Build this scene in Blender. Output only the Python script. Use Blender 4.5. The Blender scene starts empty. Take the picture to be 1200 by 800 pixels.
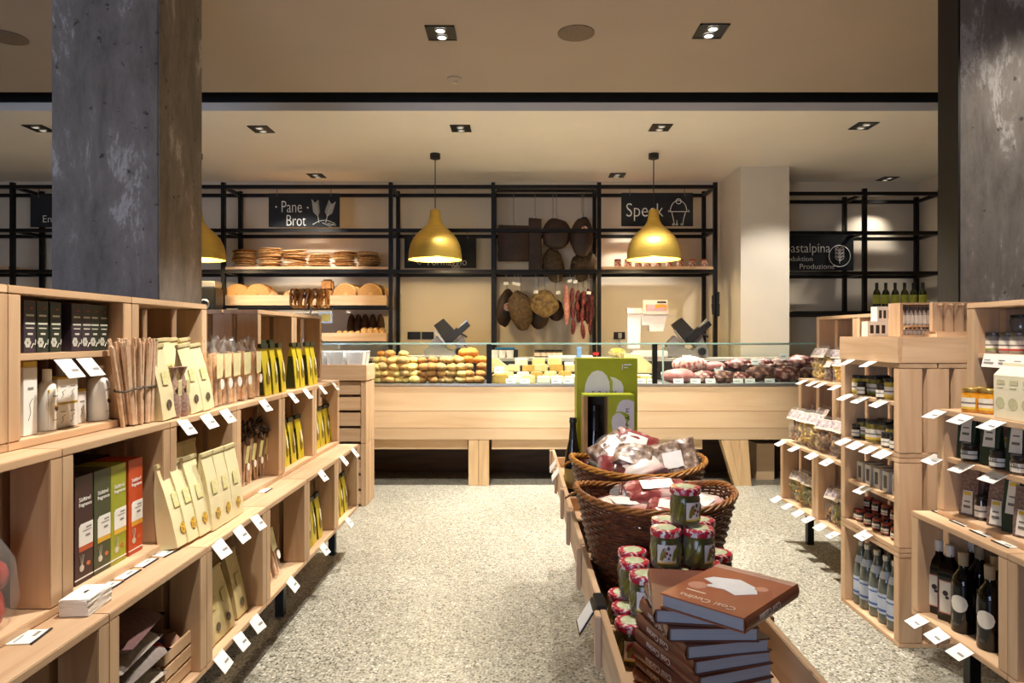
import bpy, bmesh, math, random
from mathutils import Vector, Matrix, noise
random.seed(7)
PI = math.pi
scene = bpy.context.scene
COL = scene.collection

# ------------------------------------------------------------------ camera
F, CX, CY, CH = 800.0, 607.0, 393.0, 1.32        # focal length in pixels (1200x800), principal point, eye height
cam_d = bpy.data.cameras.new('camera'); cam = bpy.data.objects.new('camera', cam_d); COL.objects.link(cam)
cam.location = (0, 0, CH); cam.rotation_euler = (PI/2, 0, 0)
cam_d.sensor_width = 36; cam_d.lens = 24; cam_d.shift_x = -7/1200; cam_d.shift_y = -7/1200
cam_d.clip_start = 0.05; cam_d.clip_end = 60
scene.camera = cam
def P(px, py, d): return Vector(((px-CX)/F*d, d, CH-(py-CY)/F*d))
def PX(px, d): return (px-CX)/F*d
def PZ(py, d): return CH-(py-CY)/F*d

# ------------------------------------------------------------------ light and exposure
EXPOSURE = 1.56
SPOT_W = 150.0
WARM = (1.0, 0.92, 0.81)
scene.view_settings.view_transform = 'Standard'; scene.view_settings.look = 'None'
scene.view_settings.exposure = EXPOSURE; scene.view_settings.gamma = 1.0; scene.view_settings.use_curve_mapping = False
scene.cycles.use_denoising = True
scene.cycles.max_bounces = 8; scene.cycles.diffuse_bounces = 4; scene.cycles.glossy_bounces = 4
scene.cycles.transparent_max_bounces = 16; scene.cycles.transmission_bounces = 6
scene.cycles.sample_clamp_indirect = 4.0; scene.cycles.caustics_reflective = False; scene.cycles.caustics_refractive = False
w = bpy.data.worlds.new('world'); scene.world = w; w.use_nodes = True
w.node_tree.nodes['Background'].inputs[0].default_value = (0.60, 0.72, 1.0, 1)
w.node_tree.nodes['Background'].inputs[1].default_value = 0.02
def area(name, loc, rot, sx, sy, power, col):
    l = bpy.data.lights.new(name, 'AREA'); l.shape = 'RECTANGLE'; l.size = sx; l.size_y = sy; l.spread = math.radians(120); l.energy = power; l.color = col
    o = bpy.data.objects.new(name, l); COL.objects.link(o); o.location = loc; o.rotation_euler = rot; return o
# cool daylight from the shop window behind the camera
area('shop_window_daylight', (-2.7, -3.0, 1.35), (math.radians(84), 0, math.radians(-3)), 3.0, 1.7, 24, (0.60, 0.72, 1.0))
def spot(loc, target, power, ang=70, blend=0.6, col=WARM, size=0.05):
    l = bpy.data.lights.new('spot_lamp', 'SPOT'); l.energy = power; l.color = col; l.spot_size = math.radians(ang); l.spot_blend = blend
    l.shadow_soft_size = size
    o = bpy.data.objects.new('spot_lamp', l); COL.objects.link(o); o.location = loc
    o.rotation_euler = (Vector(target)-Vector(loc)).to_track_quat('-Z', 'Y').to_euler(); return o

# ------------------------------------------------------------------ materials
def C(r, g, b):
    f = lambda v: (v/255/12.92) if v/255 <= 0.04045 else ((v/255+0.055)/1.055)**2.4
    return (f(r), f(g), f(b), 1)
def mul(c, k): return (min(1, c[0]*k), min(1, c[1]*k), min(1, c[2]*k), 1)
MATS = {}
def _new(name):
    m = bpy.data.materials.new(name); m.use_nodes = True
    nt = m.node_tree; return m, nt, nt.nodes, nt.links, nt.nodes['Principled BSDF']
def _ramp(nodes, stops, interp='LINEAR'):
    r = nodes.new('ShaderNodeValToRGB'); e = r.color_ramp; e.interpolation = interp
    while len(e.elements) < len(stops): e.elements.new(0.5)
    for el, (p, c) in zip(e.elements, stops): el.position = p; el.color = c
    return r
def mat(name, col, rough=0.5, metal=0.0, var=0.12, scale=18.0, coat=0.0, bump=0.0, col2=None, lo=0.35, hi=0.65, stretch=None, emit=None, es=0, space='Object', sheen=0):
    if name in MATS: return MATS[name]
    m, nt, N, L, b = _new(name)
    tc = N.new('ShaderNodeTexCoord'); mp = N.new('ShaderNodeMapping')
    L.new(tc.outputs[space], mp.inputs[0])
    if stretch: mp.inputs['Scale'].default_value = stretch
    n = N.new('ShaderNodeTexNoise'); n.inputs['Scale'].default_value = scale; n.inputs['Detail'].default_value = 4
    L.new(mp.outputs[0], n.inputs['Vector'])
    r = _ramp(N, [(lo, mul(col, 1-var)), (hi, col2 or mul(col, 1+var))])
    L.new(n.outputs['Fac'], r.inputs[0]); L.new(r.outputs[0], b.inputs['Base Color'])
    b.inputs['Roughness'].default_value = rough; b.inputs['Metallic'].default_value = metal
    b.inputs['Coat Weight'].default_value = coat; b.inputs['Coat Roughness'].default_value = 0.06
    if bump:
        bp = N.new('ShaderNodeBump'); bp.inputs['Strength'].default_value = bump; bp.inputs['Distance'].default_value = 0.01
        L.new(n.outputs['Fac'], bp.inputs['Height']); L.new(bp.outputs[0], b.inputs['Normal'])
    if emit:
        b.inputs['Emission Color'].default_value = emit; b.inputs['Emission Strength'].default_value = es
    MATS[name] = m; return m
def wood(name, axis, c1, c2, c3, rough=0.55, sc=1.0):
    if name in MATS: return MATS[name]
    m, nt, N, L, b = _new(name)
    g = N.new('ShaderNodeNewGeometry'); oi = N.new('ShaderNodeObjectInfo')
    mp = N.new('ShaderNodeMapping'); s = [14*sc]*3; s['xyz'.index(axis)] = 1.1*sc; mp.inputs['Scale'].default_value = s
    add = N.new('ShaderNodeVectorMath'); add.operation = 'ADD'
    mu = N.new('ShaderNodeMath'); mu.operation = 'MULTIPLY'; mu.inputs[1].default_value = 7.0
    L.new(oi.outputs['Random'], mu.inputs[0]); L.new(g.outputs['Position'], add.inputs[0]); L.new(mu.outputs[0], add.inputs[1])
    L.new(add.outputs[0], mp.inputs[0])
    n = N.new('ShaderNodeTexNoise'); n.inputs['Scale'].default_value = 1.6; n.inputs['Detail'].default_value = 6; n.inputs['Distortion'].default_value = 0.8
    L.new(mp.outputs[0], n.inputs['Vector'])
    r = _ramp(N, [(0.22, c2), (0.5, c1), (0.78, c3)]); L.new(n.outputs['Fac'], r.inputs[0])
    hs = N.new('ShaderNodeHueSaturation'); mr = N.new('ShaderNodeMapRange'); mr.inputs[3].default_value = 0.86; mr.inputs[4].default_value = 1.12
    L.new(oi.outputs['Random'], mr.inputs[0]); L.new(mr.outputs[0], hs.inputs['Value']); L.new(r.outputs[0], hs.inputs['Color'])
    L.new(hs.outputs[0], b.inputs['Base Color']); b.inputs['Roughness'].default_value = rough
    bp = N.new('ShaderNodeBump'); bp.inputs['Strength'].default_value = 0.08; L.new(n.outputs['Fac'], bp.inputs['Height']); L.new(bp.outputs[0], b.inputs['Normal'])
    MATS[name] = m; return m
W1, W2, W3 = C(206, 171, 135), C(188, 150, 114), C(218, 187, 152)
WX, WY, WZ = (wood('pale_spruce_'+a, a, W1, W2, W3) for a in 'xyz')
CWX = wood('counter_oak_x', 'x', C(222, 192, 154), C(210, 176, 136), C(230, 204, 168), 0.5, 0.5)
CWZ = wood('counter_oak_z', 'z', C(215, 182, 138), C(196, 158, 114), C(226, 198, 158), 0.5, 0.6)
DWX = wood('dark_wood_x', 'x', C(82, 56, 36), C(60, 40, 26), C(98, 68, 44))
def glass(name, tint=(0.96, 0.99, 0.97, 1), refl=0.10, rough=0.02, opac=0.0, col=(1, 1, 1, 1)):
    if name in MATS: return MATS[name]
    m, nt, N, L, b = _new(name)
    tr = N.new('ShaderNodeBsdfTransparent'); tr.inputs[0].default_value = tint
    b.inputs['Base Color'].default_value = col; b.inputs['Roughness'].default_value = rough
    fr = N.new('ShaderNodeLayerWeight'); fr.inputs['Blend'].default_value = 0.35
    ma = N.new('ShaderNodeMapRange'); ma.inputs[3].default_value = opac; ma.inputs[4].default_value = min(1, opac+refl*4)
    nz = N.new('ShaderNodeTexNoise'); nz.inputs['Scale'].default_value = 60
    ad = N.new('ShaderNodeMath'); ad.operation = 'MULTIPLY'
    mr2 = N.new('ShaderNodeMapRange'); mr2.inputs[3].default_value = 0.7; mr2.inputs[4].default_value = 1.3
    L.new(nz.outputs['Fac'], mr2.inputs[0])
    L.new(fr.outputs['Facing'], ma.inputs[0]); L.new(ma.outputs[0], ad.inputs[0]); L.new(mr2.outputs[0], ad.inputs[1])
    mx = N.new('ShaderNodeMixShader'); L.new(ad.outputs[0], mx.inputs[0]); L.new(tr.outputs[0], mx.inputs[1]); L.new(b.outputs[0], mx.inputs[2])
    L.new(mx.outputs[0], nt.nodes['Material Output'].inputs[0]); MATS[name] = m; return m
GLASS = glass('case_glass', (0.95, 0.99, 0.975, 1), 0.05)
FILM = glass('clear_film', (0.98, 0.98, 0.98, 1), 0.06, 0.12, 0.008, C(235, 235, 232))
JARGLASS = glass('jar_glass', (0.97, 0.98, 0.96, 1), 0.07, 0.03, 0.0)
def blotch(name, c1, c2, scale, thr, rough=0.5, coat=0, soft=0.04, c3=None, thr2=0.7, detail=2, bump=0):
    if name in MATS: return MATS[name]
    m, nt, N, L, b = _new(name)
    tc = N.new('ShaderNodeTexCoord'); n = N.new('ShaderNodeTexNoise'); n.inputs['Scale'].default_value = scale; n.inputs['Detail'].default_value = detail
    L.new(tc.outputs['Object'], n.inputs['Vector'])
    st = [(thr-soft, c1), (thr+soft, c2)]
    if c3: st += [(thr2-soft, c2), (thr2+soft, c3)]
    r = _ramp(N, st); L.new(n.outputs['Fac'], r.inputs[0]); L.new(r.outputs[0], b.inputs['Base Color'])
    b.inputs['Roughness'].default_value = rough; b.inputs['Coat Weight'].default_value = coat
    if bump:
        bp = N.new('ShaderNodeBump'); bp.inputs['Strength'].default_value = bump; bp.inputs['Distance'].default_value = 0.01
        L.new(n.outputs['Fac'], bp.inputs['Height']); L.new(bp.outputs[0], b.inputs['Normal'])
    MATS[name] = m; return m
# frequently used
WHITE = mat('white_card', C(238, 236, 230), 0.6, var=0.03)
BLACKM = mat('black_steel', C(30, 28, 27), 0.38, 0.6, var=0.15)
STEEL = mat('brushed_steel', C(196, 196, 194), 0.32, 0.85, var=0.06)
BLACKP = mat('black_plastic', C(20, 20, 21), 0.4)
CHALK = mat('chalk', C(242, 240, 234), 0.9, var=0.1)
SLATE = mat('chalkboard', C(26, 29, 34), 0.75, var=0.25, scale=6)
INK = mat('dark_ink', C(52, 46, 44), 0.7)
GREYINK = mat('grey_ink', C(140, 136, 132), 0.7)
CREAM = mat('cream_paper', C(232, 220, 176), 0.6, var=0.05, scale=10, bump=0.1)
KRAFT = mat('kraft_paper', C(204, 184, 132), 0.62, var=0.07, scale=10, bump=0.1)

# ------------------------------------------------------------------ mesh helpers
class MB:
    def __init__(s): s.bm = bmesh.new()
    def box(s, c, size, rot=None, bev=0):
        M = Matrix.Translation(Vector(c)) @ (rot.to_matrix().to_4x4() if rot is not None and hasattr(rot, 'to_matrix') else (rot if rot is not None else Matrix())) @ Matrix.Diagonal((*size, 1))
        r = bmesh.ops.create_cube(s.bm, size=1, matrix=M)
        if bev:
            es = {e for v in r['verts'] for e in v.link_edges}
            bmesh.ops.bevel(s.bm, geom=list(es), offset=bev, segments=2, affect='EDGES', clamp_overlap=True)
        return s
    def bx(s, x0, x1, y0, y1, z0, z1, bev=0): return s.box(((x0+x1)/2, (y0+y1)/2, (z0+z1)/2), (abs(x1-x0), abs(y1-y0), abs(z1-z0)), None, bev)
    def loft(s, rings, closed=True, caps=True):
        vs = [[s.bm.verts.new(p) for p in r] for r in rings]; n = len(vs[0])
        for a, b in zip(vs[:-1], vs[1:]):
            for i in range(n if closed else n-1):
                j = (i+1) % n
                s.bm.faces.new((a[i], a[j], b[j], b[i]))
        if caps and closed:
            s.bm.faces.new(list(reversed(vs[0]))); s.bm.faces.new(vs[-1])
        return s
    def lathe(s, prof, n=16, c=(0, 0, 0), caps=True, M=None):
        M = M or Matrix()
        rings = [[M @ Vector((c[0]+r*math.cos(2*PI*k/n), c[1]+r*math.sin(2*PI*k/n), c[2]+z)) for k in range(n)] for r, z in prof]
        return s.loft(rings, True, caps)
    def tube(s, pts, r, n=6, closed=False, radii=None):
        pts = [Vector(p) for p in pts]; m = len(pts); rings = []; up = None
        for i, p in enumerate(pts):
            t = (pts[(i+1) % m]-pts[i-1]) if closed else (pts[min(i+1, m-1)]-pts[max(i-1, 0)])
            t = t.normalized() if t.length > 1e-9 else Vector((0, 0, 1))
            if up is None: up = Vector((0, 0, 1)) if abs(t.z) < 0.9 else Vector((1, 0, 0))
            a = t.cross(up)
            if a.length < 1e-6: a = t.orthogonal()
            a.normalize(); b = a.cross(t); up = b
            rr = radii[i] if radii else r
            rings.append([p+a*rr*math.cos(2*PI*k/n)+b*rr*math.sin(2*PI*k/n) for k in range(n)])
        if closed:
            vs = [[s.bm.verts.new(p) for p in q] for q in rings]
            for i in range(m):
                A, B = vs[i], vs[(i+1) % m]
                for k in range(n): s.bm.faces.new((A[k], A[(k+1) % n], B[(k+1) % n], B[k]))
            return s
        return s.loft(rings)
    def prism(s, poly, y0, y1, M=None):            # polygon in x,z extruded along y
        M = M or Matrix()
        return s.loft([[M @ Vector((x, y0, z)) for x, z in poly], [M @ Vector((x, y1, z)) for x, z in poly]])
    def blob(s, c, rad, amp=0.1, freq=3.0, sub=2, rot=None, seed=0, flat=None):
        r = bmesh.ops.create_icosphere(s.bm, subdivisions=sub, radius=1); R = rot.to_matrix() if rot is not None else Matrix.Identity(3)
        for v in r['verts']:
            p = v.co.copy(); k = 1+amp*noise.noise(p*freq+Vector((seed*3.1, seed*1.7, seed*0.9)))
            if flat is not None and p.z < flat: p.z = flat
            v.co = R @ Vector((p.x*rad[0]*k, p.y*rad[1]*k, p.z*rad[2]*k)) + Vector(c)
        return s
    def quad(s, pts): s.bm.faces.new([s.bm.verts.new(p) for p in pts]); return s
    def disc(s, c, rx, rz, n=20, y=None, th=0.0012):     # flat ellipse facing -y
        return s.prism([(c[0]+rx*math.cos(-2*PI*k/n), c[2]+rz*math.sin(-2*PI*k/n)) for k in range(n)], c[1], c[1]+th)
    def mesh(s, name, m, ang=40):
        bmesh.ops.recalc_face_normals(s.bm, faces=s.bm.faces[:])
        me = bpy.data.meshes.new(name); s.bm.to_mesh(me); s.bm.free()
        for p in me.polygons: p.use_smooth = True
        me.set_sharp_from_angle(angle=math.radians(ang))
        me.materials.append(m); return me
    def obj(s, name, m, parent=None, ang=40, label=None):
        return link(name, s.mesh(name, m, ang), parent, label)
def link(name, me, parent=None, label=None):
    o = bpy.data.objects.new(name, me); COL.objects.link(o)
    if parent: o.parent = parent
    if label: o['label'] = label
    return o
def tag(o, label, cat, group=None):
    o['label'] = label; o['category'] = cat
    if group: o['group'] = group
    return o
def thing(name, label, cat, loc=(0, 0, 0), rz=0, group=None):
    o = bpy.data.objects.new(name, None); COL.objects.link(o); o.location = loc; o.rotation_euler = (0, 0, rz)
    o.empty_display_size = 0.05
    return tag(o, label, cat, group)
def struct(name, mb, m, parent=None):
    o = mb.obj(name, m, parent)
    if not parent: o['kind'] = 'structure'
    return o
class Kind:
    """root mesh plus child part meshes (part, mesh, label, subparts); copies share mesh data"""
    def __init__(s, name, cat, root, parts=()): s.name, s.cat, s.root, s.parts = name, cat, root, parts
    def put(s, loc, rz, label, group=None, rot=None, sc=None):
        o = bpy.data.objects.new(s.name, s.root); COL.objects.link(o); o.location = loc
        o.rotation_euler = rot if rot is not None else (0, 0, rz)
        if sc: o.scale = sc if hasattr(sc, '__len__') else (sc, sc, sc)
        tag(o, label, s.cat, group)
        def kids(par, parts):
            for p in parts:
                c = bpy.data.objects.new(p[0], p[1]); COL.objects.link(c); c.parent = par
                if len(p) > 2 and p[2]: c['label'] = p[2]
                if len(p) > 3: kids(c, p[3])
        kids(o, s.parts); return o
_tc = {}
def text_mesh(txt, size, m, ext=0.0008, align='CENTER', key=None, thin=0.0, shear=0, spacing=1.0, sx=1.0):
    """lettering in the x,z plane facing -y, centred on the origin"""
    cu = bpy.data.curves.new('t', 'FONT'); cu.body = txt; cu.size = size; cu.align_x = align; cu.align_y = 'CENTER'; cu.extrude = ext; cu.shear = shear; cu.offset = -thin
    cu.space_character = spacing; cu.resolution_u = 3
    o = bpy.data.objects.new('t', cu); COL.objects.link(o); dg = bpy.context.evaluated_depsgraph_get()
    me = bpy.data.meshes.new_from_object(o.evaluated_get(dg)); bpy.data.objects.remove(o); bpy.data.curves.remove(cu)
    me.transform(Matrix.Rotation(PI/2, 4, 'X') @ Matrix.Diagonal((sx, 1, 1, 1))); me.materials.clear(); me.materials.append(m); return me
ORD = ['first', 'second', 'third', 'fourth', 'fifth', 'sixth', 'seventh', 'eighth', 'ninth', 'tenth', 'eleventh', 'twelfth', 'thirteenth', 'fourteenth', 'fifteenth', 'sixteenth', 'seventeenth', 'eighteenth']
def E(x, y, z):
    from mathutils import Euler
    return Euler((x, y, z))
LEFT, RIGHT, FRONT = PI/2, -PI/2, 0.0      # yaw of goods whose front (-y) faces the aisle from the left, from the right, or the camera

# ================================================================== the setting
def terrazzo():
    m, nt, N, L, b = _new('terrazzo_floor')
    g = N.new('ShaderNodeNewGeometry')
    v = N.new('ShaderNodeTexVoronoi'); v.inputs['Scale'].default_value = 74; L.new(g.outputs['Position'], v.inputs['Vector'])
    sep = N.new('ShaderNodeSeparateColor'); L.new(v.outputs['Color'], sep.inputs[0])
    r = _ramp(N, [(0.0, C(46, 44, 39)), (0.08, C(76, 74, 66)), (0.17, C(116, 113, 101)), (0.32, C(144, 141, 127)), (0.62, C(162, 159, 144)), (0.86, C(180, 177, 163)), (1.0, C(206, 203, 192))])
    L.new(sep.outputs[0], r.inputs[0])
    d = _ramp(N, [(0.30, (0, 0, 0, 1)), (0.55, (1, 1, 1, 1))]); L.new(v.outputs['Distance'], d.inputs[0])
    v2 = N.new('ShaderNodeTexVoronoi'); v2.inputs['Scale'].default_value = 150; L.new(g.outputs['Position'], v2.inputs['Vector'])
    s2 = N.new('ShaderNodeSeparateColor'); L.new(v2.outputs['Color'], s2.inputs[0])
    r2 = _ramp(N, [(0.0, C(70, 68, 60)), (0.25, C(124, 121, 108)), (0.6, C(152, 149, 135)), (1.0, C(178, 175, 161))]); L.new(s2.outputs[1], r2.inputs[0])
    mx = N.new('ShaderNodeMix'); mx.data_type = 'RGBA'; L.new(d.outputs[0], mx.inputs[0]); L.new(r.outputs[0], mx.inputs[6]); L.new(r2.outputs[0], mx.inputs[7])
    n = N.new('ShaderNodeTexNoise'); n.inputs['Scale'].default_value = 1.3; L.new(g.outputs['Position'], n.inputs['Vector'])
    hs = N.new('ShaderNodeHueSaturation'); mr = N.new('ShaderNodeMapRange'); mr.inputs[3].default_value = 0.9; mr.inputs[4].default_value = 1.1
    L.new(n.outputs['Fac'], mr.inputs[0]); L.new(mr.outputs[0], hs.inputs['Value']); L.new(mx.outputs[2], hs.inputs['Color'])
    L.new(hs.outputs[0], b.inputs['Base Color']); b.inputs['Roughness'].default_value = 0.42
    return m
struct('floor', MB().bx(-6.5, 5.0, -3.5, 8.2, -0.1, 0.0), terrazzo())
PLASTER = mat('cream_plaster', C(226, 213, 192), 0.9, var=0.02, scale=2)
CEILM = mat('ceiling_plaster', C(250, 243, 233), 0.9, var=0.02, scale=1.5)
CZ = 3.09
struct('wall_back', MB().bx(-6.5, 5.0, 7.86, 8.1, 0, 3.4), PLASTER)
struct('wall_left', MB().bx(-6.6, -6.4, -3.5, 8.1, 0, 3.4), PLASTER)
struct('wall_right', MB().bx(4.62, 4.82, -3.5, 8.1, 0, 3.4), PLASTER)
# ceiling: a front field and a back field with a dark slot between them
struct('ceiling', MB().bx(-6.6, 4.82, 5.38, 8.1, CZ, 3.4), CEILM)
struct('ceiling_front', MB().bx(-6.6, 4.82, -3.5, 4.97, CZ, 3.4), mat('front_ceiling_dimmed', C(174, 160, 146), 0.9, var=0.02, scale=1.5))  # weaker light on the front field is painted in as a darker colour
struct('trim_1', MB().bx(-6.6, 4.82, 4.97, 5.38, 3.36, 3.4).bx(-6.6, 4.82, 4.955, 4.985, CZ+0.012, 3.37).bx(-6.6, 4.82, 5.365, 5.379, 3.155, 3.37), mat('slot_black', C(22, 22, 26), 0.7))
# white pillar in front of the back wall
struct('pillar', MB().bx(PX(868, 7.15), PX(925, 7.15), 7.15, 7.9, 0, CZ), mat('white_plaster', C(228, 220, 206), 0.9, var=0.02, scale=3))
def concrete():
    m, nt, N, L, b = _new('raw_concrete')
    g = N.new('ShaderNodeNewGeometry')
    mp = N.new('ShaderNodeMapping'); mp.inputs['Scale'].default_value = (7, 7, 2.4); L.new(g.outputs['Position'], mp.inputs[0])
    n = N.new('ShaderNodeTexNoise'); n.inputs['Scale'].default_value = 0.9; n.inputs['Detail'].default_value = 9; n.inputs['Roughness'].default_value = 0.74; n.inputs['Distortion'].default_value = 0.3
    L.new(mp.outputs[0], n.inputs['Vector'])
    r = _ramp(N, [(0.30, C(94, 87, 80)), (0.45, C(122, 114, 106)), (0.56, C(136, 128, 120)), (0.62, C(186, 180, 174)), (0.70, C(122, 112, 103))])
    L.new(n.outputs['Fac'], r.inputs[0])
    v = N.new('ShaderNodeTexNoise'); v.inputs['Scale'].default_value = 26; v.inputs['Detail'].default_value = 2; L.new(g.outputs['Position'], v.inputs['Vector'])
    rr = _ramp(N, [(0.24, (0.25, 0.24, 0.23, 1)), (0.31, (1, 1, 1, 1))]); L.new(v.outputs['Fac'], rr.inputs[0])
    mx = N.new('ShaderNodeMix'); mx.data_type = 'RGBA'; mx.blend_type = 'MULTIPLY'; mx.inputs[0].default_value = 0.9
    L.new(r.outputs[0], mx.inputs[6]); L.new(rr.outputs[0], mx.inputs[7]); L.new(mx.outputs[2], b.inputs['Base Color'])
    b.inputs['Roughness'].default_value = 0.8
    bp = N.new('ShaderNodeBump'); bp.inputs['Strength'].default_value = 0.35; bp.inputs['Distance'].default_value = 0.02
    L.new(n.outputs['Fac'], bp.inputs['Height']); L.new(bp.outputs[0], b.inputs['Normal'])
    return m
CONC = concrete()
struct('column_left', MB().bx(-2.12, -1.631, 3.1, 3.527, 0, CZ+0.01, 0.006), CONC)
struct('column_right', MB().bx(2.07, 3.1, 3.2, 3.35, 0, CZ+0.01, 0.004), CONC)
struct('trim_2', MB().bx(2.062, 2.071, 3.197, 3.352, 0, CZ), mat('pier_side_black', C(16, 16, 19), 0.5))  # thin black sheet over the pier's side face

# ------------------------------------------------------------------ ceiling fittings
LENS = mat('lamp_lens', C(255, 240, 215), 0.3, emit=(1, 0.9, 0.74, 1), es=6)
LENS2 = mat('lamp_lens_shaded', C(120, 112, 100), 0.3, emit=(1, 0.9, 0.74, 1), es=0.25)
def downlight(px, py, label, aims):
    d = (CZ-CH)*F/(CY-py); x = PX(px, d)
    t = thing('recessed_spotlight', label, 'ceiling light', (x, d, CZ-0.002), 0, 'recessed twin spotlights')
    W, D = 0.17, 0.19
    f = MB(); f.bx(-W/2, W/2, -D/2, -D/2+0.012, -0.006, 0.001).bx(-W/2, W/2, D/2-0.012, D/2, -0.006, 0.001).bx(-W/2, -W/2+0.012, -D/2, D/2, -0.006, 0.001).bx(W/2-0.012, W/2, -D/2, D/2, -0.006, 0.001).bx(-W/2, W/2, -D/2, D/2, -0.003, 0.001)
    f.obj('housing', BLACKP, t)
    for k in (-1, 1):
        l = MB().lathe([(0.034, -0.004), (0.030, -0.012), (0.024, -0.012)], 18, (0, k*0.045, 0), caps=False).obj('lamp_ring', STEEL, t)
        MB().lathe([(0.026, -0.0045), (0.025, -0.009), (0.010, -0.011)], 18, (0, k*0.045, 0)).obj('lens', LENS if py < 100 else LENS2, l)
    for k, (tx, pw, ang) in enumerate(aims): spot((x, d+(k-0.5)*0.09, CZ-0.03), tx, SPOT_W*pw, ang)
    return t
# front field (two in the picture and the same grid continued towards the shop window)
downlight(517, 38, 'black twin spotlight in the darker front ceiling, over the aisle', [((-1.12, 3.1, 0.7), 0.8, 50), ((-0.95, 6.0, 0.7), 0.72, 54)])
downlight(833, 36, 'black twin spotlight in the darker front ceiling, nearer the black-edged pier', [((1.78, 3.5, 0.7), 0.9, 50), ((1.15, 6.0, 0.7), 0.76, 54)])
# back field, first row
downlight(306, 151, 'black twin spotlight in the bright back ceiling, beside the left concrete column', [((-1.25, 4.2, 0.8), 0.6, 55), ((-2.35, 7.5, 1.75), 0.8, 48)])
downlight(540, 150, 'black twin spotlight in the bright back ceiling, above the left brass pendant', [((-0.55, 5.2, 0.0), 1.5, 68), ((-0.3, 6.5, 0.9), 0.3, 60)])
downlight(774, 149, 'black twin spotlight in the bright back ceiling, above the right brass pendant', [((0.95, 5.15, 0.0), 1.4, 68), ((1.3, 6.5, 0.9), 0.4, 60)])
downlight(1012, 147, 'black twin spotlight in the bright back ceiling, between white pillar and black pier', [((1.95, 4.3, 0.7), 0.8, 52), ((2.6, 7.1, 1.4), 0.35, 60)])
downlight(46, 150, 'black twin spotlight in the back ceiling, left of the concrete column', [((-3.8, 6.5, 0.8), 0.4, 80)])
# last row close to the rack
downlight(371, 205.5, 'black twin spotlight close to the rack, above the bread shelves', [((-2.4, 7.5, 1.7), 0.32, 60)])
downlight(723, 205, 'black twin spotlight close to the rack, above the speck sign', [((1.35, 7.6, 1.6), 0.30, 60)])
downlight(1040, 209, 'black twin spotlight close to the rack, right of the white pillar', [((3.6, 7.5, 0.9), 0.16, 80)])
# unseen spots overhead: some continue the grid, others added to light table and floor
for (x, y, tx, pw, ang) in ((-0.45, 2.1, (-1.12, 2.05, 0.7), 0.68, 56), (1.13, 2.1, (1.66, 2.3, 0.7), 0.66, 52), (0.40, 2.0, (0.41, 1.95, 0.7), 0.42, 44),
                       (0.40, 3.0, (0.43, 2.7, 0.8), 0.35, 46), (-0.45, 1.1, (-1.12, 1.45, 0.7), 0.25, 46), (-0.25, 3.3, (-0.3, 3.9, 0.0), 0.35, 60), (1.2, 3.4, (1.15, 3.7, 0.0), 0.25, 55), (2.6, 2.3, (2.5, 3.2, 1.9), 0.16, 70)):
    spot((x, y, CZ-0.03), tx, SPOT_W*pw, ang)
o = MB().lathe([(0.108, 0.001), (0.108, -0.005), (0.098, -0.009), (0.0, -0.007)], 28).obj('ceiling_speaker', mat('speaker_grille', C(120, 104, 88), 0.8, var=0.3, scale=120)); o.location = (PX(675, 4.0), 3.995, CZ)
tag(o, 'round flush ceiling speaker between the two front spotlights', 'speaker')
o = MB().lathe([(0.108, 0.001), (0.108, -0.005), (0.098, -0.009), (0.0, -0.007)], 28).obj('ceiling_speaker', MATS['speaker_grille']); o.location = (PX(8, 4.05), 4.05, CZ)
tag(o, 'round flush ceiling speaker left of the concrete column', 'speaker')
t = thing('smoke_detector', 'small round smoke detector just before the dark ceiling slot', 'smoke detector', (PX(533, 4.71), 4.71, CZ))
MB().lathe([(0.055, 0.0), (0.055, -0.008), (0.035, -0.02), (0.0, -0.022)], 20).obj('base', MATS['front_ceiling_dimmed'], t); MB().lathe([(0.02, -0.021), (0.018, -0.03), (0, -0.031)], 14).obj('sensor', mat('detector_grey', C(180, 170, 155), 0.6), t)

# ------------------------------------------------------------------ brass pendants
def brass():
    m, nt, N, L, b = _new('brushed_brass')
    tc = N.new('ShaderNodeTexCoord'); mp = N.new('ShaderNodeMapping'); mp.inputs['Scale'].default_value = (2, 2, 90); L.new(tc.outputs['Object'], mp.inputs[0])
    n = N.new('ShaderNodeTexNoise'); n.inputs['Scale'].default_value = 3; L.new(mp.outputs[0], n.inputs['Vector'])
    r = _ramp(N, [(0.3, C(214, 176, 74)), (0.7, C(236, 204, 108))]); L.new(n.outputs['Fac'], r.inputs[0]); L.new(r.outputs[0], b.inputs['Base Color'])
    b.inputs['Metallic'].default_value = 0.75; b.inputs['Roughness'].default_value = 0.40
    try: b.inputs['Anisotropic'].default_value = 0.6
    except KeyError: pass
    return m
BRASS = brass()
SHADE_IN = mat('shade_inside', C(232, 208, 90), 0.5, var=0.04)
LD = 6.65
prof = [(0.040, 0.485), (0.048, 0.48), (0.051, 0.43), (0.058, 0.385), (0.078, 0.345), (0.115, 0.305), (0.165, 0.262), (0.210, 0.208), (0.238, 0.150), (0.252, 0.095), (0.258, 0.045), (0.2595, 0.0)]
_shade = MB().lathe(prof, 48, caps=False).mesh('shade', BRASS)
_in = MB().lathe([(r-0.004, z) for r, z in prof], 48, caps=False).mesh('shade_lining', SHADE_IN)
_rim = MB().tube([(0.2595*math.cos(2*PI*k/48), 0.2595*math.sin(2*PI*k/48), 0) for k in range(48)], 0.004, 6, True).mesh('rim', mat('bright_brass', C(240, 214, 90), 0.3, 0.7))
_cap = MB().lathe([(0.041, 0.486), (0.012, 0.492), (0.006, 0.50), (0.0, 0.50)], 20).mesh('top_cap', BRASS)
_cord = MB().lathe([(0.005, 0.49), (0.005, 1.02)], 8).mesh('cord', BLACKP)
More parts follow.
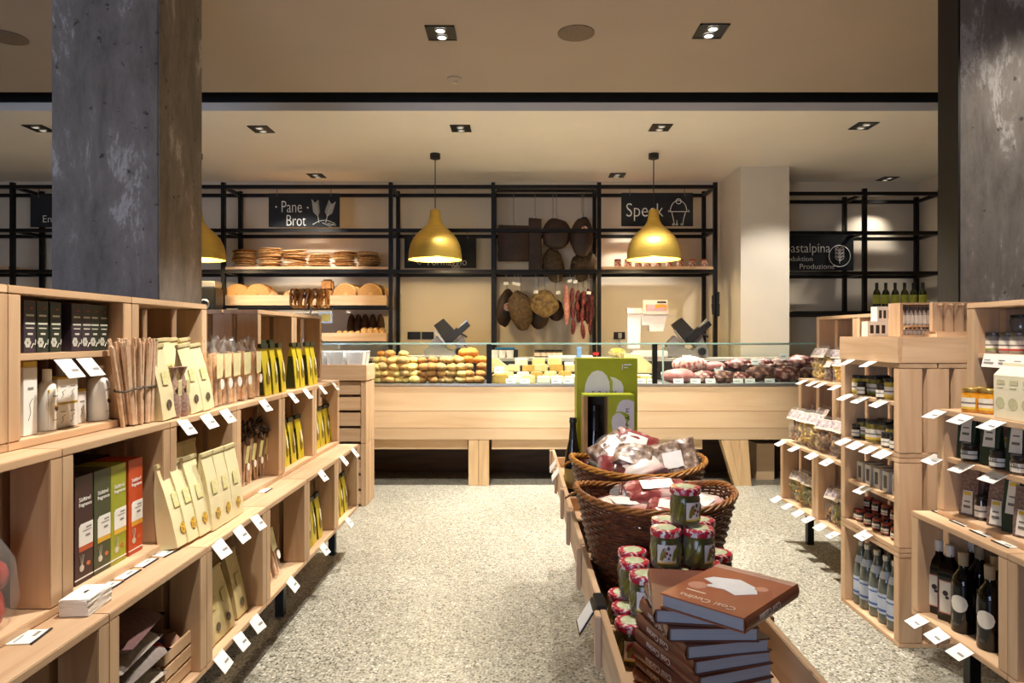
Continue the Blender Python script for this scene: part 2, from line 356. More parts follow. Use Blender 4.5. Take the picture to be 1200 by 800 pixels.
_rose = MB().lathe([(0.0, 1.035), (0.050, 1.035), (0.050, 0.985), (0.018, 0.975), (0.0, 0.975)], 20).mesh('ceiling_rose', BLACKP)
_bulb = MB().blob((0, 0, 0.13), (0.045, 0.045, 0.06), 0, sub=2).mesh('bulb', mat('bulb_glow', C(255, 230, 180), 0.4, emit=(1, 0.82, 0.5, 1), es=12))
for px, lab in ((231, 'brass pendant lamp half hidden behind the left concrete column'), (510, 'brass pendant lamp hanging in front of the formaggio sign'), (766, 'brass pendant lamp hanging in front of the speck sign')):
    zb = PZ(304, LD); t = thing('pendant_lamp', lab, 'pendant lamp', (PX(px, LD), LD, zb), 0, 'brass pendant lamps')
    s = link('shade', _shade, t); link('shade_lining', _in, s); link('rim', _rim, s); link('top_cap', _cap, s)
    link('cord', _cord, t); link('ceiling_rose', _rose, t); link('bulb', _bulb, t)
    t.scale.z = (CZ-zb)/1.035
    l = bpy.data.lights.new('pendant_bulb', 'POINT'); l.energy = 9; l.color = (1, 0.8, 0.5); l.shadow_soft_size = 0.05
    lo = bpy.data.objects.new('pendant_bulb', l); COL.objects.link(lo); lo.location = (PX(px, LD), LD, zb+0.03)

# ================================================================== steel rack along the back wall
RF, RB = 7.35, 7.80
def rx(px): return PX(px, RF)
RZ = [PZ(219, RF), PZ(270, RF), PZ(318, RF)]
T = 0.042
def tb(m, a, b, t=T): # square tube between two axis-aligned points
    lo = [min(p, q)-t/2 for p, q in zip(a, b)]; hi = [max(p, q)+t/2 for p, q in zip(a, b)]
    m.bx(lo[0], hi[0], lo[1], hi[1], lo[2], hi[2])
def rack(label, xs, levels, z_top):
    t = thing('steel_rack', label, 'shelving rack', ((xs[0]+xs[-1])/2, (RF+RB)/2, 0), 0, 'black steel racks on the back wall')
    off = Vector(t.location)
    def o(nm, m):
        me = m.mesh(nm, BLACKM, 20); me.transform(Matrix.Translation(-off)); return link(nm, me, t)
    for x in xs:
        for y in (RF, RB):
            m = MB(); tb(m, (x, y, T/2), (x, y, z_top-T/2)); o('post', m)
    for z in levels:
        for y in (RF, RB):
            m = MB(); tb(m, (xs[0]+T, y, z), (xs[-1]-T, y, z), T*0.9); o('rail', m)
        for x in xs:
            m = MB(); tb(m, (x, RF+T, z), (x, RB-T, z), T*0.8); o('cross_rail', m)
    return t, off
XS = [rx(p) for p in (-110, 15, 262, 458, 578, 702, 838)]
r1, r1o = rack('long black steel rack on the back wall holding bread and hams', XS, RZ, 2.965)
XR = [2.62, rx(1013), 4.55]
RZ2 = [PZ(227, RF), PZ(273, RF), PZ(320, RF), PZ(368, RF)]
r2, r2o = rack('black steel rack right of the white pillar with six wine bottles', XR, RZ2, 2.90)
def shelf_board(px0, px1, z, par, off, m=WX, th=0.03, d0=RF-0.03, d1=RB-0.03, nm='shelf_board'):
    me = MB().bx(rx(px0), rx(px1), d0, d1, z, z+th, 0.003).mesh(nm, m); me.transform(Matrix.Translation(-off)); return link(nm, me, par)
SH1 = RZ[2]+0.021
shelf_board(265, 455, SH1, r1, r1o); shelf_board(705, 835, SH1, r1, r1o); shelf_board(-100, 12, SH1, r1, r1o)
shelf_board(928, 1010, RZ2[3]+0.021, r2, r2o, BLACKM, 0.012); shelf_board(1016, 1096, RZ2[3]+0.021, r2, r2o, BLACKM, 0.012)
# bread trays: two wooden trays standing on black bearers of the rack
for py0, py1, a, b, lab in ((346, 358, 265.5, 378, 'wooden bread tray with dark round loaves below the flatbreads'), (346, 358, 380, 453.5, 'wooden bread tray with pale sliced round loaves below the flatbreads'), (390, 400, 372, 453.5, 'wooden bread tray with small rolls, lowest on the bread rack')):
    z0, z1 = PZ(py1, RF), PZ(py0, RF)
    t = thing('bread_tray', lab, 'bread tray', (PX((a+b)/2, RF), RF+0.2, z0)); hw = (PX(b, RF)-PX(a, RF))/2; h = z1-z0
    MB().bx(-hw, hw, -0.24, -0.22, 0, h, 0.003).obj('front_board', WX, t); MB().bx(-hw, hw, -0.219, 0.2, 0, 0.015).obj('bottom', WX, t)
    for s in (-1, 1): MB().bx(s*hw-s*0.018, s*hw, -0.219, 0.2, 0.016, h).obj('side_board', WY, t)
    me = MB().bx(PX(a, RF), PX(b, RF), RF-0.03, RF+0.02, z0-0.03, z0-0.002).bx(PX(a, RF), PX(b, RF), RB-0.1, RB-0.06, z0-0.03, z0-0.002).mesh('tray_bearer', BLACKM); me.transform(Matrix.Translation(-r1o)); link('tray_bearer', me, r1)

for z in (RZ[0], RZ[2]):       # bar carrying the meat hooks
    m = MB(); tb(m, (rx(578)+T, RF+0.2, z), (rx(702)-T, RF+0.2, z), 0.03); me = m.mesh('hanging_rail', BLACKM, 20); me.transform(Matrix.Translation(-r1o)); link('hanging_rail', me, r1)
# chalkboard signs
HOOK = mat('hook_steel', C(120, 116, 110), 0.4, 0.8)
def sign(px0, px1, py0, py1, d, label, hang=True):
    x0, x1 = PX(px0, d), PX(px1, d); z0, z1 = PZ(py1, d), PZ(py0, d)
    t = thing('chalkboard_sign', label, 'sign', ((x0+x1)/2, d, z0), 0, 'hanging chalkboard signs'); W, H = x1-x0, z1-z0
    MB().bx(-W/2, W/2, -0.008, 0.008, 0, H, 0.002).obj('board', SLATE, t)
    if hang:
        for k in (-0.38, 0.38): MB().tube([(k*W, -0.009, H-0.03), (k*W, -0.012, H+0.01), (k*W, 0.0, H+0.07)], 0.004, 5).obj('hook', HOOK, t)
    def wr(txt, px, py, hpx, sx=1.0):
        link('lettering', text_mesh(txt, hpx/F*d, CHALK, sx=sx, thin=hpx/F*d*0.012), t).location = (PX(px, d)-(x0+x1)/2, -0.0095, PZ(py, d)-z0)
    def dr(strokes, nm='chalk_drawing', r=0.0035):
        m = MB()
        for st in strokes: m.tube([(PX(p[0], d)-(x0+x1)/2, -0.009, PZ(p[1], d)-z0) for p in st], r, 4)
        m.obj(nm, CHALK, t)
    return t, wr, dr
def arc(cx, cy, rx_, ry_, a0, a1, n=14): return [(cx+rx_*math.cos(math.radians(a0+(a1-a0)*k/n)), cy-ry_*math.sin(math.radians(a0+(a1-a0)*k/n))) for k in range(n+1)]
t, wr, dr = sign(315, 398, 226.5, 266, RF+0.03, 'black chalkboard reading Pane Brot with wheat ears above the flatbreads')
wr('Pane', 342, 243, 20, 0.66); wr('Brot', 347, 259, 19, 0.68); wr('.', 324, 237, 22); wr('.', 361, 238, 22)
wheat = [[(374, 261), (372, 248), (370, 238)], [(382, 261), (385, 248), (389, 239)], [(367, 263), (374, 259), (383, 258), (393, 262), (387, 265), (378, 261)], [(384, 262), (394, 264)]]
for k in range(6):
    wheat += [[(371.5-k*0.4, 252-k*2.6), (367-k*0.3, 247-k*2.6)], [(371.5-k*0.4, 252-k*2.6), (375-k*0.3, 248-k*2.6)], [(384+k*0.9, 253-k*2.4), (381+k*0.9, 247-k*2.4)], [(384+k*0.9, 253-k*2.4), (390+k*0.7, 249-k*2.4)]]
dr(wheat)
t, wr, dr = sign(728, 812, 226, 265, RF+0.03, 'black chalkboard reading Speck with a hanging ham drawing, right end of rack')
wr('Speck', 755, 247, 23, 0.82)
dr([arc(795, 247, 9.5, 12, 0, 180), [(784, 246), (783, 248), (786, 248), (804, 248), (808, 248), (806, 246)], arc(795, 236, 3, 3, 0, 360), [(787, 249), (789, 257), (790, 262)], [(803, 249), (801, 256), (800, 262)], [(793, 258), (793, 262)], arc(789, 263, 1.6, 1, 0, 360, 6), arc(793, 263, 1.3, 1, 0, 360, 6), arc(799, 263, 1.6, 1, 0, 360, 6)])
t, wr, dr = sign(474, 558, 277, 314, RB-0.05, 'black chalkboard reading Formaggio behind the left brass pendant')
wr('Formaggio', 524, 307, 13, 0.85); dr([[(486, 305), (492, 310), (497, 305), (490, 303), (486, 305)], [(478, 306), (482, 305)]])
t, wr, dr = sign(905, 1000, 272, 317, RB-0.08, 'black chalkboard reading pastalpina Produktion Produzione beside the white pillar')
wr('pastalpina', 946, 291, 16, 0.85); wr('Produktion', 933, 303.5, 8.5); wr('Produzione', 957, 312.5, 9)
lf = [arc(983.5, 300, 12.5, 12.5, 0, 360, 28), [(983.5, 309), (983.5, 293)]]
for k in range(4): lf += [[(983.5, 306-k*4), (979, 303-k*4), (978, 300-k*4), (982, 302-k*4), (983.5, 306-k*4)], [(983.5, 306-k*4), (988, 303-k*4), (989, 300-k*4), (985, 302-k*4), (983.5, 306-k*4)]]
dr(lf)
t, wr, dr = sign(36, 118, 228, 266, RF+0.03, 'black chalkboard hanging mostly hidden behind the left concrete column')
wr('En', 56, 257, 12)

# ================================================================== bread on the rack
CRUST = [blotch('flatbread_%d' % i, a, b, 30, 0.5, 0.8, soft=0.2) for i, (a, b) in enumerate(((C(168, 116, 62), C(222, 184, 128)), (C(140, 90, 46), C(192, 146, 90)), (C(196, 152, 94), C(236, 208, 158))))]
def disc_mesh(seed, m, r=0.145, th=0.017):
    b = MB(); n = 20; rings = []
    for z, k in ((0, 0.80), (th*0.35, 0.97), (th*0.6, 1.0), (th*1.0, 0.86), (th*1.25, 0.4)):
        rings.append([(r*k*(1+0.05*noise.noise(Vector((math.cos(a)*1.5, math.sin(a)*1.5, seed*5.1))))*math.cos(a), r*0.9*k*math.sin(a), z+0.004*noise.noise(Vector((math.cos(a)*2, math.sin(a)*2, seed+z*80)))) for a in [2*PI*q/n for q in range(n)]])
    return b.loft(rings).mesh('flatbread', m)
FB = [Kind('flatbread', 'flatbread', disc_mesh(i, CRUST[i % 3])) for i in range(4)]
stk = [(287, 9, 1), (317, 10, 0), (346, 9, 1), (375, 7, 2), (404, 8, 2), (432, 8, 0)]
STN = ['in the leftmost stack', 'in the second stack from left', 'in the third stack from left', 'in the fourth stack from left', 'in the fifth stack from left', 'in the rightmost stack']
for si, (px, n, km) in enumerate(stk):
    z = SH1+0.031; lean = 0.0
    for k in range(n):
        d = RF+0.17+random.uniform(-.012, .012); x = PX(px, d)+random.uniform(-.012, .012)+lean
        rot = (random.uniform(-.03, .03), random.uniform(-.05, .05), random.uniform(0, 6))
        if si == 2: rot = (0, 0.04*(k % 5), random.uniform(0, 6))
        FB[(k+km) % 4].put((x, d, z), 0, '%s flatbread from the bottom %s on the bread rack' % (ORD[k], STN[si]), 'flatbreads on the bread rack', rot, (0.92+random.uniform(-.09, .09), 0.92+random.uniform(-.06, .06), random.uniform(0.8, 1.04)))
        z += 0.0225
LOAF = blotch('loaf_crust', C(150, 92, 42), C(196, 140, 76), 14, 0.5, 0.8, soft=0.25)
LOAFP = blotch('loaf_pale', C(190, 138, 74), C(226, 184, 122), 14, 0.5, 0.8, soft=0.25)
CRUMB = mat('bread_crumb', C(186, 138, 82), 0.9, var=0.15, scale=60)
# round loaves standing on edge, cut face to the front
def roundloaf(m, seed): return Kind('round_loaf', 'bread', MB().blob((0, 0, 0.11), (0.135, 0.05, 0.12), 0.05, 2, 3, seed=seed, flat=-0.9).mesh('loaf', m), [('cut_face', MB().lathe([(0.0, 0), (0.118, 0), (0.118, 0.003), (0, 0.003)], 24, (0, 0, 0), M=Matrix.Translation((0, -0.046, 0.108)) @ Matrix.Rotation(PI/2, 4, 'X') @ Matrix.Diagonal((1.05, 0.93, 1, 1))).mesh('cut_face', CRUMB), None)])
RLd, RLp = roundloaf(LOAF, 1), roundloaf(LOAFP, 2)
zt = PZ(358, RF)+0.016
for px, d, kd, lab in ((279, RF+0.1, RLd, 'dark round loaf leaning at the left end of the bread tray'), (287, RF+0.24, RLd, 'dark round loaf behind the leftmost one in the bread tray'), (303, RF+0.1, RLd, 'dark round loaf second from left in the bread tray'), (309, RF+0.22, RLd, 'dark round loaf behind the second one in the bread tray'),
                       (405, RF+0.08, RLp, 'pale round loaf just right of the pretzels'), (411, RF+0.19, RLp, 'pale round loaf middle of the three right of the pretzels'), (417, RF+0.30, RLp, 'pale round loaf rearmost of the three right of the pretzels'), (434, RF+0.08, RLp, 'pale round loaf at the right end of the bread tray, front'), (439, RF+0.19, RLp, 'pale round loaf at the right end of the bread tray, middle'), (443, RF+0.30, RLp, 'pale round loaf at the right end of the bread tray, rear')):
    kd.put((PX(px, d), d, zt), random.uniform(-.15, .15), lab, 'round loaves in the bread trays')
ROLLD = blotch('rye_roll', C(170, 112, 62), C(214, 164, 112), 20, 0.5, 0.85, soft=0.25)
SL = Kind('small_loaf', 'bread', MB().blob((0, 0, 0.07), (0.05, 0.09, 0.075), 0.08, 3, 3, seed=4, flat=-0.85).mesh('small_loaf', ROLLD))
for px, lab in ((321, 'small floury loaf left of the pretzels, left one'), (338, 'small floury loaf left of the pretzels, right one')): SL.put((PX(px, RF+0.1), RF+0.1, zt), 0, lab, 'small floury loaves')
BT = Kind('tin_loaf', 'bread', MB().box((0, 0, 0.075), (0.15, 0.12, 0.15), None, 0.025).mesh('tin_loaf', LOAF))
BT.put((PX(385, RF+0.12), RF+0.12, zt), 0, 'square tin loaf behind the hanging pretzels, lower one', 'tin loaves'); BT.put((PX(384, RF+0.13), RF+0.13, zt+0.155), 0.1, 'square tin loaf behind the hanging pretzels, on top of another', 'tin loaves', sc=(0.85, 0.9, 0.8))
# rolls in the lowest tray
RB_ = Kind('bread_roll', 'bread roll', MB().blob((0, 0, 0.035), (0.038, 0.075, 0.04), 0.06, 3, 3, seed=8, flat=-0.85).mesh('bread_roll', LOAFP))
zt2 = PZ(400, RF)+0.016
for k, px in enumerate((398, 405, 412, 420, 427, 434, 441, 448)):
    for j in range(2):
        RB_.put((PX(px, RF+0.08+j*0.16), RF+0.08+j*0.16, zt2+(0.035 if k > 3 else 0)+j*0.03), 0, '%s pale roll from the left in the lowest bread tray, %s row' % (ORD[k], ('front', 'rear')[j]), 'rolls in the lowest bread tray')
BAG = mat('dark_rye', C(70, 44, 26), 0.8, var=0.25)
DL = Kind('dark_loaf', 'bread', MB().blob((0, 0, 0.14), (0.045, 0.10, 0.15), 0.05, 2, 3, seed=6, flat=-0.9).mesh('dark_loaf', BAG))
for k, px in enumerate((412, 420, 428, 437, 446)): DL.put((PX(px, RF+0.36), RF+0.36, zt2), 0, '%s dark upright loaf from the left behind the lowest rolls' % ORD[k], 'dark loaves at the rear of the lowest tray')

# pretzel stand on the case: pretzels hung on a rail, a ticket and a glass
PRZ = blotch('pretzel_crust', C(150, 78, 24), C(222, 160, 70), 16, 0.52, 0.4, coat=0.3, soft=0.2)
def pretz():
    m = MB(); pts = []
    for k in range(40):
        a = 2*PI*k/40; pts.append((0.055*math.sin(a)*(1+0.25*math.cos(2*a)), 0.006*math.cos(3*a), 0.075*math.cos(a)))
    m.tube(pts, 0.0095, 7, True)
    m.tube([(-0.045, 0, -0.045), (-0.01, 0.012, 0.0), (0.012, 0.0, 0.02), (0.03, -0.008, 0.055)], 0.009, 6); m.tube([(0.045, 0, -0.045), (0.01, -0.012, 0.0), (-0.012, 0.0, 0.02), (-0.03, 0.008, 0.055)], 0.009, 6)
    return m.mesh('pretzel', PRZ)
KP = Kind('pretzel', 'pretzel', pretz())
PD = 6.25
xa, xb, zr = PX(344, PD), PX(384, PD), PZ(342, PD)
t = thing('pretzel_stand', 'steel stand with a ticket holder carrying the hanging pretzels', 'display stand', ((xa+xb)/2, PD, 1.262))
hx = (xb-xa)/2
MB().tube([(-hx, 0, zr-1.262), (hx, 0, zr-1.262)], 0.007, 8).obj('rail', STEEL, t); MB().tube([(0, 0, 0.02), (0, 0, zr-1.262)], 0.008, 8).obj('upright', STEEL, t)
MB().bx(-0.09, 0.09, -0.07, 0.07, 0, 0.02, 0.004).obj('base', STEEL, t)
f = MB().bx(0.10, 0.22, -0.08, -0.07, 0.17, 0.27).obj('ticket_frame', STEEL, t); MB().bx(0.115, 0.205, -0.083, -0.081, 0.185, 0.255).obj('ticket', mat('ticket_yellow', C(226, 206, 120), 0.6), f)
for k in range(11):
    x = xa+0.015+(xb-xa-0.03)*k/10+(0.012 if k > 5 else -0.006)
    KP.put((x, PD+random.uniform(-.008, .008), zr-0.06), 0, '%s pretzel from the left hanging on the pretzel stand' % ORD[k], 'pretzels on the stand', (random.uniform(-.1, .1), random.uniform(-.12, .12), PI/2+random.uniform(-.6, .6)), 1.12)

# jars on the speck shelf
JG = mat('jar_red_label', C(196, 84, 70), 0.4, var=0.2); JL = mat('pale_label', C(222, 196, 170), 0.6)
PJ = Kind('shelf_jar', 'jar', MB().lathe([(0.0, 0), (0.036, 0), (0.038, 0.01), (0.038, 0.06), (0.032, 0.07), (0.0, 0.07)], 14).mesh('jar', mat('jar_pale_fill', C(206, 170, 140), 0.2, coat=0.6)), [('lid', MB().lathe([(0.0, 0.069), (0.037, 0.069), (0.037, 0.085), (0.0, 0.086)], 14).mesh('lid', JG)), ('label', MB().lathe([(0.0388, 0.016), (0.0388, 0.05)], 14, caps=False).mesh('label', blotch('red_label_print', C(225, 205, 185), C(190, 70, 62), 40, 0.52)))])
for k, px in enumerate((724, 736, 748, 759, 771, 784, 797, 811, 825)): PJ.put((PX(px, RF+0.06), RF+0.06, SH1+0.031), 0, '%s small jar from the left on the shelf under the speck sign' % ORD[k], 'small jars under the speck sign')
# six wine bottles on the right rack
GREENG = mat('green_bottle', C(40, 48, 18), 0.08, var=0.15, coat=0.8); YL = mat('yellow_label', C(200, 206, 84), 0.6)
bot = [(0.0, 0), (0.036, 0), (0.0385, 0.008), (0.0385, 0.185), (0.033, 0.215), (0.016, 0.240), (0.0145, 0.30), (0.016, 0.303), (0.016, 0.31), (0.0, 0.31)]
WB = Kind('wine_bottle', 'bottle', MB().lathe(bot, 18).mesh('bottle', GREENG), [('capsule', MB().lathe([(0.0160, 0.255), (0.0166, 0.312), (0.0, 0.312)], 16, caps=False).mesh('capsule', mat('dark_capsule', C(36, 30, 20), 0.4))), ('label', MB().lathe([(0.0392, 0.08), (0.0392, 0.18)], 18, caps=False).mesh('label', YL))])
WD = 7.45
for k, px in enumerate((1027.5, 1038, 1049, 1060, 1070.5, 1081.5)): WB.put((PX(px, WD), WD, RZ2[3]+0.034), 0, '%s yellow-labelled wine bottle from the left on the right rack' % ORD[k], 'yellow-labelled wine bottles on the right rack')

# ================================================================== hams, bacon sides and sausages in the middle bay
HAM = blotch('smoked_rind', C(34, 20, 12), C(62, 38, 24), 9, 0.5, 0.6, soft=0.2, bump=0.4); HAM2 = blotch('peppered_rind', C(58, 42, 24), C(104, 80, 46), 30, 0.52, 0.7, soft=0.2, bump=0.5, detail=5)
HAM3 = blotch('herb_rind', C(70, 52, 28), C(156, 128, 78), 24, 0.50, 0.7, soft=0.2, bump=0.5, detail=6)
def hung(name, px, pz0, pz1, wpx, d, m, seed, label, hook_top, shape='ham', tw=0, tagc=None):
    x = PX(px, d); z0, z1 = PZ(pz1, d), PZ(pz0, d); W = wpx/F*d/2; H = (z1-z0)/2
    t = thing(name, label, 'cured meat', (x, d, z0), 0, 'hams and bacon hanging in the rack'); b = MB()
    if shape == 'ham':
        b.blob((0, 0, H), (W, 0.075, H), 0.16, 1.6, 3, E(0, tw, 0), seed)
    else:
        rings = []
        for q in range(7):
            z = 2*H*q/6; wv = W*(1+0.06*noise.noise(Vector((q*0.8, seed, 0)))) ; c = 0.035 if q in (0, 6) else 0.05
            rings.append([(-wv, -c, z), (-wv*0.9, -c*1.3, z+0.012*math.sin(seed+q)), (0, -c*1.5, z+0.02*math.sin(seed*2+1)), (wv*0.9, -c*1.3, z), (wv, -c, z), (wv, c, z), (0, c*1.2, z), (-wv, c, z)])
        b.loft(rings)
    b.obj('meat', m, t)
    hz = hook_top-z0
    MB().tube([(0, 0, 2*H-0.03), (0.012, 0, 2*H+0.03), (0, 0, 2*H+0.05), (0, 0, hz)], 0.0035, 5).obj('hook_cord', HOOK, t)
    if tagc: MB().lathe([(0, 0), (tagc[2], 0), (tagc[2], 0.004), (0, 0.004)], 16, M=Matrix.Translation((tagc[0], -0.085, tagc[1])) @ Matrix.Rotation(PI/2, 4, 'X')).obj('round_seal', blotch('seal_print', C(225, 195, 175), C(200, 90, 80), 30, 0.55), t)
    return t
HT, HM = RZ[0]-0.02, RZ[2]-0.02
HD = RF+0.20
hung('bacon_side', 602, 265, 306, 37, HD, HAM, 1, 'wide dark bacon side hanging top left in the ham bay', HT, 'slab')
hung('bacon_side', 627, 257, 318, 15, HD, HAM, 2, 'narrow dark bacon side beside the wide one in the ham bay', HT, 'slab')
hung('smoked_ham', 652, 256, 292, 34, HD, HAM, 3, 'dark rounded ham hanging high in the ham bay, third from left', HT, 'ham', 0.1)
hung('smoked_ham', 682, 254, 302, 27, HD-0.04, HAM, 4, 'dark ham with a round seal hanging high at the right of the ham bay', HT, 'ham', 0.05, (0.02, 0.30, 0.035))
hung('smoked_ham', 648, 291, 331, 26, HD+0.1, HAM2, 5, 'brown ham hanging low behind the rail in the ham bay', HT, 'ham', -0.2)
hung('smoked_ham', 684, 293, 330, 30, HD+0.1, HAM2, 6, 'brown ham hanging low behind the sealed ham', HT, 'ham', 0.3)
hung('smoked_ham', 593, 338, 383, 21, HD+0.06, HAM, 7, 'dark ham with a red seal, left end of the lower row', HM, 'ham', 0.15, (0.02, 0.22, 0.045))
hung('smoked_ham', 610, 340, 387, 27, HD-0.08, HAM2, 8, 'mottled peppered ham, second in the lower row', HM, 'ham', -0.2)
hung('smoked_ham', 638, 340, 371, 32, HD-0.10, HAM3, 9, 'pale herb-crusted ham in the middle of the lower row', HM, 'ham', 0.25)
hung('smoked_ham', 631, 352, 384, 27, HD+0.07, HAM, 10, 'dark ham behind the herb-crusted one in the lower row', HM, 'ham', 0.1)
hung('smoked_ham', 651, 350, 377, 20, HD+0.08, HAM, 11, 'dark ham right of and behind the herb-crusted one', HM, 'ham', -0.1)
hung('smoked_ham', 684, 341, 376, 17, HD+0.14, HAM, 12, 'dark ham behind the red sausage strings', HM, 'ham')
SAUR = blotch('red_sausage', C(84, 22, 22), C(150, 56, 50), 30, 0.52, 0.45, coat=0.3, soft=0.15); SAUP = blotch('pink_salami', C(190, 110, 100), C(226, 168, 154), 30, 0.52, 0.5, soft=0.15)
def sausage(px, py0, py1, d, m, r, n, label, seed):
    x = PX(px, d); z0, z1 = PZ(py1, d), PZ(py0, d)
    t = thing('sausage_string', label, 'sausage', (x, d, z0), 0, 'sausages hanging in the rack'); L = (z1-z0)/n
    for k in range(n):
        pts, rad = [], []
        for q in range(9):
            u = q/8; pts.append((0.010*math.sin(k*2.1+u*2+seed), 0.006*math.cos(k+seed), L*k+L*u)); rad.append(r*max(0.18, math.sin(PI*min(max(u, 0.03), 0.97))**0.4))
        MB().tube(pts, r, 9, False, rad).obj('link', m, t)
    MB().tube([(0, 0, n*L-0.01), (0, 0, HM-z0)], 0.0025, 4).obj('string', HOOK, t)
sausage(663, 333, 380, HD-0.08, SAUP, 0.032, 1, 'long pink salami hanging left of the red sausages', 1)
for k, (px, a, b) in enumerate(((671, 337, 392), (677, 340, 378), (683, 341, 397), (689, 338, 380), (693, 340, 392))):
    sausage(px, a, b, HD-0.06+0.03*(k % 2), SAUR, 0.026, 3, '%s string of dark red sausages from the left in the ham bay' % ORD[k], k)
for k, (px, py) in enumerate(((593, 332), (603, 332), (607, 333), (628, 342), (654, 343), (668, 329), (674, 330), (690, 343))):
    o = MB().box((0, 0, 0), (0.05, 0.002, 0.032), E(0.1, 0.2*math.sin(k), 0.2)).tube([(0, 0, 0.015), (0, 0.0, PZ(322, HD)-PZ(py, HD))], 0.0012, 4).obj('meat_tag', WHITE); o.location = P(px, py, HD-0.17)
    tag(o, '%s small white tag from the left among the hanging hams' % ORD[k], 'tag', 'white tags among the hams')
# wall fittings behind the counter
SOCK = mat('black_socket', C(22, 20, 20), 0.35)
def socket(px, py, w_, h_, label, plug=False):
    t = thing('wall_socket', label, 'wall socket', (PX(px, 7.84), 7.857, PZ(py, 7.84)))
    MB().bx(-w_/2, w_/2, -0.012, 0.001, -h_/2, h_/2, 0.003).obj('plate', SOCK, t)
    for k in (-1, 1): MB().bx(k*w_*0.25-w_*0.2, k*w_*0.25+w_*0.2, -0.016, -0.0125, -h_*0.36, h_*0.36, 0.002).obj('outlet', BLACKP, t)
    if plug: MB().bx(-0.02, 0.02, -0.06, -0.0165, -0.03, 0.03, 0.005).tube([(0, -0.04, -0.03), (0, -0.045, -0.2)], 0.006, 6).obj('plug', STEEL, t)
socket(485, 393, 0.15, 0.085, 'black wall socket left of the left slicer, left one'); socket(501, 393, 0.14, 0.085, 'black wall socket left of the left slicer, right one'); socket(726, 393, 0.13, 0.08, 'black wall socket with a plug left of the scale', True)
o = MB().bx(-0.012, 0.012, -0.012, 0.001, 0, 0.55, 0.004).obj('cable_duct', mat('grey_plastic', C(190, 186, 178), 0.6)); o.location = (PX(469, 7.84), 7.857, PZ(400, 7.84)); tag(o, 'slim pale cable duct on the wall by the bread bay', 'cable duct')
# dark mixer hanging at the right end of the rack: two knives on a magnetic strip
for k, (px, a, b) in enumerate(((835.5, 346, 369), (841, 342, 372))):
    t = thing('knife', ('dark knife sheath hanging at the rack right end, left one', 'dark knife sheath hanging at the rack right end, right one')[k], 'knife', (PX(px, RF-0.02), RF-0.0315, PZ(b, RF)), 0, 'knives at the rack end'); H = PZ(a, RF)-PZ(b, RF)
    MB().prism([(-0.012, 0), (0.018, 0.02), (0.02, H*0.55), (-0.02, H*0.55)], -0.004, 0.004).obj('blade', BLACKP, t); MB().bx(-0.016, 0.016, -0.010, 0.010, H*0.55, H, 0.005).obj('handle', BLACKP, t)

# ================================================================== service counter
KX0, KX1, KD = -2.75, 3.1, 6.0
kz = lambda py: PZ(py, KD)
t = thing('service_counter', 'long pale oak service counter with splayed legs', 'counter', (0, KD, 0))
def ko(nm, m, mt): me = m.mesh(nm, mt); me.transform(Matrix.Translation((0, -KD, 0))); return link(nm, me, t)
for a, b in ((452.5, 481.6), (481.72, 501.3), (501.42, 515)): ko('front_board', MB().bx(KX0, KX1, KD, KD+0.05, kz(b), kz(a), 0.003), CWX)
ko('lower_board', MB().bx(KX0, PX(549, KD)-0.01, KD+0.06, KD+0.1, kz(527.5), kz(515)+0.01).bx(PX(576, KD), PX(825, KD), KD+0.06, KD+0.1, kz(527.5), kz(515)+0.01), CWX)
ko('metal_edge', MB().bx(KX0, KX1, KD-0.006, KD+0.06, kz(452.4), kz(449.6), 0.002), STEEL)
for a, b in ((549, 560.6), (561, 573)): ko('leg', MB().bx(PX(a, KD), PX(b, KD), KD+0.001, KD+0.058, 0, kz(515)-0.002, 0.002), CWZ)
lg = MB(); s = PX(845, KD); e_ = PX(861, KD); wv = 32/F*KD
for q in range(3):
    u0, u1 = q/3, (q+1)/3-0.008; lg.loft([[(e_+wv*0.62*u0, KD+0.001, 0), (e_+wv*0.62*u1, KD+0.001, 0), (e_+wv*0.62*u1, KD+0.09, 0), (e_+wv*0.62*u0, KD+0.09, 0)], [(s+wv*u0, KD+0.001, kz(515)-0.002), (s+wv*u1, KD+0.001, kz(515)-0.002), (s+wv*u1, KD+0.09, kz(515)-0.002), (s+wv*u0, KD+0.09, kz(515)-0.002)]])
ko('leg', lg, CWZ)
for x in (-1.9, 2.75): ko('leg', MB().bx(x, x+0.17, KD+0.001, KD+0.058, 0, kz(515)-0.002, 0.002), CWZ)
ko('base_panel', MB().bx(KX0, KX1, KD+0.62, KD+0.66, 0.0, 0.85), DWX)
rw = thing('rear_worktop', 'white worktop behind the glass case carrying slicers and scale', 'worktop', (0, KD+0.86, 0)); WWT = mat('white_worktop', C(230, 226, 216), 0.4, var=0.03)
for nm_, m_ in (('top', MB().bx(KX0, KX1, -0.175, 0.19, 1.065, 1.10, 0.004)), ('cabinet', MB().bx(KX0, KX1, -0.155, 0.16, 0.0, 1.064))): m_.obj(nm_, WWT, rw)
ko('base_crate', MB().bx(PX(880, KD+0.4), PX(905, KD+0.3), KD+0.25, KD+0.55, 0.0, kz(525)), CWX)
CFZ = kz(452)+0.013
t = thing('glass_display_case', 'low glass display case on the counter for bread, cheese and meat', 'display case', (0, KD, CFZ))
def go(nm, m, mt): me = m.mesh(nm, mt); me.transform(Matrix.Translation((0, -KD, -CFZ))); return link(nm, me, t)
for a, b in ((350, 570), (576, 765), (779, 985)): go('front_glass', MB().bx(PX(a, KD), PX(b, KD), KD+0.005, KD+0.013, CFZ, 1.243), GLASS)
EDGE = mat('glass_edge', C(150, 190, 178), 0.15, coat=0.5)
go('top_glass', MB().bx(PX(350, KD), PX(985, KD), KD-0.001, KD+0.50, 1.246, 1.254), GLASS)
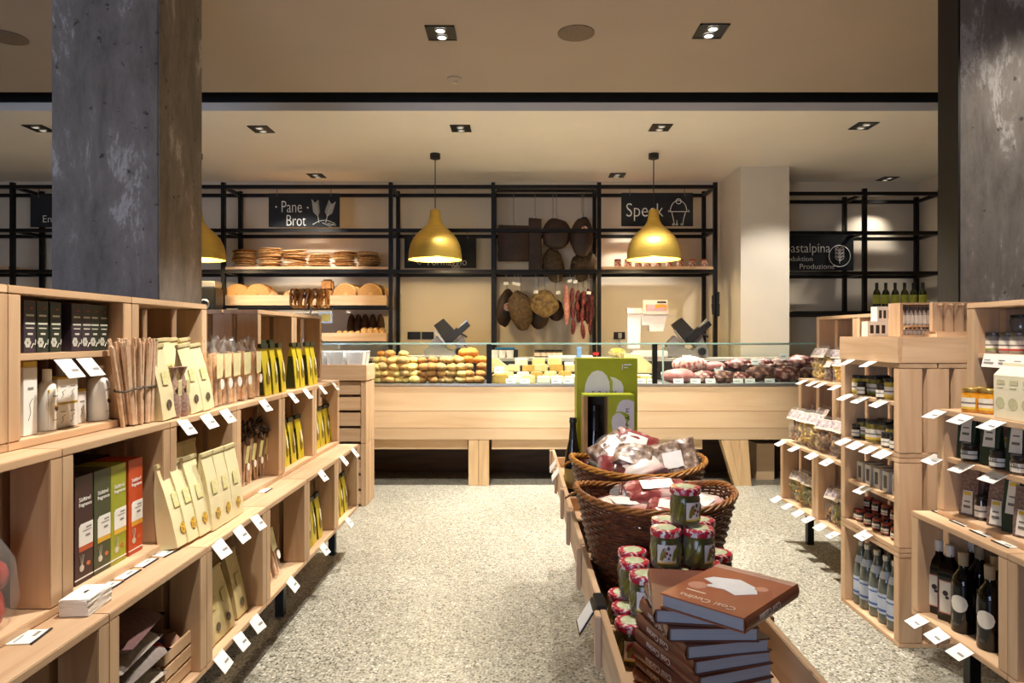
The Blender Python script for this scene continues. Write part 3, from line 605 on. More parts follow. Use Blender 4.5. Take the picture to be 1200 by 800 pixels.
go('glass_edge', MB().bx(PX(350, KD), PX(985, KD), KD-0.006, KD-0.002, 1.245, 1.255), EDGE)
for a in (573, 768): go('post', MB().bx(PX(a-3, KD), PX(a+3, KD), KD+0.02, KD+0.05, CFZ, 1.244), BLACKM)
go('post', MB().bx(PX(776.5, KD), PX(778, KD), KD+0.003, KD+0.02, CFZ, 1.244), EDGE)
go('case_floor', MB().bx(KX0, KX1, KD+0.061, KD+0.655, kz(452)-0.005, kz(452)+0.012), STEEL)
go('rear_panel', MB().bx(KX0, KX1, KD+0.656, KD+0.668, CFZ, 1.07), mat('dark_case_back', C(44, 40, 38), 0.4))
# LED strip under the rear edge of the top glass: the case's own light
s_ = MB().bx(PX(360, KD), PX(975, KD), KD+0.47, KD+0.50, 1.232, 1.245).mesh('light_rail', STEEL); s_.transform(Matrix.Translation((0, -KD, -CFZ))); link('light_rail', s_, t)
for cx_, w_ in ((-1.0, 1.5), (0.45, 1.3), (1.95, 1.5)): area('case_light', (cx_, KD+0.45, 1.228), (math.radians(-15), 0, 0), w_, 0.03, 1.3, (1, 0.93, 0.82))

# ---- bread rolls in the case
ROLLS = [blotch('roll_%d' % i, a, b, 22, 0.5, 0.75, soft=0.25) for i, (a, b) in enumerate(((C(176, 120, 60), C(224, 176, 108)), (C(206, 166, 84), C(238, 212, 140)), (C(140, 88, 42), C(196, 140, 80)), (C(150, 110, 64), C(204, 168, 112)), (C(190, 104, 34), C(232, 160, 74))))]
RK = [Kind('bread_roll', 'bread roll', MB().blob((0, 0, 0.033), (0.055, 0.06, 0.037), 0.10, 2.4, 3, seed=20+i, flat=-0.85).mesh('bread_roll', ROLLS[i])) for i in range(5)]
cols = [(443, 1, 3), (451, 0, 3), (459, 0, 4), (467.5, 1, 3), (475, 1, 4), (485, 1, 3), (495, 2, 3), (506, 2, 3), (518, 3, 3), (528.5, 3, 3), (539, 3, 3), (551, 2, 2), (563, 2, 2)]
for ci, (px, k, n) in enumerate(cols):
    for row in range(2):
        d = KD+0.11+row*0.15
        for h in range(n+row):
            RK[k if random.random() < 0.8 else random.randrange(4)].put((PX(px, d)+random.uniform(-.02, .02), d+random.uniform(-.015, .015), CFZ+0.001+h*0.058), random.uniform(-.9, .9), 'bread roll, %s up in the %s column from left, %s row of the case' % (ORD[h], ORD[ci], ('front', 'rear')[row]), 'bread rolls in the display case', sc=random.uniform(0.80, 1.06))
for k, (px, h, s_) in enumerate(((538, 3, 1.2), (549, 3, 1.5), (557, 3, 1.2), (545, 4, 1.3), (552, 4, 1.4), (565, 3, 1.1), (447, 4, 0.9))):
    RK[4].put((PX(px, KD+0.3), KD+0.3, CFZ+0.001+h*0.058), 0.3, '%s glossy orange-brown bun heaped behind the rolls in the case' % ORD[k], 'glossy buns in the display case', sc=s_*0.9)
# ---- cheese
CH1 = mat('cheese_pale', C(226, 206, 148), 0.45, var=0.08); CH2 = mat('cheese_gold', C(206, 164, 84), 0.5, var=0.1); CH3 = mat('cheese_rind', C(176, 146, 96), 0.7, var=0.2); CHW = mat('cheese_white', C(228, 222, 204), 0.5, var=0.04)
def wedge(m, rind): return Kind('cheese_wedge', 'cheese', MB().prism([(-0.12, 0), (0.10, 0), (0.13, 0.03), (0.0, 0.13), (-0.11, 0.14)], -0.05, 0.05).mesh('wedge', m), [('rind', MB().bx(-0.128, -0.121, -0.05, 0.05, 0, 0.14).mesh('rind', rind))])
def block(m, rind): return Kind('cheese_block', 'cheese', MB().box((0, 0, 0.045), (0.15, 0.11, 0.09), None, 0.012).mesh('block', m), [('rind', MB().bx(-0.0755, 0.0755, -0.0555, 0.0555, 0.0, 0.012, 0.004).mesh('rind', rind))])
KWD, KBL, KBG, KBW = wedge(CH1, CH3), block(CH1, CH3), block(CH2, CH3), block(CHW, mat('ash_rind', C(150, 150, 146), 0.8, var=0.15))
for k, (px, row, kd, sc, rz, lift) in enumerate(((586, 0, KBG, .95, 0, 0), (603, 0, KBW, .75, .1, 0), (619, 0, KBL, .8, -.1, 0), (637, 0, KBW, .75, 0, 0), (653, 0, KBW, .75, .1, 0), (669, 0, KBW, .75, -.1, 0), (742, 0, KBG, .8, .1, 0), (757, 0, KBL, .75, 0, 0),
        (583, 2, KWD, .95, 0, .03), (602, 2, KBL, .75, 0, .03), (619, 2, KBG, .7, .1, .03), (634, 2, KBL, .8, 3.0, .03), (652, 2, KBG, .8, 0, .03), (669, 2, KBL, .75, 0, .03), (748, 2, KWD, 1.3, 0, .02), (611, 3, KBW, .8, 0, .05), (631, 3, KBL, .8, 0, .05), (650, 3, KBL, .8, .2, .05), (595, 1, KBL, .7, 0, .035), (613, 1, KBW, .7, .2, .035), (629, 1, KBG, .7, 0.1, .035), (645, 1, KBL, .75, -.1, .035), (662, 1, KBG, .75, .1, .035))):
    d = KD+0.10+row*0.13
    kd.put((PX(px, d), d, CFZ+0.001+(lift if row < 2 else row*0.03+lift)), rz, '%s from the left in the %s row of the cheese section' % (('gold block' if kd is KBG else 'white block' if kd is KBW else 'pale block' if kd is KBL else 'pale wedge')+' of cheese, '+ORD[k % 18], ('front', 'second', 'third', 'rear')[row]), 'cheeses in the display case', sc=sc)
o = MB().bx(PX(577, KD+0.4), PX(765, KD+0.4), KD+0.30, KD+0.62, CFZ, CFZ+0.055).obj('display_step', WHITE); tag(o, 'white step under the rear cheeses in the display case', 'display step')
o = MB().bx(PX(782, KD+0.4), PX(975, KD+0.4), KD+0.32, KD+0.62, CFZ, CFZ+0.055).obj('display_step', BLACKP); tag(o, 'dark step under the rear hams in the display case', 'display step')
# ---- meat
MT1 = blotch('cured_meat', C(78, 26, 26), C(128, 54, 50), 22, 0.44, 0.5, coat=0.1, soft=0.1, c3=C(216, 180, 164), thr2=0.60, bump=0.3); MT2 = blotch('pink_ham', C(160, 84, 82), C(196, 128, 122), 16, 0.48, 0.45, soft=0.2, c3=C(226, 190, 180), thr2=0.64)
MT3 = blotch('salami_cut', C(178, 84, 80), C(232, 190, 180), 36, 0.47, 0.5, soft=0.06); MT4 = blotch('speck_dark', C(48, 22, 16), C(96, 48, 38), 20, 0.44, 0.6, soft=0.12, bump=0.4, c3=C(178, 130, 108), thr2=0.62); FAT = mat('fat_rim', C(218, 184, 160), 0.5, var=0.1)
def slab(m, seed, rx_=0.15, rz_=0.07): return Kind('cured_ham_piece', 'cured meat', MB().blob((0, 0, rz_*0.9), (rx_, 0.08, rz_), 0.30, 2.2, 3, seed=seed, flat=-0.9).mesh('meat', m), [('fat_rim', MB().tube([(rx_*(0.80+0.12*math.sin(3*a+seed))*math.cos(a), -0.050-0.014*math.sin(a), rz_*0.85+rz_*(0.74+0.10*math.sin(4*a+seed))*math.sin(a)) for a in [PI*(1.05+1.0*q/16+0.1*(seed % 3)) for q in range(17)]], 0.007, 5, False).mesh('fat_rim', FAT))])
def slab0(m, seed, rx_=0.15, rz_=0.07): return Kind('cured_ham_piece', 'cured meat', MB().blob((0, 0, rz_*0.9), (rx_, 0.08, rz_), 0.08, 1.8, 3, seed=seed, flat=-0.9).mesh('meat', m))
KM1, KM2, KM3, KM4 = slab(MT1, 31), slab0(MT2, 32), slab0(MT3, 33, 0.17, 0.08), slab(MT4, 34)
for k, (px, row, kd, sc, lift, nm) in enumerate(((795, 0, KM2, 1.0, 0, 'pink cooked ham'), (826, 0, KM1, .85, 0, 'red cured ham'), (848, 0, KM4, .85, 0, 'dark speck piece'), (868, 0, KM1, .75, 0, 'red cured ham'), (893, 0, KM4, 1.05, .02, 'dark speck piece'), (922, 0, KM1, 1.0, .02, 'red cured ham'), (947, 0, KM4, .9, .02, 'dark speck piece'), (968, 0, KM1, .9, .0, 'red cured ham'),
        (808, 2, KM3, 1.0, .05, 'speckled salami end'), (836, 2, KM2, .8, .05, 'pink cooked ham'), (866, 2, KM1, .85, .07, 'red cured ham'), (891, 2, KM1, .95, .06, 'red cured ham'), (915, 2, KM4, .9, .07, 'dark speck piece'), (938, 2, KM1, 1.0, .08, 'red cured ham'), (960, 2, KM1, .9, .08, 'red cured ham'))):
    d = KD+0.14+row*0.16
    kd.put((PX(px, d), d, CFZ+0.001+lift+(0.03 if row else 0)), random.uniform(-.2, .2), '%s, %s meat from the left in the %s row of the display case' % (nm, ORD[k % 8], ('front', '', 'rear')[row]), 'meats in the display case', sc=sc)
# ---- white price cards in the case
def card_mesh(w_, h_):
    return Kind('price_card', 'price card', MB().box((0, 0, h_/2+0.006), (w_, 0.002, h_), E(-0.25, 0, 0)).bx(-w_*0.2, w_*0.2, 0.0, 0.03, 0, 0.006).mesh('card', WHITE), [('print', MB().box((-w_*0.1, -0.003, h_*0.62), (w_*0.5, 0.001, h_*0.10), E(-0.25, 0, 0)).box((w_*0.2, -0.0005, h_*0.3), (w_*0.3, 0.001, h_*0.16), E(-0.25, 0, 0)).mesh('print', GREYINK))])
KC = card_mesh(0.088, 0.042); KC2 = card_mesh(0.085, 0.06)
for k, px in enumerate((598.5, 615, 652, 666, 751, 764, 795, 815, 832.5, 865, 879, 902)): KC.put((PX(px, KD+0.035), KD+0.035, CFZ+0.001), 0, '%s white price card from the left along the front of the display case' % ORD[k], 'price cards along the front of the case')
for k, (px, py, d) in enumerate(((585, 434, .2), (604, 431, .45), (612, 424, .5), (630, 428, .5), (647, 427, .5), (780, 440, .3), (805, 420, .5), (842, 432, .4), (886, 424, .4), (919, 418, .4), (744, 417, .5), (667, 428, .5))):
    KC2.put((PX(px, KD+d), KD+d, PZ(py+4, KD+d)), random.uniform(-.15, .15), '%s white price card from the left stuck among the goods in the case' % ORD[k], 'price cards among the goods in the case')

# ---- machines on the rear worktop
SLB = mat('slicer_body', C(150, 147, 142), 0.4, 0.5, var=0.06)
def slicer(px, label, sc):
    t = thing('meat_slicer', label, 'slicer', (PX(px, KD+0.87), KD+0.87, 1.101), 0, 'meat slicers on the rear worktop')
    Q = lambda pts: [((x-565)*0.000788, (600-y)*0.000788) for x, y in pts]
    MB().prism(Q([(300, 588), (282, 520), (330, 468), (560, 482), (640, 520), (700, 470), (770, 405), (822, 480), (832, 588)]), -0.14, 0.10).obj('base', SLB, t)
    for q in (350, 780): MB().prism(Q([(q-30, 600), (q+30, 600), (q+30, 589), (q-30, 589)]), -0.1, 0.06).obj('foot', BLACKP, t)
    MB().lathe([(0, 0), (0.040, 0), (0.042, 0.008), (0.032, 0.03), (0, 0.032)], 20, M=Matrix.Translation(((740-565)*0.000788, -0.141, (600-522)*0.000788)) @ Matrix.Rotation(PI/2, 4, 'X')).obj('dial', BLACKP, t)
    MB().prism(Q([(335, 467), (330, 430), (430, 325), (545, 430), (555, 480)]), -0.06, 0.08).obj('motor_cover', SLB, t)
    MB().prism(Q([(398, 186), (520, 98), (665, 250), (600, 400), (560, 425)]), -0.05, 0.03).obj('food_pusher', mat('pusher_black', C(24, 22, 18), 0.5), t)
    MB().prism(Q([(405, 262), (420, 250), (562, 424), (545, 432)]), -0.09, -0.052).obj('blade_guard', STEEL, t)
    MB().prism(Q([(575, 425), (560, 345), (700, 215), (715, 232), (835, 135), (874, 190), (640, 410)]), -0.12, -0.052).obj('carriage', BLACKP, t)
    MB().prism(Q([(735, 205), (826, 110), (836, 132), (745, 216)]), -0.10, -0.03).obj('carriage_plate', STEEL, t)
    MB().prism(Q([(640, 412), (770, 300), (800, 400), (700, 470)]), -0.05, 0.06).obj('column', SLB, t)
    MB().tube([((x-565)*0.000788, -0.10, (600-y)*0.000788) for x, y in ((745, 290), (790, 310), (835, 340))], 0.010, 7).obj('handle', BLACKP, t)
    t.scale = (sc, sc, sc)
slicer(524, 'grey meat slicer with black carriage behind the bread rolls', 0.98); slicer(802, 'grey meat slicer with black carriage right of the white scale', 1.0)
WP = mat('white_plastic', C(236, 226, 218), 0.4, var=0.02)
t = thing('shop_scale', 'white shop scale with a small colour screen on tall posts', 'scale', (PX(754, KD+0.8), KD+0.8, 1.101))
q = lambda px, py: (PX(px, KD+0.8)-PX(754, KD+0.8), PZ(py, KD+0.8)-1.101)
def pr(pts, y0, y1): return MB().prism([q(*p) for p in pts], y0, y1)
MB().bx(-0.12, 0.22, -0.12, 0.12, 0, 0.07, 0.008).obj('base', WP, t)
pr([(735, 408), (749, 408), (751, 365), (735, 365)], -0.03, 0.03).obj('post', WP, t); pr([(739, 424), (746, 424), (746, 409), (739, 409)], -0.02, 0.02).obj('post_foot', STEEL, t)
pr([(734, 361), (782, 361), (782, 367), (734, 367)], -0.06, 0.06).obj('head', WP, t); pr([(751, 367), (781, 367), (776, 388), (760, 388), (760, 381), (751, 381)], -0.05, 0.05).obj('printer', WP, t)
s_ = pr([(752, 352), (780, 352), (780, 368), (752, 368)], -0.085, -0.061).obj('screen', WP, t); pr([(755, 357), (779, 357), (779, 364), (755, 364)], -0.088, -0.0855).obj('display', blotch('screen_picture', C(214, 150, 60), C(210, 170, 190), 14, 0.5, 0.3), s_)
pr([(768, 353.5), (778.5, 353.5), (778.5, 355.5), (768, 355.5)], -0.088, -0.0855).obj('status_bar', INK, s_)
# small things on the rear worktop
CUP = Kind('white_cup', 'cup', MB().lathe([(0.028, 0), (0.034, 0.005), (0.038, 0.075), (0.036, 0.075), (0.03, 0.01), (0, 0.009)], 18, caps=False).mesh('cup', WP))
for k, px in enumerate((580, 588.5, 597.5)): CUP.put((PX(px, KD+0.75), KD+0.75, 1.101), 0, '%s white paper cup from the left behind the cheeses' % ORD[k], 'white cups')
o = MB().bx(-0.10, 0.10, -0.05, 0.05, 0, 0.018, 0.004).obj('blue_tray', mat('blue_plastic', C(40, 120, 170), 0.4)); o.location = (PX(592, KD+0.9), KD+0.9, 1.18); tag(o, 'flat blue tray on a black box behind the white cups', 'tray')
o = MB().bx(-0.13, 0.13, -0.06, 0.06, 0, 0.078, 0.006).obj('black_box', BLACKP); o.location = (PX(592, KD+0.9), KD+0.9, 1.101); tag(o, 'low black box under the blue tray behind the cheeses', 'box')
CJ = Kind('spice_jar', 'jar', MB().lathe([(0, 0), (0.032, 0), (0.034, 0.01), (0.034, 0.055), (0, 0.056)], 14).mesh('jar', mat('jar_brown', C(120, 96, 66), 0.2, coat=0.5)), [('lid', MB().lathe([(0, 0.0565), (0.033, 0.0565), (0.033, 0.075), (0, 0.076)], 14).mesh('lid', BLACKP)), ('label', MB().lathe([(0.0347, 0.012), (0.0347, 0.045)], 14, caps=False).mesh('label', JL))])
for k, px in enumerate((630, 637, 643, 649, 655)): CJ.put((PX(px, KD+0.9), KD+0.9, 1.101), 0, '%s dark-lidded jar from the left on the rear worktop' % ORD[k], 'jars on the rear worktop')
o = MB().bx(-0.022, 0.022, -0.02, 0.02, 0, 0.11, 0.005).obj('blue_carton', mat('pale_blue', C(120, 160, 210), 0.5)); o.location = (PX(678.5, KD+0.72), KD+0.72, 1.101); tag(o, 'narrow pale blue carton behind the green wine boxes', 'carton')
t = thing('salad_bowl', 'clear bowl of yellow salad left of the scale', 'bowl', (PX(724, KD+0.75), KD+0.75, 1.101)); MB().lathe([(0.06, 0), (0.10, 0.06), (0.098, 0.06), (0.058, 0.004), (0, 0.003)], 20, caps=False).obj('bowl', JARGLASS, t); MB().blob((0, 0, 0.05), (0.08, 0.08, 0.045), 0.35, 5, 3).obj('salad', blotch('salad', C(206, 170, 60), C(226, 200, 130), 30, 0.5), t)
o = MB().bx(-0.22, 0.22, -0.08, 0.08, 0, 0.02, 0.004).obj('cutting_board', WHITE); o.location = (PX(668, KD+0.83), KD+0.83, 1.101); tag(o, 'white cutting board on the rear worktop behind the cheeses', 'cutting board')
o = MB().bx(-0.45, 0.45, -0.08, 0.08, 0, 0.02, 0.004).obj('cutting_board', WHITE); o.location = (PX(500, KD+0.75), KD+0.75, 1.101); tag(o, 'long white board on the rear worktop behind the bread rolls', 'cutting board')
o = MB().bx(-0.03, 0.03, -0.02, 0.02, 0, 0.03, 0.004).obj('red_box', mat('red_plastic', C(190, 40, 40), 0.4)); o.location = (PX(698, KD+0.83), KD+0.83, 1.122); tag(o, 'tiny red box on the white cutting board', 'box')
# black machine with a chrome ring beside the bread rack
t = thing('bread_slicer', 'black bread machine with a chrome ring beside the bread rack', 'machine', (PX(250, RF-0.3), RF-0.25, 0.0)); hz = PZ(330, RF-0.3)
MB().bx(-0.12, 0.085, -0.2, 0.0, 0, hz-0.07, 0.01).obj('body', BLACKP, t); MB().bx(-0.115, 0.075, -0.19, -0.01, hz-0.069, hz, 0.01).obj('top_plate', STEEL, t)
MB().tube([(-0.02+0.045*math.cos(2*PI*k/24), -0.206, hz-0.24+0.045*math.sin(2*PI*k/24)) for k in range(24)], 0.009, 6, True).obj('ring', STEEL, t)

# ================================================================== wooden crates and their stands
CW, CHH, CDP, CT = 0.522, 0.40, 0.33, 0.043
def crate_parts():
    a = MB()
    def endp(s):
        m = MB(); x0, x1 = (s*(CW/2-CT), s*CW/2)
        for y0, y1 in ((0, 0.098), (0.120, 0.212), (0.234, CDP)): m.bx(x0, x1, y0, y1, 0.021, CHH-0.021, 0.002)
        return m.mesh('end_panel', WZ)
    top = MB(); bot = MB(); back = MB()
    for y0, y1 in ((0, 0.162), (0.168, CDP)):
        top.bx(-CW/2, CW/2, y0, y1, CHH-0.02, CHH, 0.002); bot.bx(-CW/2, CW/2, y0, y1, 0, 0.02, 0.002)
    for x0, x1 in ((-CW/2+CT, -0.085), (-0.070, 0.075), (0.092, CW/2-CT)): back.bx(x0, x1, CDP-0.012, CDP, 0.021, CHH-0.021)
    bat = MB().bx(-0.012, 0.012, CDP-0.03, CDP-0.0125, 0.021, CHH-0.021)
    return endp(-1), endp(1), top.mesh('top_panel', WX_), bot.mesh('bottom_panel', WX_), back.mesh('back_panel', BACKW), bat.mesh('back_batten', WZ)
WX_ = WY            # boards run along the shelf (world y)
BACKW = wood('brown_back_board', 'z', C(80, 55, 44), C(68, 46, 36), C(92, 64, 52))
CP = crate_parts()
_shelf = MB().bx(-CW/2+CT+0.001, CW/2-CT-0.001, 0.012, CDP-0.032, 0, 0.018, 0.002).mesh('shelf', WY)
def crate(loc, rz, label, group, shelf=None):
    t = thing('wooden_crate', label, 'crate', loc, rz, group)
    for nm, me in zip(('end_panel', 'end_panel', 'top_panel', 'bottom_panel', 'back_panel', 'back_batten'), CP): link(nm, me, t)
    if shelf: link('shelf', _shelf, t).location.z = shelf
    return t
A1, A2, A3 = 1.0, 1.125, 1.22            # aisle distance of the three left tiers
Z0, Z1, Z2, Z3 = 0.24, 0.64, 1.04, 1.44
GL_ = 'crates of the stepped left shelf'
def lc(a, d0, z, label, shelf=None): return crate((-a, d0+CW/2, z), LEFT, label, GL_, shelf)
lab1 = ['nearly empty crate nearest the camera, bottom tier of the left shelf', 'crate with grey cushions and a small slatted box, bottom tier of the left shelf', 'crate with kraft paper bags, bottom tier of the left shelf', 'crate with a bag of breadsticks, bottom tier of the left shelf', 'crate with a heap of yellow bags, bottom tier, second from the far end', 'crate with yellow bags at the far end of the bottom tier, left shelf']
lab2 = ['crate with a bag of red fruit, middle tier of the left shelf', 'crate holding the four tall fragrance cartons, middle tier of the left shelf', 'crate with leaning cream paper bags, middle tier of the left shelf', 'crate with dark dried bunches, middle tier of the left shelf', 'crate with yellow bags, middle tier, second from the far end', 'crate with yellow bags at the far end of the middle tier, left shelf']
G = 0.0008
for k in range(6):
    lc(A1, 1.148+0.5228*k, Z0, lab1[k]); lc(A2, 1.163+0.5228*k, Z1+G, lab2[k])
lc(A3, 1.11, Z2+2*G, 'topmost crate at the very left edge of the picture'); lc(A3, 1.633, Z2+2*G, 'top crate with dark packets above white toiletries, left shelf', 0.215)
lc(A3, 2.1558, Z2+2*G, 'top crate behind the breadstick bundles and tall cream bags'); lc(A3, 3.20, Z2+2*G, 'top crate behind three yellow bags, after the gap in the top tier'); lc(A3, 3.7228, Z2+2*G, 'top crate at the far end of the left shelf')
def stand(label, X, sgn, ds, z, d0, d1):
    t = thing('steel_stand', label, 'stand', (X, (d0+d1)/2, 0), 0, 'black stands under the shelves')
    for d in ds:
        for q in (0.12, 0.40): MB().bx(sgn*q-0.02, sgn*q+0.02, d-(d0+d1)/2-0.02, d-(d0+d1)/2+0.02, 0, z-0.031, 0.002).obj('leg', BLACKM, t)
    for q in (0.12, 0.40): MB().bx(sgn*q-0.018, sgn*q+0.018, d0-(d0+d1)/2, d1-(d0+d1)/2, z-0.03, z-0.001).obj('rail', BLACKM, t)
stand('black steel stand carrying the left crate shelf', -A1, -1, (1.5, 2.32, 3.22, 4.12), Z0, 1.16, 4.27)
# upper tiers also rest on rear crates hidden in the dark: a plain rear support board
B1, B2, B3 = 1.53, 1.60, 1.70
GR_ = 'crates of the stepped right shelf'
def rc(a, d1, z, label, shelf=None, grp=GR_): return crate((a, d1-CW/2, z), RIGHT, label, grp, shelf)
rc(B1, 2.655, Z0, 'crate with dark oil and wine bottles, bottom tier of the near right shelf'); rc(B1, 2.655-.5228, Z0, 'bottom crate cut by the right edge of the picture')
rc(B2, 2.607, Z1+G, 'crate with labelled bags and jars on two levels, middle tier of the near right shelf', 0.205); rc(B2, 2.607-.5228, Z1+G, 'middle-tier crate cut by the right edge of the picture', 0.205)
rc(B3, 2.586, Z2+2*G, 'top crate with grey-lidded jars above cream cartons, near right shelf', 0.195); rc(B3, 2.586-.5228, Z2+2*G, 'top crate cut by the right edge of the picture')
stand('black steel stand carrying the near right crate shelf', B1, 1, (1.75, 2.48), Z0, 1.62, 2.64)
D1, D2, D3 = 1.726, 1.84, 1.95
GP_ = 'crates of the far right pasta shelf'
rc(D1, 4.49, Z0, 'bottom pasta crate nearest the counter, far right shelf', None, GP_); rc(D1, 4.49-.5228, Z0, 'bottom pasta crate beside the tall jar stack', None, GP_)
rc(D2, 4.48, Z1+G, 'middle pasta crate nearest the counter, far right shelf', None, GP_); rc(D2, 4.48-.5228, Z1+G, 'middle pasta crate beside the tall jar stack', None, GP_)
rc(D3, 4.46, Z2+2*G, 'empty top crate nearest the counter, far right shelf', None, GP_); rc(D3, 4.46-.5228, Z2+2*G, 'empty top crate behind the white boxes, far right shelf', None, GP_)
stand('black steel stand carrying the far right pasta shelf', D1, 1, (3.6, 4.32), Z0, 3.46, 4.46)
# tall stack of three crates with a tray on top
TX, TD = 1.61, 3.405
GT_ = 'crates of the tall jar stack'
rc(TX, TD, 0.0, 'floor crate of the tall stack, filled with water bottles', None, GT_); rc(TX, TD, 0.40+G, 'middle crate of the tall stack, with window boxes above small jars', 0.20, GT_); rc(TX, TD, 0.80+2*G, 'upper crate of the tall stack, with two levels of dark-lidded jars', 0.215, GT_)
o_ = MB().bx(-0.255, 0.255, 0.34, 0.345, 0, 1.2).bx(-0.255, 0.255, 0.345, 0.44, 0, 1.2, 0.003).obj('rear_board', WZ); o_.location = (TX, TD-CW/2, 0.001); o_.rotation_euler = (0, 0, RIGHT); tag(o_, 'upright board behind the tall crate stack', 'board')
t = thing('wooden_tray', 'shallow wooden tray on top of the tall jar stack', 'tray', (TX, TD-CW/2, 1.2025), RIGHT)
MB().bx(-0.262, 0.262, -0.006, 0.012, 0, 0.112, 0.002).obj('front_board', WY, t); MB().bx(-0.262, 0.262, 0.42, 0.44, 0, 0.112, 0.002).obj('back_board', WY, t)
for s in (-1, 1): MB().bx(s*0.262-s*0.018, s*0.262, 0.0125, 0.4195, 0, 0.112, 0.002).obj('end_board', WX, t)
MB().bx(-0.243, 0.243, 0.0125, 0.4195, 0.088, 0.106).obj('deck', WY, t)

# slatted crate stack at the far end of the left shelf
sx0, sx1 = -1.72, -1.175; sd0, sd1 = 5.28, 5.58
GS_ = 'slatted crates stacked before the counter'
def slat_crate(z, H, label):
    t = thing('slatted_crate', label, 'crate', (sx1, sd0, z), 0, GS_); W = sx1-sx0; D = sd1-sd0
    n = 4
    for k in range(n): MB().bx(-W, -0.041, 0.012, 0.026, H*k/n+0.012, H*(k+1)/n-0.008, 0.002).obj('slat', WX, t)
    for y0, y1 in ((0, 0.098), (0.104, 0.196), (0.202, D)): MB().bx(-0.018, 0, y0, y1, 0, H, 0.002).obj('side_board', WZ, t)
    MB().bx(-0.04, -0.0185, 0, 0.026, 0, H, 0.002).obj('corner_post', WZ, t); MB().bx(-W, -W+0.02, 0.027, D, 0, H).obj('far_side', WZ, t); MB().bx(-W+0.021, -0.019, D-0.02, D, 0, H).obj('back', WX, t)
    MB().bx(-W+0.021, -0.019, 0.027, D-0.021, 0.01, 0.025).obj('bottom', WX, t)
slat_crate(0.0, 0.485, 'lower slatted crate of the stack by the counter, on the floor'); slat_crate(0.486, 0.485, 'upper slatted crate of the stack by the counter')
t = thing('wooden_tray', 'wooden tray with clear containers on the slatted crate stack', 'tray', (sx1, sd0, 0.972)); W = sx1-sx0
MB().bx(-W, 0.005, -0.012, 0.008, 0, 0.122, 0.002).obj('front_board', WX, t); MB().bx(-W, 0.005, 0.285, 0.305, 0, 0.122, 0.002).obj('back_board', WX, t)
for x in (-W, -0.015): MB().bx(x, x+0.02, 0.0085, 0.2845, 0, 0.122, 0.002).obj('end_board', WY, t)
MB().bx(-W+0.0205, -0.0155, 0.0085, 0.2845, 0.09, 0.105).obj('deck', WX, t)
PBX = glass('clear_plastic', (0.95, 0.96, 0.97, 1), 0.2, 0.1, 0.35, C(230, 234, 238))
KPB = Kind('plastic_container', 'container', MB().loft([[(-0.055, -0.045, 0), (0.055, -0.045, 0), (0.055, 0.045, 0), (-0.055, 0.045, 0)], [(-0.068, -0.058, 0.11), (0.068, -0.058, 0.11), (0.068, 0.058, 0.11), (-0.068, 0.058, 0.11)]]).mesh('container', PBX), [('lid', MB().bx(-0.072, 0.072, -0.062, 0.062, 0.1105, 0.120, 0.004).mesh('lid', PBX))])
for k, x in enumerate((-0.455, -0.30, -0.145)):
    for j in range(2): KPB.put((sx1+x+0.05, sd0+0.08+j*0.135, 0.972+0.106), 0, '%s clear plastic container from the left on the slatted stack, %s row' % (ORD[k], ('front', 'rear')[j]), 'clear containers on the slatted stack')

# ================================================================== price tags
TAGM = mat('tag_paper', C(240, 238, 232), 0.55, var=0.03)
TW, TH = 0.074, 0.062
_t1 = MB().box((0, -0.016, -TH*0.36), (TW, 0.0015, TH), E(math.radians(-38), 0, 0)).mesh('price_tag', TAGM)
_tp = MB().box((0.014, -0.0215, -TH*0.44), (TW*0.4, 0.0008, TH*0.13), E(math.radians(-38), 0, 0)).box((-0.012, -0.0105, -TH*0.24), (TW*0.55, 0.0008, TH*0.06), E(math.radians(-38), 0, 0)).mesh('print', GREYINK)
KT = Kind('price_tag', 'price tag', _t1, [('print', _tp)])
tag_tilt = {True: 0.0, False: math.radians(-25)}     # the tags of the right shelves stand out flatter
_f1 = MB().bx(-TW/2, TW/2, -TH/2, TH/2, 0, 0.0016).mesh('price_tag', TAGM); _f2 = MB().bx(0, TW*0.36, -TH*0.32, -TH*0.2, 0.0017, 0.0024).bx(-TW*0.4, TW*0.1, TH*0.1, TH*0.16, 0.0017, 0.0024).mesh('print', GREYINK)
_f3 = MB().bx(-TW/2-0.004, TW/2+0.004, -TH/2-0.005, -TH/2-0.0002, 0, 0.003).mesh('holder_edge', INK)
KF = Kind('price_tag', 'price tag', _f1, [('print', _f2), ('holder_edge', _f3)])
def tags(pxs, X, z, what, grp, order):
    for k, px in enumerate(pxs):
        d = F*X/(px-CX)
        KT.put((X, d, z), 0, '%s white price tag %s, from the %s' % (ORD[k], what, order), grp, rot=(tag_tilt[X < 0], random.uniform(-.06, .06), (LEFT if X < 0 else RIGHT)+random.uniform(-.08, .08)))
tags((214, 240, 262, 307, 340, 357, 375, 390), -A2+0.001, Z2-0.004, 'on the edge under the tall cream bags', 'tags on the upper left ledge', 'camera end')
tags((254, 278, 298, 375, 400, 413), -A1+0.001, Z1-0.004, 'on the lower left ledge', 'tags on the lower left ledge', 'camera end')
tags((256, 278, 297, 339, 377, 406), -A1+0.001, Z0+0.016, 'on the bottom edge of the left shelf', 'tags on the bottom left edge', 'camera end')
tags((1102, 1133, 1170), B2-0.001, Z2-0.004, 'under the amber jars and cream cartons', 'tags on the upper right ledge', 'counter end')
tags((1101, 1134, 1171), B2+0.011, Z1+0.220, 'on the inner shelf with dark jars', 'tags on the inner right shelf', 'counter end')
tags((1082, 1106, 1133), B1-0.001, Z0+0.016, 'below the dark oil and wine bottles', 'tags below the oil bottles', 'counter end')
tags((999, 1024), TX-0.001, 1.206, 'below the tray of the tall jar stack', 'tags on the tall stack, top', 'counter end')
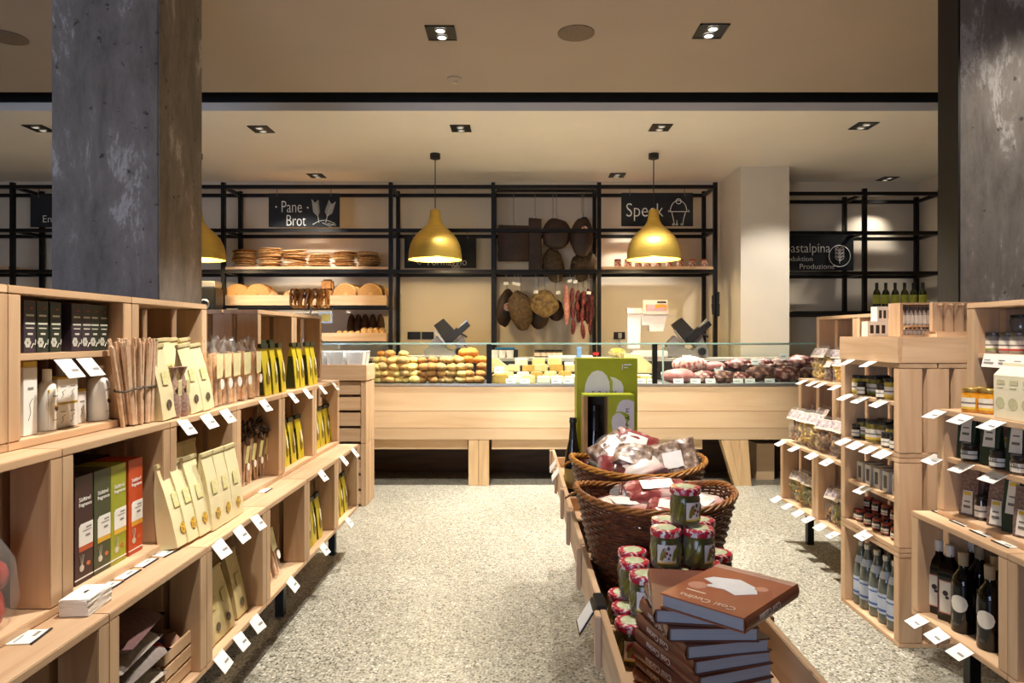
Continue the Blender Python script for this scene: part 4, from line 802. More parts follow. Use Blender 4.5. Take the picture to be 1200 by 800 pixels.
tags((996, 1013, 1036), TX+0.011, 1.032, 'below the upper jars of the tall stack', 'tags on the tall stack, upper jars', 'counter end')
tags((994, 1008, 1024, 1040), TX-0.001, 0.817, 'below the lower jars of the tall stack', 'tags on the tall stack, lower jars', 'counter end')
tags((1016,), TX+0.011, 0.617, 'below the window boxes of the tall stack', 'tags on the tall stack, window boxes', 'counter end')
tags((1018,), TX-0.001, 0.417, 'below the small jars of the tall stack', 'tags on the tall stack, small jars', 'counter end')
tags((944, 956, 966, 983), D2-0.001, Z2-0.004, 'below the upper pasta bags', 'tags on the upper pasta ledge', 'counter end')
tags((919, 935, 956, 974), D1-0.001, Z1-0.004, 'below the middle pasta bags', 'tags on the middle pasta ledge', 'counter end')
tags((914, 927, 940, 952, 966, 981), D1-0.001, Z0+0.016, 'below the lowest pasta bags', 'tags on the bottom pasta edge', 'counter end')
def flat(items, grp):
    for px, py, z, rz, lab in items:
        d = F*(CH-z)/(py-CY); KF.put((PX(px, d), d, z+0.001), rz, lab, grp)
flat([(30, 747, Z1, LEFT+.12, 'white price tag lying on the lower left ledge below the red fruit'), (120, 688, Z1, LEFT, 'white price tag lying before the wine-red fragrance carton'), (142, 674, Z1, LEFT, 'white price tag lying before the dark green fragrance carton'), (164, 660, Z1, LEFT, 'white price tag lying before the lime green fragrance carton'), (190, 648, Z1, LEFT-.1, 'white price tag lying beside the orange fragrance carton'), (306, 575, Z1, LEFT, 'white price tag lying before the dried bunches')], 'tags lying on the lower left ledge')
flat([(1110, 602, Z1, RIGHT, 'price tag with a black edge lying on the right ledge, first from the counter end'), (1132, 613.5, Z1, RIGHT, 'price tag with a black edge lying on the right ledge, second from the counter end'), (1157, 625.5, Z1, RIGHT, 'price tag with a black edge lying on the right ledge, third from the counter end'), (1184, 638, Z1, RIGHT, 'price tag with a black edge lying on the right ledge, fourth from the counter end')], 'tags lying on the right ledge')
# stack of leaflets on the left ledge
d = F*(CH-Z1)/(716-CY); t = thing('leaflet_stack', 'thick stack of white cards on the lower left ledge', 'stack of cards', (-1.075, 1.70, Z1+0.0012), LEFT+0.05)
for k in range(12): MB().box((0, 0, 0.002+k*0.0034), (0.105, 0.068, 0.003), E(0, 0, random.uniform(-.06, .06))).obj('card', WHITE, t)
link('lettering', text_mesh('info', 0.012, INK), t).matrix_local = Matrix.Translation((0, 0, 0.0425)) @ Matrix.Rotation(-PI/2, 4, 'X')

# ================================================================== goods on the left shelf
def L_(kind, px, Xf, z, hd, label, group=None, rz=0, rot=None, sc=None, sgn=-1, dl=None):
    """stand a piece with its front at distance |Xf| from the aisle's middle, at image column px"""
    X = sgn*abs(Xf); d = F*(X+(sgn*hd if kind.cat in ('jar', 'bottle') else 0))/(px-CX); yaw = (LEFT if sgn < 0 else RIGHT)+rz
    if dl: d = min(max(d, dl[0]), dl[1])
    return kind.put((X+sgn*hd, d, z), yaw, label, group, rot=None if rot is None else (rot[0], rot[1], yaw), sc=sc)
FL2, FL1 = Z1+0.0215, Z0+0.0205     # inner floors of the crates
TOP1, TOP2 = Z1+0.0015, Z2+0.0025   # ledges
KDZ = ((0, 1.0), (0.04, 1.01), (0.35, 0.84), (0.68, 0.50), (0.90, 0.16), (1.0, 0.10))
def fy(u, dp):                # front face of a bag at relative height u
    for (a, ka), (b, kb) in zip(KDZ[:-1], KDZ[1:]):
        if u <= b: return -dp/2*1.04*(ka+(kb-ka)*(u-a)/(b-a))
    return -dp/2*0.104
def patch(poly, h, dp, off=0.003): return MB().loft([[(x, fy(z/h, dp)-off-e, z) for x, z in poly] for e in (0.0, 0.0012)])
def ell(cx, cz, rx_, rz_, n=18): return [(cx+rx_*math.cos(2*PI*k/n), cz+rz_*math.sin(2*PI*k/n)) for k in range(n)]
def rect(x0, x1, z0, z1): return [(x0, z0), (x1, z0), (x1, z1), (x0, z1)]
def bag_mesh(w_, dp, h, seed, m, lean=0.0):
    rings = []
    for z, kw, kd, gus in [(z, kw, kd, g) for (z, kd), kw, g in zip(KDZ, (1.0, 1.01, 1.0, 0.99, 1.0, 1.0), (1.0, 1.0, 0.95, 0.88, 0.97, 1.0))]:
        W, D = w_/2*kw, dp/2*kd; j = lambda q: 0.0025*noise.noise(Vector((q*3.3, z*4, seed*2.7)))
        rings.append([(-W, -D+j(1), z*h), (-W*0.33, -D*1.04+j(2), z*h), (W*0.33, -D*1.04+j(3), z*h), (W, -D+j(4), z*h), (W*gus, 0, z*h), (W, D+j(5), z*h), (-W, D+j(6), z*h), (-W*gus, 0, z*h)])
    return MB().loft(rings).mesh('bag', m, 30)
SEAL_D = mat('dark_seal', C(92, 76, 58), 0.6, var=0.3, scale=200); SEAL_Y = blotch('gold_seal', C(226, 178, 50), C(120, 100, 60), 180, 0.52); WIN = blotch('pale_print', C(214, 208, 140), C(228, 220, 170), 120, 0.5); WIN2 = mat('kraft_print', C(186, 168, 104), 0.6)
FOLD = mat('bag_fold', C(206, 192, 146), 0.6)
def paper_bag(name, w_, dp, h, m, fold, seal, win, seed, sealy=0.2):
    yf = -dp/2*1.04-0.001
    parts = [('folded_top', MB().bx(-w_/2-0.001, w_/2+0.001, -0.008, 0.006, h*0.955, h*1.01, 0.002).mesh('folded_top', fold)),
             ('seal', patch(ell(0, h*sealy, w_*0.17, w_*0.17), h, dp).mesh('seal', seal)),
             ('printed_window', patch(rect(-w_*0.2, w_*0.2, h*0.46, h*0.64), h, dp).mesh('printed_window', win))]
    return Kind(name, 'paper bag', bag_mesh(w_, dp, h, seed, m), parts)
KCB = [paper_bag('paper_bag', 0.085, 0.062, 0.245, CREAM, FOLD, SEAL_D, WIN, i) for i in range(2)]
KCG = [paper_bag('paper_bag', 0.105, 0.07, 0.265, CREAM, FOLD, SEAL_Y, WIN, i+3) for i in range(2)]
KKB = [paper_bag('paper_bag', 0.085, 0.062, 0.23, KRAFT, mat('kraft_fold', C(186, 166, 116), 0.6), SEAL_D, WIN2, i+5) for i in range(2)]
# yellow bags with a dark top
YEL = mat('yellow_bag', C(206, 186, 24), 0.45, var=0.08, scale=12, bump=0.15); YTOP = mat('dark_green_top', C(40, 46, 16), 0.5); OVAL = mat('white_oval', C(236, 230, 200), 0.5); LENSB = blotch('bag_window', C(96, 72, 30), C(150, 124, 50), 130, 0.5)
def ybag(seed):
    h, w_, dp = 0.235, 0.082, 0.062; yf = -dp/2*1.04-0.001
    return Kind('yellow_bag', 'bag', bag_mesh(w_, dp, h, seed, YEL), [('dark_top', MB().bx(-w_/2-0.001, w_/2+0.001, -0.012, 0.008, h*0.92, h*1.02, 0.003).mesh('dark_top', YTOP)),
        ('window', patch(ell(0.004, h*0.34, 0.018, 0.030), h, dp).mesh('window', LENSB)), ('white_oval', patch(ell(0.016, h*0.52, 0.011, 0.034), h, dp, 0.0042).mesh('white_oval', OVAL)),
        ('dark_side', MB().loft([[(-w_/2-0.0025+e, -dp*0.46, 0.004), (-w_/2-0.0025+e, dp*0.46, 0.004), (-w_/2-0.0025+e, dp*0.2, h*0.72), (-w_/2-0.0025+e, -dp*0.2, h*0.72)] for e in (0, 0.003)]).mesh('dark_side', YTOP))])
KYB = [ybag(i+9) for i in range(2)]
# -- top tier: dark packets
PKT = mat('dark_green_packet', C(34, 42, 32), 0.5, var=0.12); PKP = mat('plum_packet', C(52, 40, 52), 0.5, var=0.12); PRNT = mat('packet_print', C(206, 204, 190), 0.6); REDP = mat('packet_red', C(176, 60, 40), 0.6)
def packet(m):
    W, D, H = 0.046, 0.075, 0.135; y = -D/2-0.001; p = MB().bx(-0.014, 0.014, y, y+0.0015, 0.094, 0.099).bx(-0.017, 0.017, y, y+0.0015, 0.073, 0.0775).bx(-0.014, 0.014, y, y+0.0015, 0.062, 0.065)
    p.bx(-0.008, 0.010, y, y+0.0015, 0.046, 0.051)
    for k in range(6): a = 2*PI*k/6; p.disc((-0.008+0.007*math.cos(a), y, 0.026+0.008*math.sin(a)), 0.0045, 0.0055, 10, th=0.0015)
    p.tube([(0.004, y, 0.012), (0.012, y, 0.024), (0.018, y, 0.02), (0.020, y, 0.034)], 0.0012, 4)
    r = MB().bx(0.0, 0.010, y, y+0.0015, 0.113, 0.117)
    return Kind('tea_packet', 'packet', MB().box((0, 0, H/2), (W, D, H), None, 0.0015).mesh('packet', m), [('print', p.mesh('print', PRNT)), ('red_emblem', r.mesh('red_emblem', REDP))])
KPK, KPP = packet(PKT), packet(PKP)
zs = Z2+0.2355
for k, px in enumerate((36, 51, 66.5, 91, 102.5, 112, 122.5)):
    L_(KPP if k in (0, 3, 4) else KPK, px, A3+0.03, zs, 0.04, '%s dark packet from the left in the front row of the top crate' % ORD[k], 'dark packets in the top left crate')
for k, px in enumerate((55, 70, 97, 108)): L_(KPK, px, A3+0.125, zs, 0.04, '%s dark packet from the left in the rear row of the top crate' % ORD[k], 'dark packets in the top left crate')
# white toiletries below
WPL = mat('white_bottle', C(240, 238, 232), 0.4, var=0.02); YCAP = mat('yellow_cap', C(210, 178, 60), 0.5); EMB = blotch('plum_yellow_emblem', C(70, 40, 50), C(222, 190, 60), 45, 0.5)
def lot(H, r, em=True):
    parts = [('cap', MB().lathe([(0, H*0.83), (r*0.52, H*0.83), (r*0.50, H), (0, H)], 16).mesh('cap', WPL))]
    if em: parts += [('emblem', MB().disc((0.006, -r-0.0006, H*0.36), r*0.30, r*0.34, 14, th=0.004).mesh('emblem', EMB)), ('print', MB().bx(-0.008, 0.012, -r-0.0005, -r+0.006, H*0.55, H*0.565).mesh('print', GREYINK)), ('print', MB().bx(-0.008, 0.01, -r-0.0005, -r+0.006, H*0.16, H*0.17).mesh('print', GREYINK))]
    return Kind('lotion_bottle', 'bottle', MB().lathe([(0, 0), (r*0.94, 0), (r, 0.006), (r, H*0.66), (r*0.86, H*0.75), (r*0.5, H*0.80), (r*0.5, H*0.829), (0, H*0.829)], 20).mesh('bottle', WPL), parts)
KLB = lot(0.165, 0.025)
def wbox(w_, d_, h): return Kind('white_box', 'box', MB().box((0, 0, h*0.46), (w_, d_, h*0.92), None, 0.001).mesh('box', WPL), [('yellow_end', MB().box((0, 0, h*0.961), (w_, d_, h*0.078), None, 0.001).mesh('yellow_end', YCAP)), ('print', MB().tube([(-0.008, -d_/2-0.0005, h*0.2), (0.0, -d_/2-0.0005, h*0.3), (-0.004, -d_/2-0.0005, h*0.42), (0.008, -d_/2-0.0005, h*0.5)], 0.001, 4).bx(-0.01, 0.01, -d_/2-0.001, -d_/2, h*0.62, h*0.65).mesh('print', GREYINK))])
KWB, KWJ = wbox(0.05, 0.05, 0.19), wbox(0.046, 0.046, 0.07)
fz = Z2+0.0235
L_(KWB, 38, A3+0.03, fz, 0.03, 'tall white carton with a yellow end at the left of the white toiletries', 'white toiletries')
L_(KLB, 55, A3+0.03, fz, 0.03, 'white lotion bottle between the tall carton and the small boxes', 'white toiletries', sc=(0.9, 0.9, 1.0))
L_(wbox(0.036, 0.046, 0.11), 66, A3+0.035, fz, 0.03, 'narrow white box with a yellow end beside the lotion bottle', 'white toiletries')
for k, (px, lv) in enumerate(((75, 0), (86, 0), (75, 1), (86, 1))): L_(KWJ, px, A3+0.045, fz+lv*0.0705, 0.025, 'small white box with yellow end, %s of the stacked pairs, %s one' % (('lower', 'upper')[lv], ('left', 'right')[k % 2]), 'white toiletries')
L_(lot(0.165, 0.028), 115, A3+0.03, fz, 0.03, 'white lotion bottle at the right end of the toiletries', 'white toiletries', sc=(1.05, 1.05, 1.0))
GB_ = lot(0.17, 0.026, False)
for k, px in enumerate((72, 84, 97, 108)): L_(GB_, px, A3+0.13, fz, 0.03, '%s shaded white bottle from the left standing behind the small boxes' % ORD[k], 'white toiletries')
L_(wbox(0.04, 0.046, 0.10), 97, A3+0.06, fz, 0.025, 'white box with black bands between the small boxes and the right bottle', 'white toiletries')
for k, (px, z) in enumerate(((73, 0), (98, 0))):
    d = F*(-A3+0.0)/(px-CX); KT.put((-A3+0.004, d, Z2+0.214), LEFT+0.1, 'white price tag hanging below the dark packets, %s one' % ('left', 'right')[k], 'tags below the dark packets', sc=(1.1, 1, 1))
# -- on the upper ledge: breadstick bundles, cream bags, dried bunches, clear bags, yellow bags
STK = blotch('breadstick', C(212, 176, 142), C(236, 208, 178), 40, 0.5, 0.85, soft=0.2); BAND = mat('band', C(70, 56, 44), 0.6); STK2 = blotch('grissini', C(220, 168, 116), C(244, 212, 168), 40, 0.5, 0.85, soft=0.2)
def bundle(seed, h, n, r, m, sr=0.006, tilt=0.0):
    rnd = random.Random(seed); b = MB()
    for k in range(n):
        a = rnd.uniform(0, 2*PI); q = r*math.sqrt(rnd.uniform(0, 1)); x, y = q*math.cos(a), q*math.sin(a); hh = h*rnd.uniform(0.9, 1.0)
        b.tube([(x*0.9, y*0.9, 0.001), (x+0.004*rnd.uniform(-1, 1), y, hh*0.5), (x*1.25+tilt+0.006*rnd.uniform(-1, 1), y*1.25, hh)], sr, 6)
    return b.mesh('sticks', m), MB().tube([(r*1.12*math.cos(2*PI*k/16)+tilt*0.3, r*1.12*math.sin(2*PI*k/16), h*0.42) for k in range(16)], 0.003, 5, True).mesh('band', BAND)
for k, (px, rot, hd) in enumerate(((165, (0, -0.20, 0), 0.038), (173, (0, -0.08, 0), 0.036), (180, (0, 0.0, 0), 0.036), (186, (0, 0.02, 0), 0.038))):
    me, bd = bundle(k, 0.27, 20, 0.023, STK, 0.0044); L_(Kind('breadstick_bundle', 'breadsticks', me, [('band', bd)]), px, A2+0.03, TOP2+0.0022, hd, '%s tied bundle of breadsticks from the left beside the cream bags' % ORD[k], 'tied breadstick bundles', rot=rot)
for k, (px, Xf, i, lean, lab) in enumerate(((200, A2+.02, 0, -.05, 'tall cream paper bag right beside the breadstick bundles'), (205, A2+.09, 1, -.03, 'tall cream paper bag behind the small dried bunch'), (214, A2+.10, 0, -.03, 'tall cream paper bag in the second row above the first ledge tag'), (232, A2+.02, 1, -.06, 'tall cream paper bag left of the pair before the clear breadstick bags'), (246, A2+.02, 0, -.08, 'tall cream paper bag right of the pair, beside the clear breadstick bags'), (228, A2+.10, 1, 0, 'tall cream paper bag behind the pair'))):
    L_(KCB[i], px, Xf, TOP2+0.0023 if Xf < A2+.05 else Z2+0.0245, 0.033, lab, 'tall cream paper bags', rot=(lean, -0.05 if k < 3 else -0.08, 0))
LAV = blotch('dried_herbs', C(130, 100, 96), C(196, 164, 140), 140, 0.5, 0.9, soft=0.2); CARDC = mat('cream_tag', C(232, 222, 170), 0.6)
for k, px in enumerate((211.5, 221)):
    L_(Kind('herb_bag', 'bag', MB().loft([[(0.025*math.cos(2*PI*q/10)*s, 0.02*math.sin(2*PI*q/10)*s, z) for q in range(10)] for z, s in ((0, 0.9), (0.03, 1.1), (0.07, 1.0), (0.12, 0.5), (0.14, 0.25), (0.17, 0.8))]).mesh('herbs', LAV), [('tag', MB().box((0.0, -0.02, 0.10), (0.024, 0.002, 0.055), E(0.1, -0.2, 0)).mesh('tag', CARDC))]), px, A2+0.015, TOP2, 0.022, ('small bag of dried herbs with a cream tag, left one', 'small bag of dried herbs with a cream tag, right one')[k], 'small herb bags')
def clear_bag(seed, w_, dp, h):
    rnd = random.Random(seed); st = MB()
    for k in range(13):
        x = rnd.uniform(-w_*0.42, w_*0.42); y = rnd.uniform(-dp*0.36, dp*0.36); st.tube([(x, y, 0.006), (x+rnd.uniform(-.006, .006), y, h*0.4), (x+rnd.uniform(-.012, .012), y*0.8, h*rnd.uniform(0.72, 0.80))], 0.0075, 6)
    rings = []
    for z, kw, kd in ((0.001, 1.0, 1.0), (0.3, 1.03, 1.06), (0.62, 1.0, 1.0), (0.80, 0.86, 0.7), (0.88, 0.55, 0.35), (0.94, 0.62, 0.45), (1.0, 0.85, 0.6)):
        rings.append([(w_/2*kw*(1+0.05*rnd.uniform(-1, 1))*math.copysign(abs(math.cos(2*PI*q/14))**0.7, math.cos(2*PI*q/14)), dp/2*kd*(1+0.06*rnd.uniform(-1, 1))*math.copysign(abs(math.sin(2*PI*q/14))**0.7, math.sin(2*PI*q/14)), z*h+(0.02*rnd.uniform(-1, 1) if z > .85 else 0)) for q in range(14)])
    return Kind('breadstick_bag', 'bag', st.mesh('breadsticks', STK2), [('clear_bag', MB().loft(rings, True, False).mesh('clear_bag', FILM)), ('card', MB().prism([(-0.026, h*0.42), (0.026, h*0.44), (0.032, h*0.78), (-0.032, h*0.78)], -dp/2-0.008, -dp/2-0.006).mesh('card', CARDC)), ('sticker', MB().disc((0.018, -dp/2-0.011, h*0.33), 0.017, 0.020, 16, th=0.002).mesh('sticker', WHITE))])
for k, px in enumerate((256, 266, 277, 289, 302)):
    L_(clear_bag(40+k, 0.10, 0.065, 0.265), px, A2+0.03, TOP2, 0.035, '%s clear bag of breadsticks from the left on the upper left ledge' % ORD[k], 'clear breadstick bags', rz=random.uniform(-.1, .1))
n_ = 0
YB = [(316, A2+.025, TOP2, 'upper ledge, just after the clear breadstick bags'), (325, A2+.025, TOP2, 'upper ledge, middle of the first three'), (334, A2+.025, TOP2, 'upper ledge, right of the first three'), (314, A2+.10, Z2+0.0235, 'upper ledge, second row behind the first three'), (324, A2+.10, Z2+0.0235, 'upper ledge, second row, right one behind the first three'),
      (350, A2+.03, TOP2, 'upper ledge, left of the last four'), (356, A2+.03, TOP2, 'upper ledge, second of the last four'), (365.5, A2+.03, TOP2, 'upper ledge, third of the last four'), (371, A2+.03, TOP2, 'upper ledge, at the far end'),
      (338, A2+.03, FL2, 'middle tier crate second from the far end, left bag'), (346, A2+.03, FL2, 'middle tier crate second from the far end, middle bag'), (354.5, A2+.03, FL2, 'middle tier crate second from the far end, right bag'), (329, A2+.12, FL2, 'middle tier, second crate from far end, rear left bag'), (337, A2+.12, FL2, 'middle tier, second crate from far end, rear right bag'),
      (373.5, A2+.03, FL2, 'middle tier crate at the far end, left bag'), (379.5, A2+.03, FL2, 'middle tier crate at the far end, second bag'), (386, A2+.03, FL2, 'middle tier crate at the far end, third bag'), (391, A2+.03, FL2, 'middle tier crate at the far end, right bag'),
      (364, A1+.03, FL1, 'bottom tier crate second from the far end, left bag'), (370, A1+.03, FL1, 'bottom tier crate second from the far end, middle bag'), (377, A1+.03, FL1, 'bottom tier crate second from the far end, right bag'), (349, A1+.12, FL1, 'bottom tier, second crate from far end, rear left bag'), (357, A1+.12, FL1, 'bottom tier, second crate from far end, rear right bag'),
      (397, A1+.03, FL1, 'bottom tier crate at the far end, left bag'), (402, A1+.03, FL1, 'bottom tier crate at the far end, second bag'), (407, A1+.03, FL1, 'bottom tier crate at the far end, third bag'), (384, A1+.12, FL1, 'bottom tier crate at the far end, rear left bag'), (390, A1+.12, FL1, 'bottom tier crate at the far end, rear right bag')]
for px, Xf, z, lab in YB:
    n_ += 1; L_(KYB[n_ % 2], px, Xf, z, 0.034, 'yellow bag with a dark top: '+lab, 'yellow bags on the left shelf', rz=random.uniform(-.08, .08), sc=(0.95, 0.9, 1.0 if z == TOP2 else 0.98))
# -- middle tier
def frag(col, lab, px, Xf, band):
    m = mat('carton_'+lab, col, 0.45, var=0.05); W, D, H = 0.076, 0.11, 0.285; y = -D/2-0.0012
    t = Kind('fragrance_carton', 'carton', MB().box((0, 0, H/2), (W, D, H), None, 0.001).mesh('carton', m), [
        ('lettering', text_mesh('S\u00fcdtirol', 0.0155, WHITE, 0.0004)), ('lettering', text_mesh('fragrance', 0.0145, WHITE, 0.0004)),
        ('white_panel', MB().prism([(-0.022, 0.098), (W/2-0.001, 0.098), (W/2-0.001, 0.157), (-0.014, 0.157), (-0.022, 0.149)], y+0.0004, y+0.0012).mesh('white_panel', WHITE), None, [('print', MB().bx(0.008, 0.030, y-0.0002, y+0.0003, 0.143, 0.147).bx(-0.006, 0.030, y-0.0002, y+0.0003, 0.136, 0.138).bx(0.006, 0.024, y-0.0002, y+0.0003, 0.120, 0.126).mesh('print', GREYINK))]),
        ('colour_band', MB().bx(-0.022, W/2-0.001, y+0.0003, y+0.0012, 0.084, 0.0975).mesh('colour_band', mat('band_'+lab, band, 0.5))),
        ('diffuser_picture', MB().disc((-0.010, y+0.0002, 0.040), 0.009, 0.009, 14, th=0.001).tube([(-0.012, y+0.0006, 0.048), (-0.018, y+0.0006, 0.075)], 0.0008, 4).tube([(-0.010, y+0.0006, 0.048), (-0.010, y+0.0006, 0.078)], 0.0008, 4).tube([(-0.008, y+0.0006, 0.048), (-0.002, y+0.0006, 0.075)], 0.0008, 4).mesh('diffuser_picture', mat('picture_pale', C(206, 196, 180), 0.6))),
        ('leaf_picture', MB().disc((0.018, y+0.0002, 0.046), 0.008, 0.006, 10, th=0.001).mesh('leaf_picture', mat('picture_orange', C(196, 104, 60), 0.6))),
        ('base_line', MB().bx(-W/2, W/2, y+0.0003, y+0.0012, 0.012, 0.015).mesh('base_line', WHITE))])
    o = L_(t, px, Xf, FL2, D/2, lab+' fragrance carton in the middle-tier crate of the left shelf', 'tall fragrance cartons')
    ks = [c for c in o.children if c.name.startswith('lettering')]
    ks[0].location = (0.002, y, 0.222); ks[1].location = (0.004, y, 0.208)
frag(C(58, 24, 26), 'wine red', 98.5, A2+0.035, C(190, 84, 44)); frag(C(64, 70, 40), 'dark olive green', 120, A2+0.035, C(220, 170, 40)); frag(C(156, 160, 34), 'lime green', 139, A2+0.035, C(224, 178, 60)); frag(C(198, 74, 26), 'bright orange', 159, A2+0.035, C(226, 160, 50))
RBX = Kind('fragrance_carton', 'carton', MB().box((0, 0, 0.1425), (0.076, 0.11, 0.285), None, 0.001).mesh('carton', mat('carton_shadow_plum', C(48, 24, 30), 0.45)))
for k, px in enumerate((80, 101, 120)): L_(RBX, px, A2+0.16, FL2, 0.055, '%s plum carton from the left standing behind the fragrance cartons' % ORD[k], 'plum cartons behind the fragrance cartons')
FRU = blotch('red_fruit', C(120, 24, 28), C(196, 70, 60), 10, 0.5, 0.35, coat=0.4, soft=0.2)
t = thing('fruit_bag', 'clear bag of red fruit at the left edge of the middle tier', 'bag', (-A2-0.09, 1.508, FL2), LEFT)
for k, (x, y, z) in enumerate(((-.05, 0, .04), (.05, 0.01, .04), (0, -.03, .042), (-.03, .02, .11), (.04, -.01, .11), (0, 0.01, .17))): MB().blob((x, y, z), (.045, .042, .042), 0.06, 2, 2, seed=k).obj('fruit', FRU, t)
MB().loft([[(0.115*s*math.cos(2*PI*q/14), 0.075*s*math.sin(2*PI*q/14), z) for q in range(14)] for z, s in ((0, 0.8), (0.05, 1.05), (0.14, 0.95), (0.22, 0.5), (0.25, 0.22), (0.29, 0.5))], True, False).obj('clear_bag', FILM, t)
rows = ((219, 1.065, 0, -.16, 'leaning cream bag with a gold seal, front left of the middle tier'), (231, 1.06, 1, -.15, 'leaning cream bag with a gold seal, second of the front trio'), (244, 1.055, 0, -.13, 'leaning cream bag with a gold seal, third of the front trio'), (258, 1.05, 1, -.05, 'upright cream bag with a gold seal after the front trio'), (269.5, 1.05, 0, -.04, 'upright cream bag with a gold seal, second from the right post'), (281, 1.05, 1, -.03, 'upright cream bag with a gold seal beside the right post'))
for px, Xf, i, lean, lab in rows: L_(KCG[i], px, Xf, TOP1+abs(lean)*0.032, 0.036, lab, 'cream bags in the middle tier', rot=(lean, 0, 0), sc=(0.92, 0.9, 1.0))
for k, (px, z) in enumerate(((194, 0), (208, 0), (221, 0), (233, .0))): L_(KCG[k % 2], px, A2+.08, FL2, 0.04, '%s shaded cream bag from the left in the rear row of the middle tier' % ORD[k], 'cream bags in the middle tier', sc=(0.9, 0.9, 1.0))
HERB = blotch('dark_dried_bunch', C(52, 38, 30), C(104, 80, 62), 50, 0.5, 0.9)
def bunch(seed):
    rnd = random.Random(seed); b = MB(); s = MB()
    for k in range(9):
        a = rnd.uniform(0, 2*PI); s.tube([(0.008*math.cos(a), 0.008*math.sin(a), 0.001), (0.02*math.cos(a), 0.02*math.sin(a), 0.20)], 0.0035, 5)
    for k in range(22):
        a = rnd.uniform(0, 2*PI); q = rnd.uniform(0, 0.05); b.blob((q*math.cos(a), q*math.sin(a), 0.2+rnd.uniform(0, 0.07)), (0.010, 0.010, 0.022), 0.3, 4, 1, E(rnd.uniform(-.6, .6), rnd.uniform(-.6, .6), 0), k)
    return Kind('dried_bunch', 'dried flowers', s.mesh('stems', STK), [('flowers', b.mesh('flowers', HERB)), ('tag', MB().box((0.01, -0.026, 0.14), (0.035, 0.002, 0.075), E(0.06, 0.25, 0)).mesh('tag', mat('green_cream_tag', C(206, 196, 130), 0.6))), ('sticker', MB().disc((0.012, -0.030, 0.085), 0.013, 0.016, 14, th=0.002).mesh('sticker', WHITE))])
for k, px in enumerate((291, 299, 307, 314)): L_(bunch(60+k), px, A2+0.05, FL2, 0.03, '%s tagged bunch of dark dried stems from the left in the middle tier' % ORD[k], 'tagged dried bunches', rot=(0, -0.08, 0))
# -- bottom tier
CUS = [mat('cushion_%d' % i, c, 0.9, var=0.12, scale=60, bump=0.3) for i, c in enumerate((C(150, 140, 132), C(118, 108, 104), C(168, 158, 148), C(96, 66, 66)))]
STRIPE = blotch('check_fabric', C(96, 92, 92), C(196, 190, 184), 44, 0.5, 0.9)
def cushion(m, seed):
    b = MB(); n = 10; grid = []
    for s in (1, -1):
        g = [[b.bm.verts.new(((-0.5+i/n)*0.26*(1-0.06*abs(2*j/n-1)), (-0.5+j/n)*0.22, 0.035+s*0.034*(max(0, 1-abs(2*i/n-1)**2.5)*max(0, 1-abs(2*j/n-1)**2.5))**0.5*(1+0.25*noise.noise(Vector((i*.6, j*.6, seed)))))) for j in range(n+1)] for i in range(n+1)]
        for i in range(n):
            for j in range(n): b.bm.faces.new((g[i][j], g[i+1][j], g[i+1][j+1], g[i][j+1]))
    bmesh.ops.remove_doubles(b.bm, verts=b.bm.verts, dist=0.0005); return Kind('cushion', 'cushion', b.mesh('cushion', m, 60))
cz = FL1
for k, (m, lab) in enumerate(((STRIPE, 'checked grey cushion at the bottom of the pile, bottom tier'), (CUS[2], 'pale grey cushion second from the bottom of the pile'), (CUS[1], 'grey cushion in the middle of the pile'), (CUS[0], 'grey-beige cushion second from the top of the pile'), (CUS[3], 'dull red and grey cushion on top of the pile'))):
    cushion(m, k).put((-A1-0.13-0.01*(k % 2), 1.87+0.01*(k % 3), cz), LEFT+0.08*(k-2), lab, 'pile of cushions', rot=(0.05*(k % 2), 0, LEFT+0.08*(k-2))); cz += 0.052
t = thing('slatted_box', 'small slatted wooden box with colourful sachets, beside the cushions', 'box', (-A1-0.13, 2.075, FL1), LEFT)
for s in (-1, 1):
    for k in range(3): MB().bx(-0.085, 0.085, s*0.10-s*0.008, s*0.10, 0.004+k*0.045, 0.042+k*0.045, 0.002).obj('slat', WY, t)
    for k in range(3): MB().bx(s*0.085-s*0.008, s*0.085, -0.0915, 0.0915, 0.004+k*0.045, 0.042+k*0.045, 0.002).obj('slat', WX, t)
MB().bx(-0.076, 0.076, -0.091, 0.091, 0.0, 0.008).obj('bottom', WY, t)
for k, (x, y, c, nm) in enumerate(((-.04, -.05, C(176, 30, 36), 'red'), (.0, -.02, C(40, 54, 120), 'blue'), (.04, .03, C(160, 40, 60), 'crimson'), (-.03, .04, C(60, 70, 150), 'violet blue'), (.03, -.06, C(190, 150, 130), 'beige'))):
    o = MB().blob((0, 0, 0), (0.032, 0.028, 0.04), 0.15, 3, 2, seed=k).obj('sachet', mat('sachet_'+nm.replace(' ', '_'), c, 0.35, coat=0.3)); o.location = t.location + Vector((-y, x, 0.105)); tag(o, nm+' glossy sachet in the small slatted box', 'sachet', 'sachets in the slatted box')
for k, (px, Xf, i, lean, lab) in enumerate(((251, A1+.02, 0, -.05, 'kraft bag at the left of the bottom-tier bags'), (262, A1+.02, 1, -.10, 'leaning kraft bag, second from the left in the bottom tier'), (274, A1+.02, 0, -.12, 'leaning kraft bag, third from the left in the bottom tier'), (288, A1+.03, 1, -.08, 'tall kraft bag beside the right post in the bottom tier'), (252, A1+.13, 0, 0, 'kraft bag in the rear row of the bottom tier, left one'), (262, A1+.13, 1, 0, 'kraft bag in the rear row of the bottom tier, right one'))):
    L_(KKB[i], px, Xf, FL1+0.0035, 0.045, lab, 'kraft bags in the bottom tier', rot=(lean, 0.0, 0), sc=1.0 if k != 3 else 1.08)
L_(clear_bag(77, 0.12, 0.08, 0.27), 331, A1+.03, FL1, 0.05, 'clear bag of breadsticks lying back in the bottom-tier crate', None, rot=(-0.25, 0.0, 0))
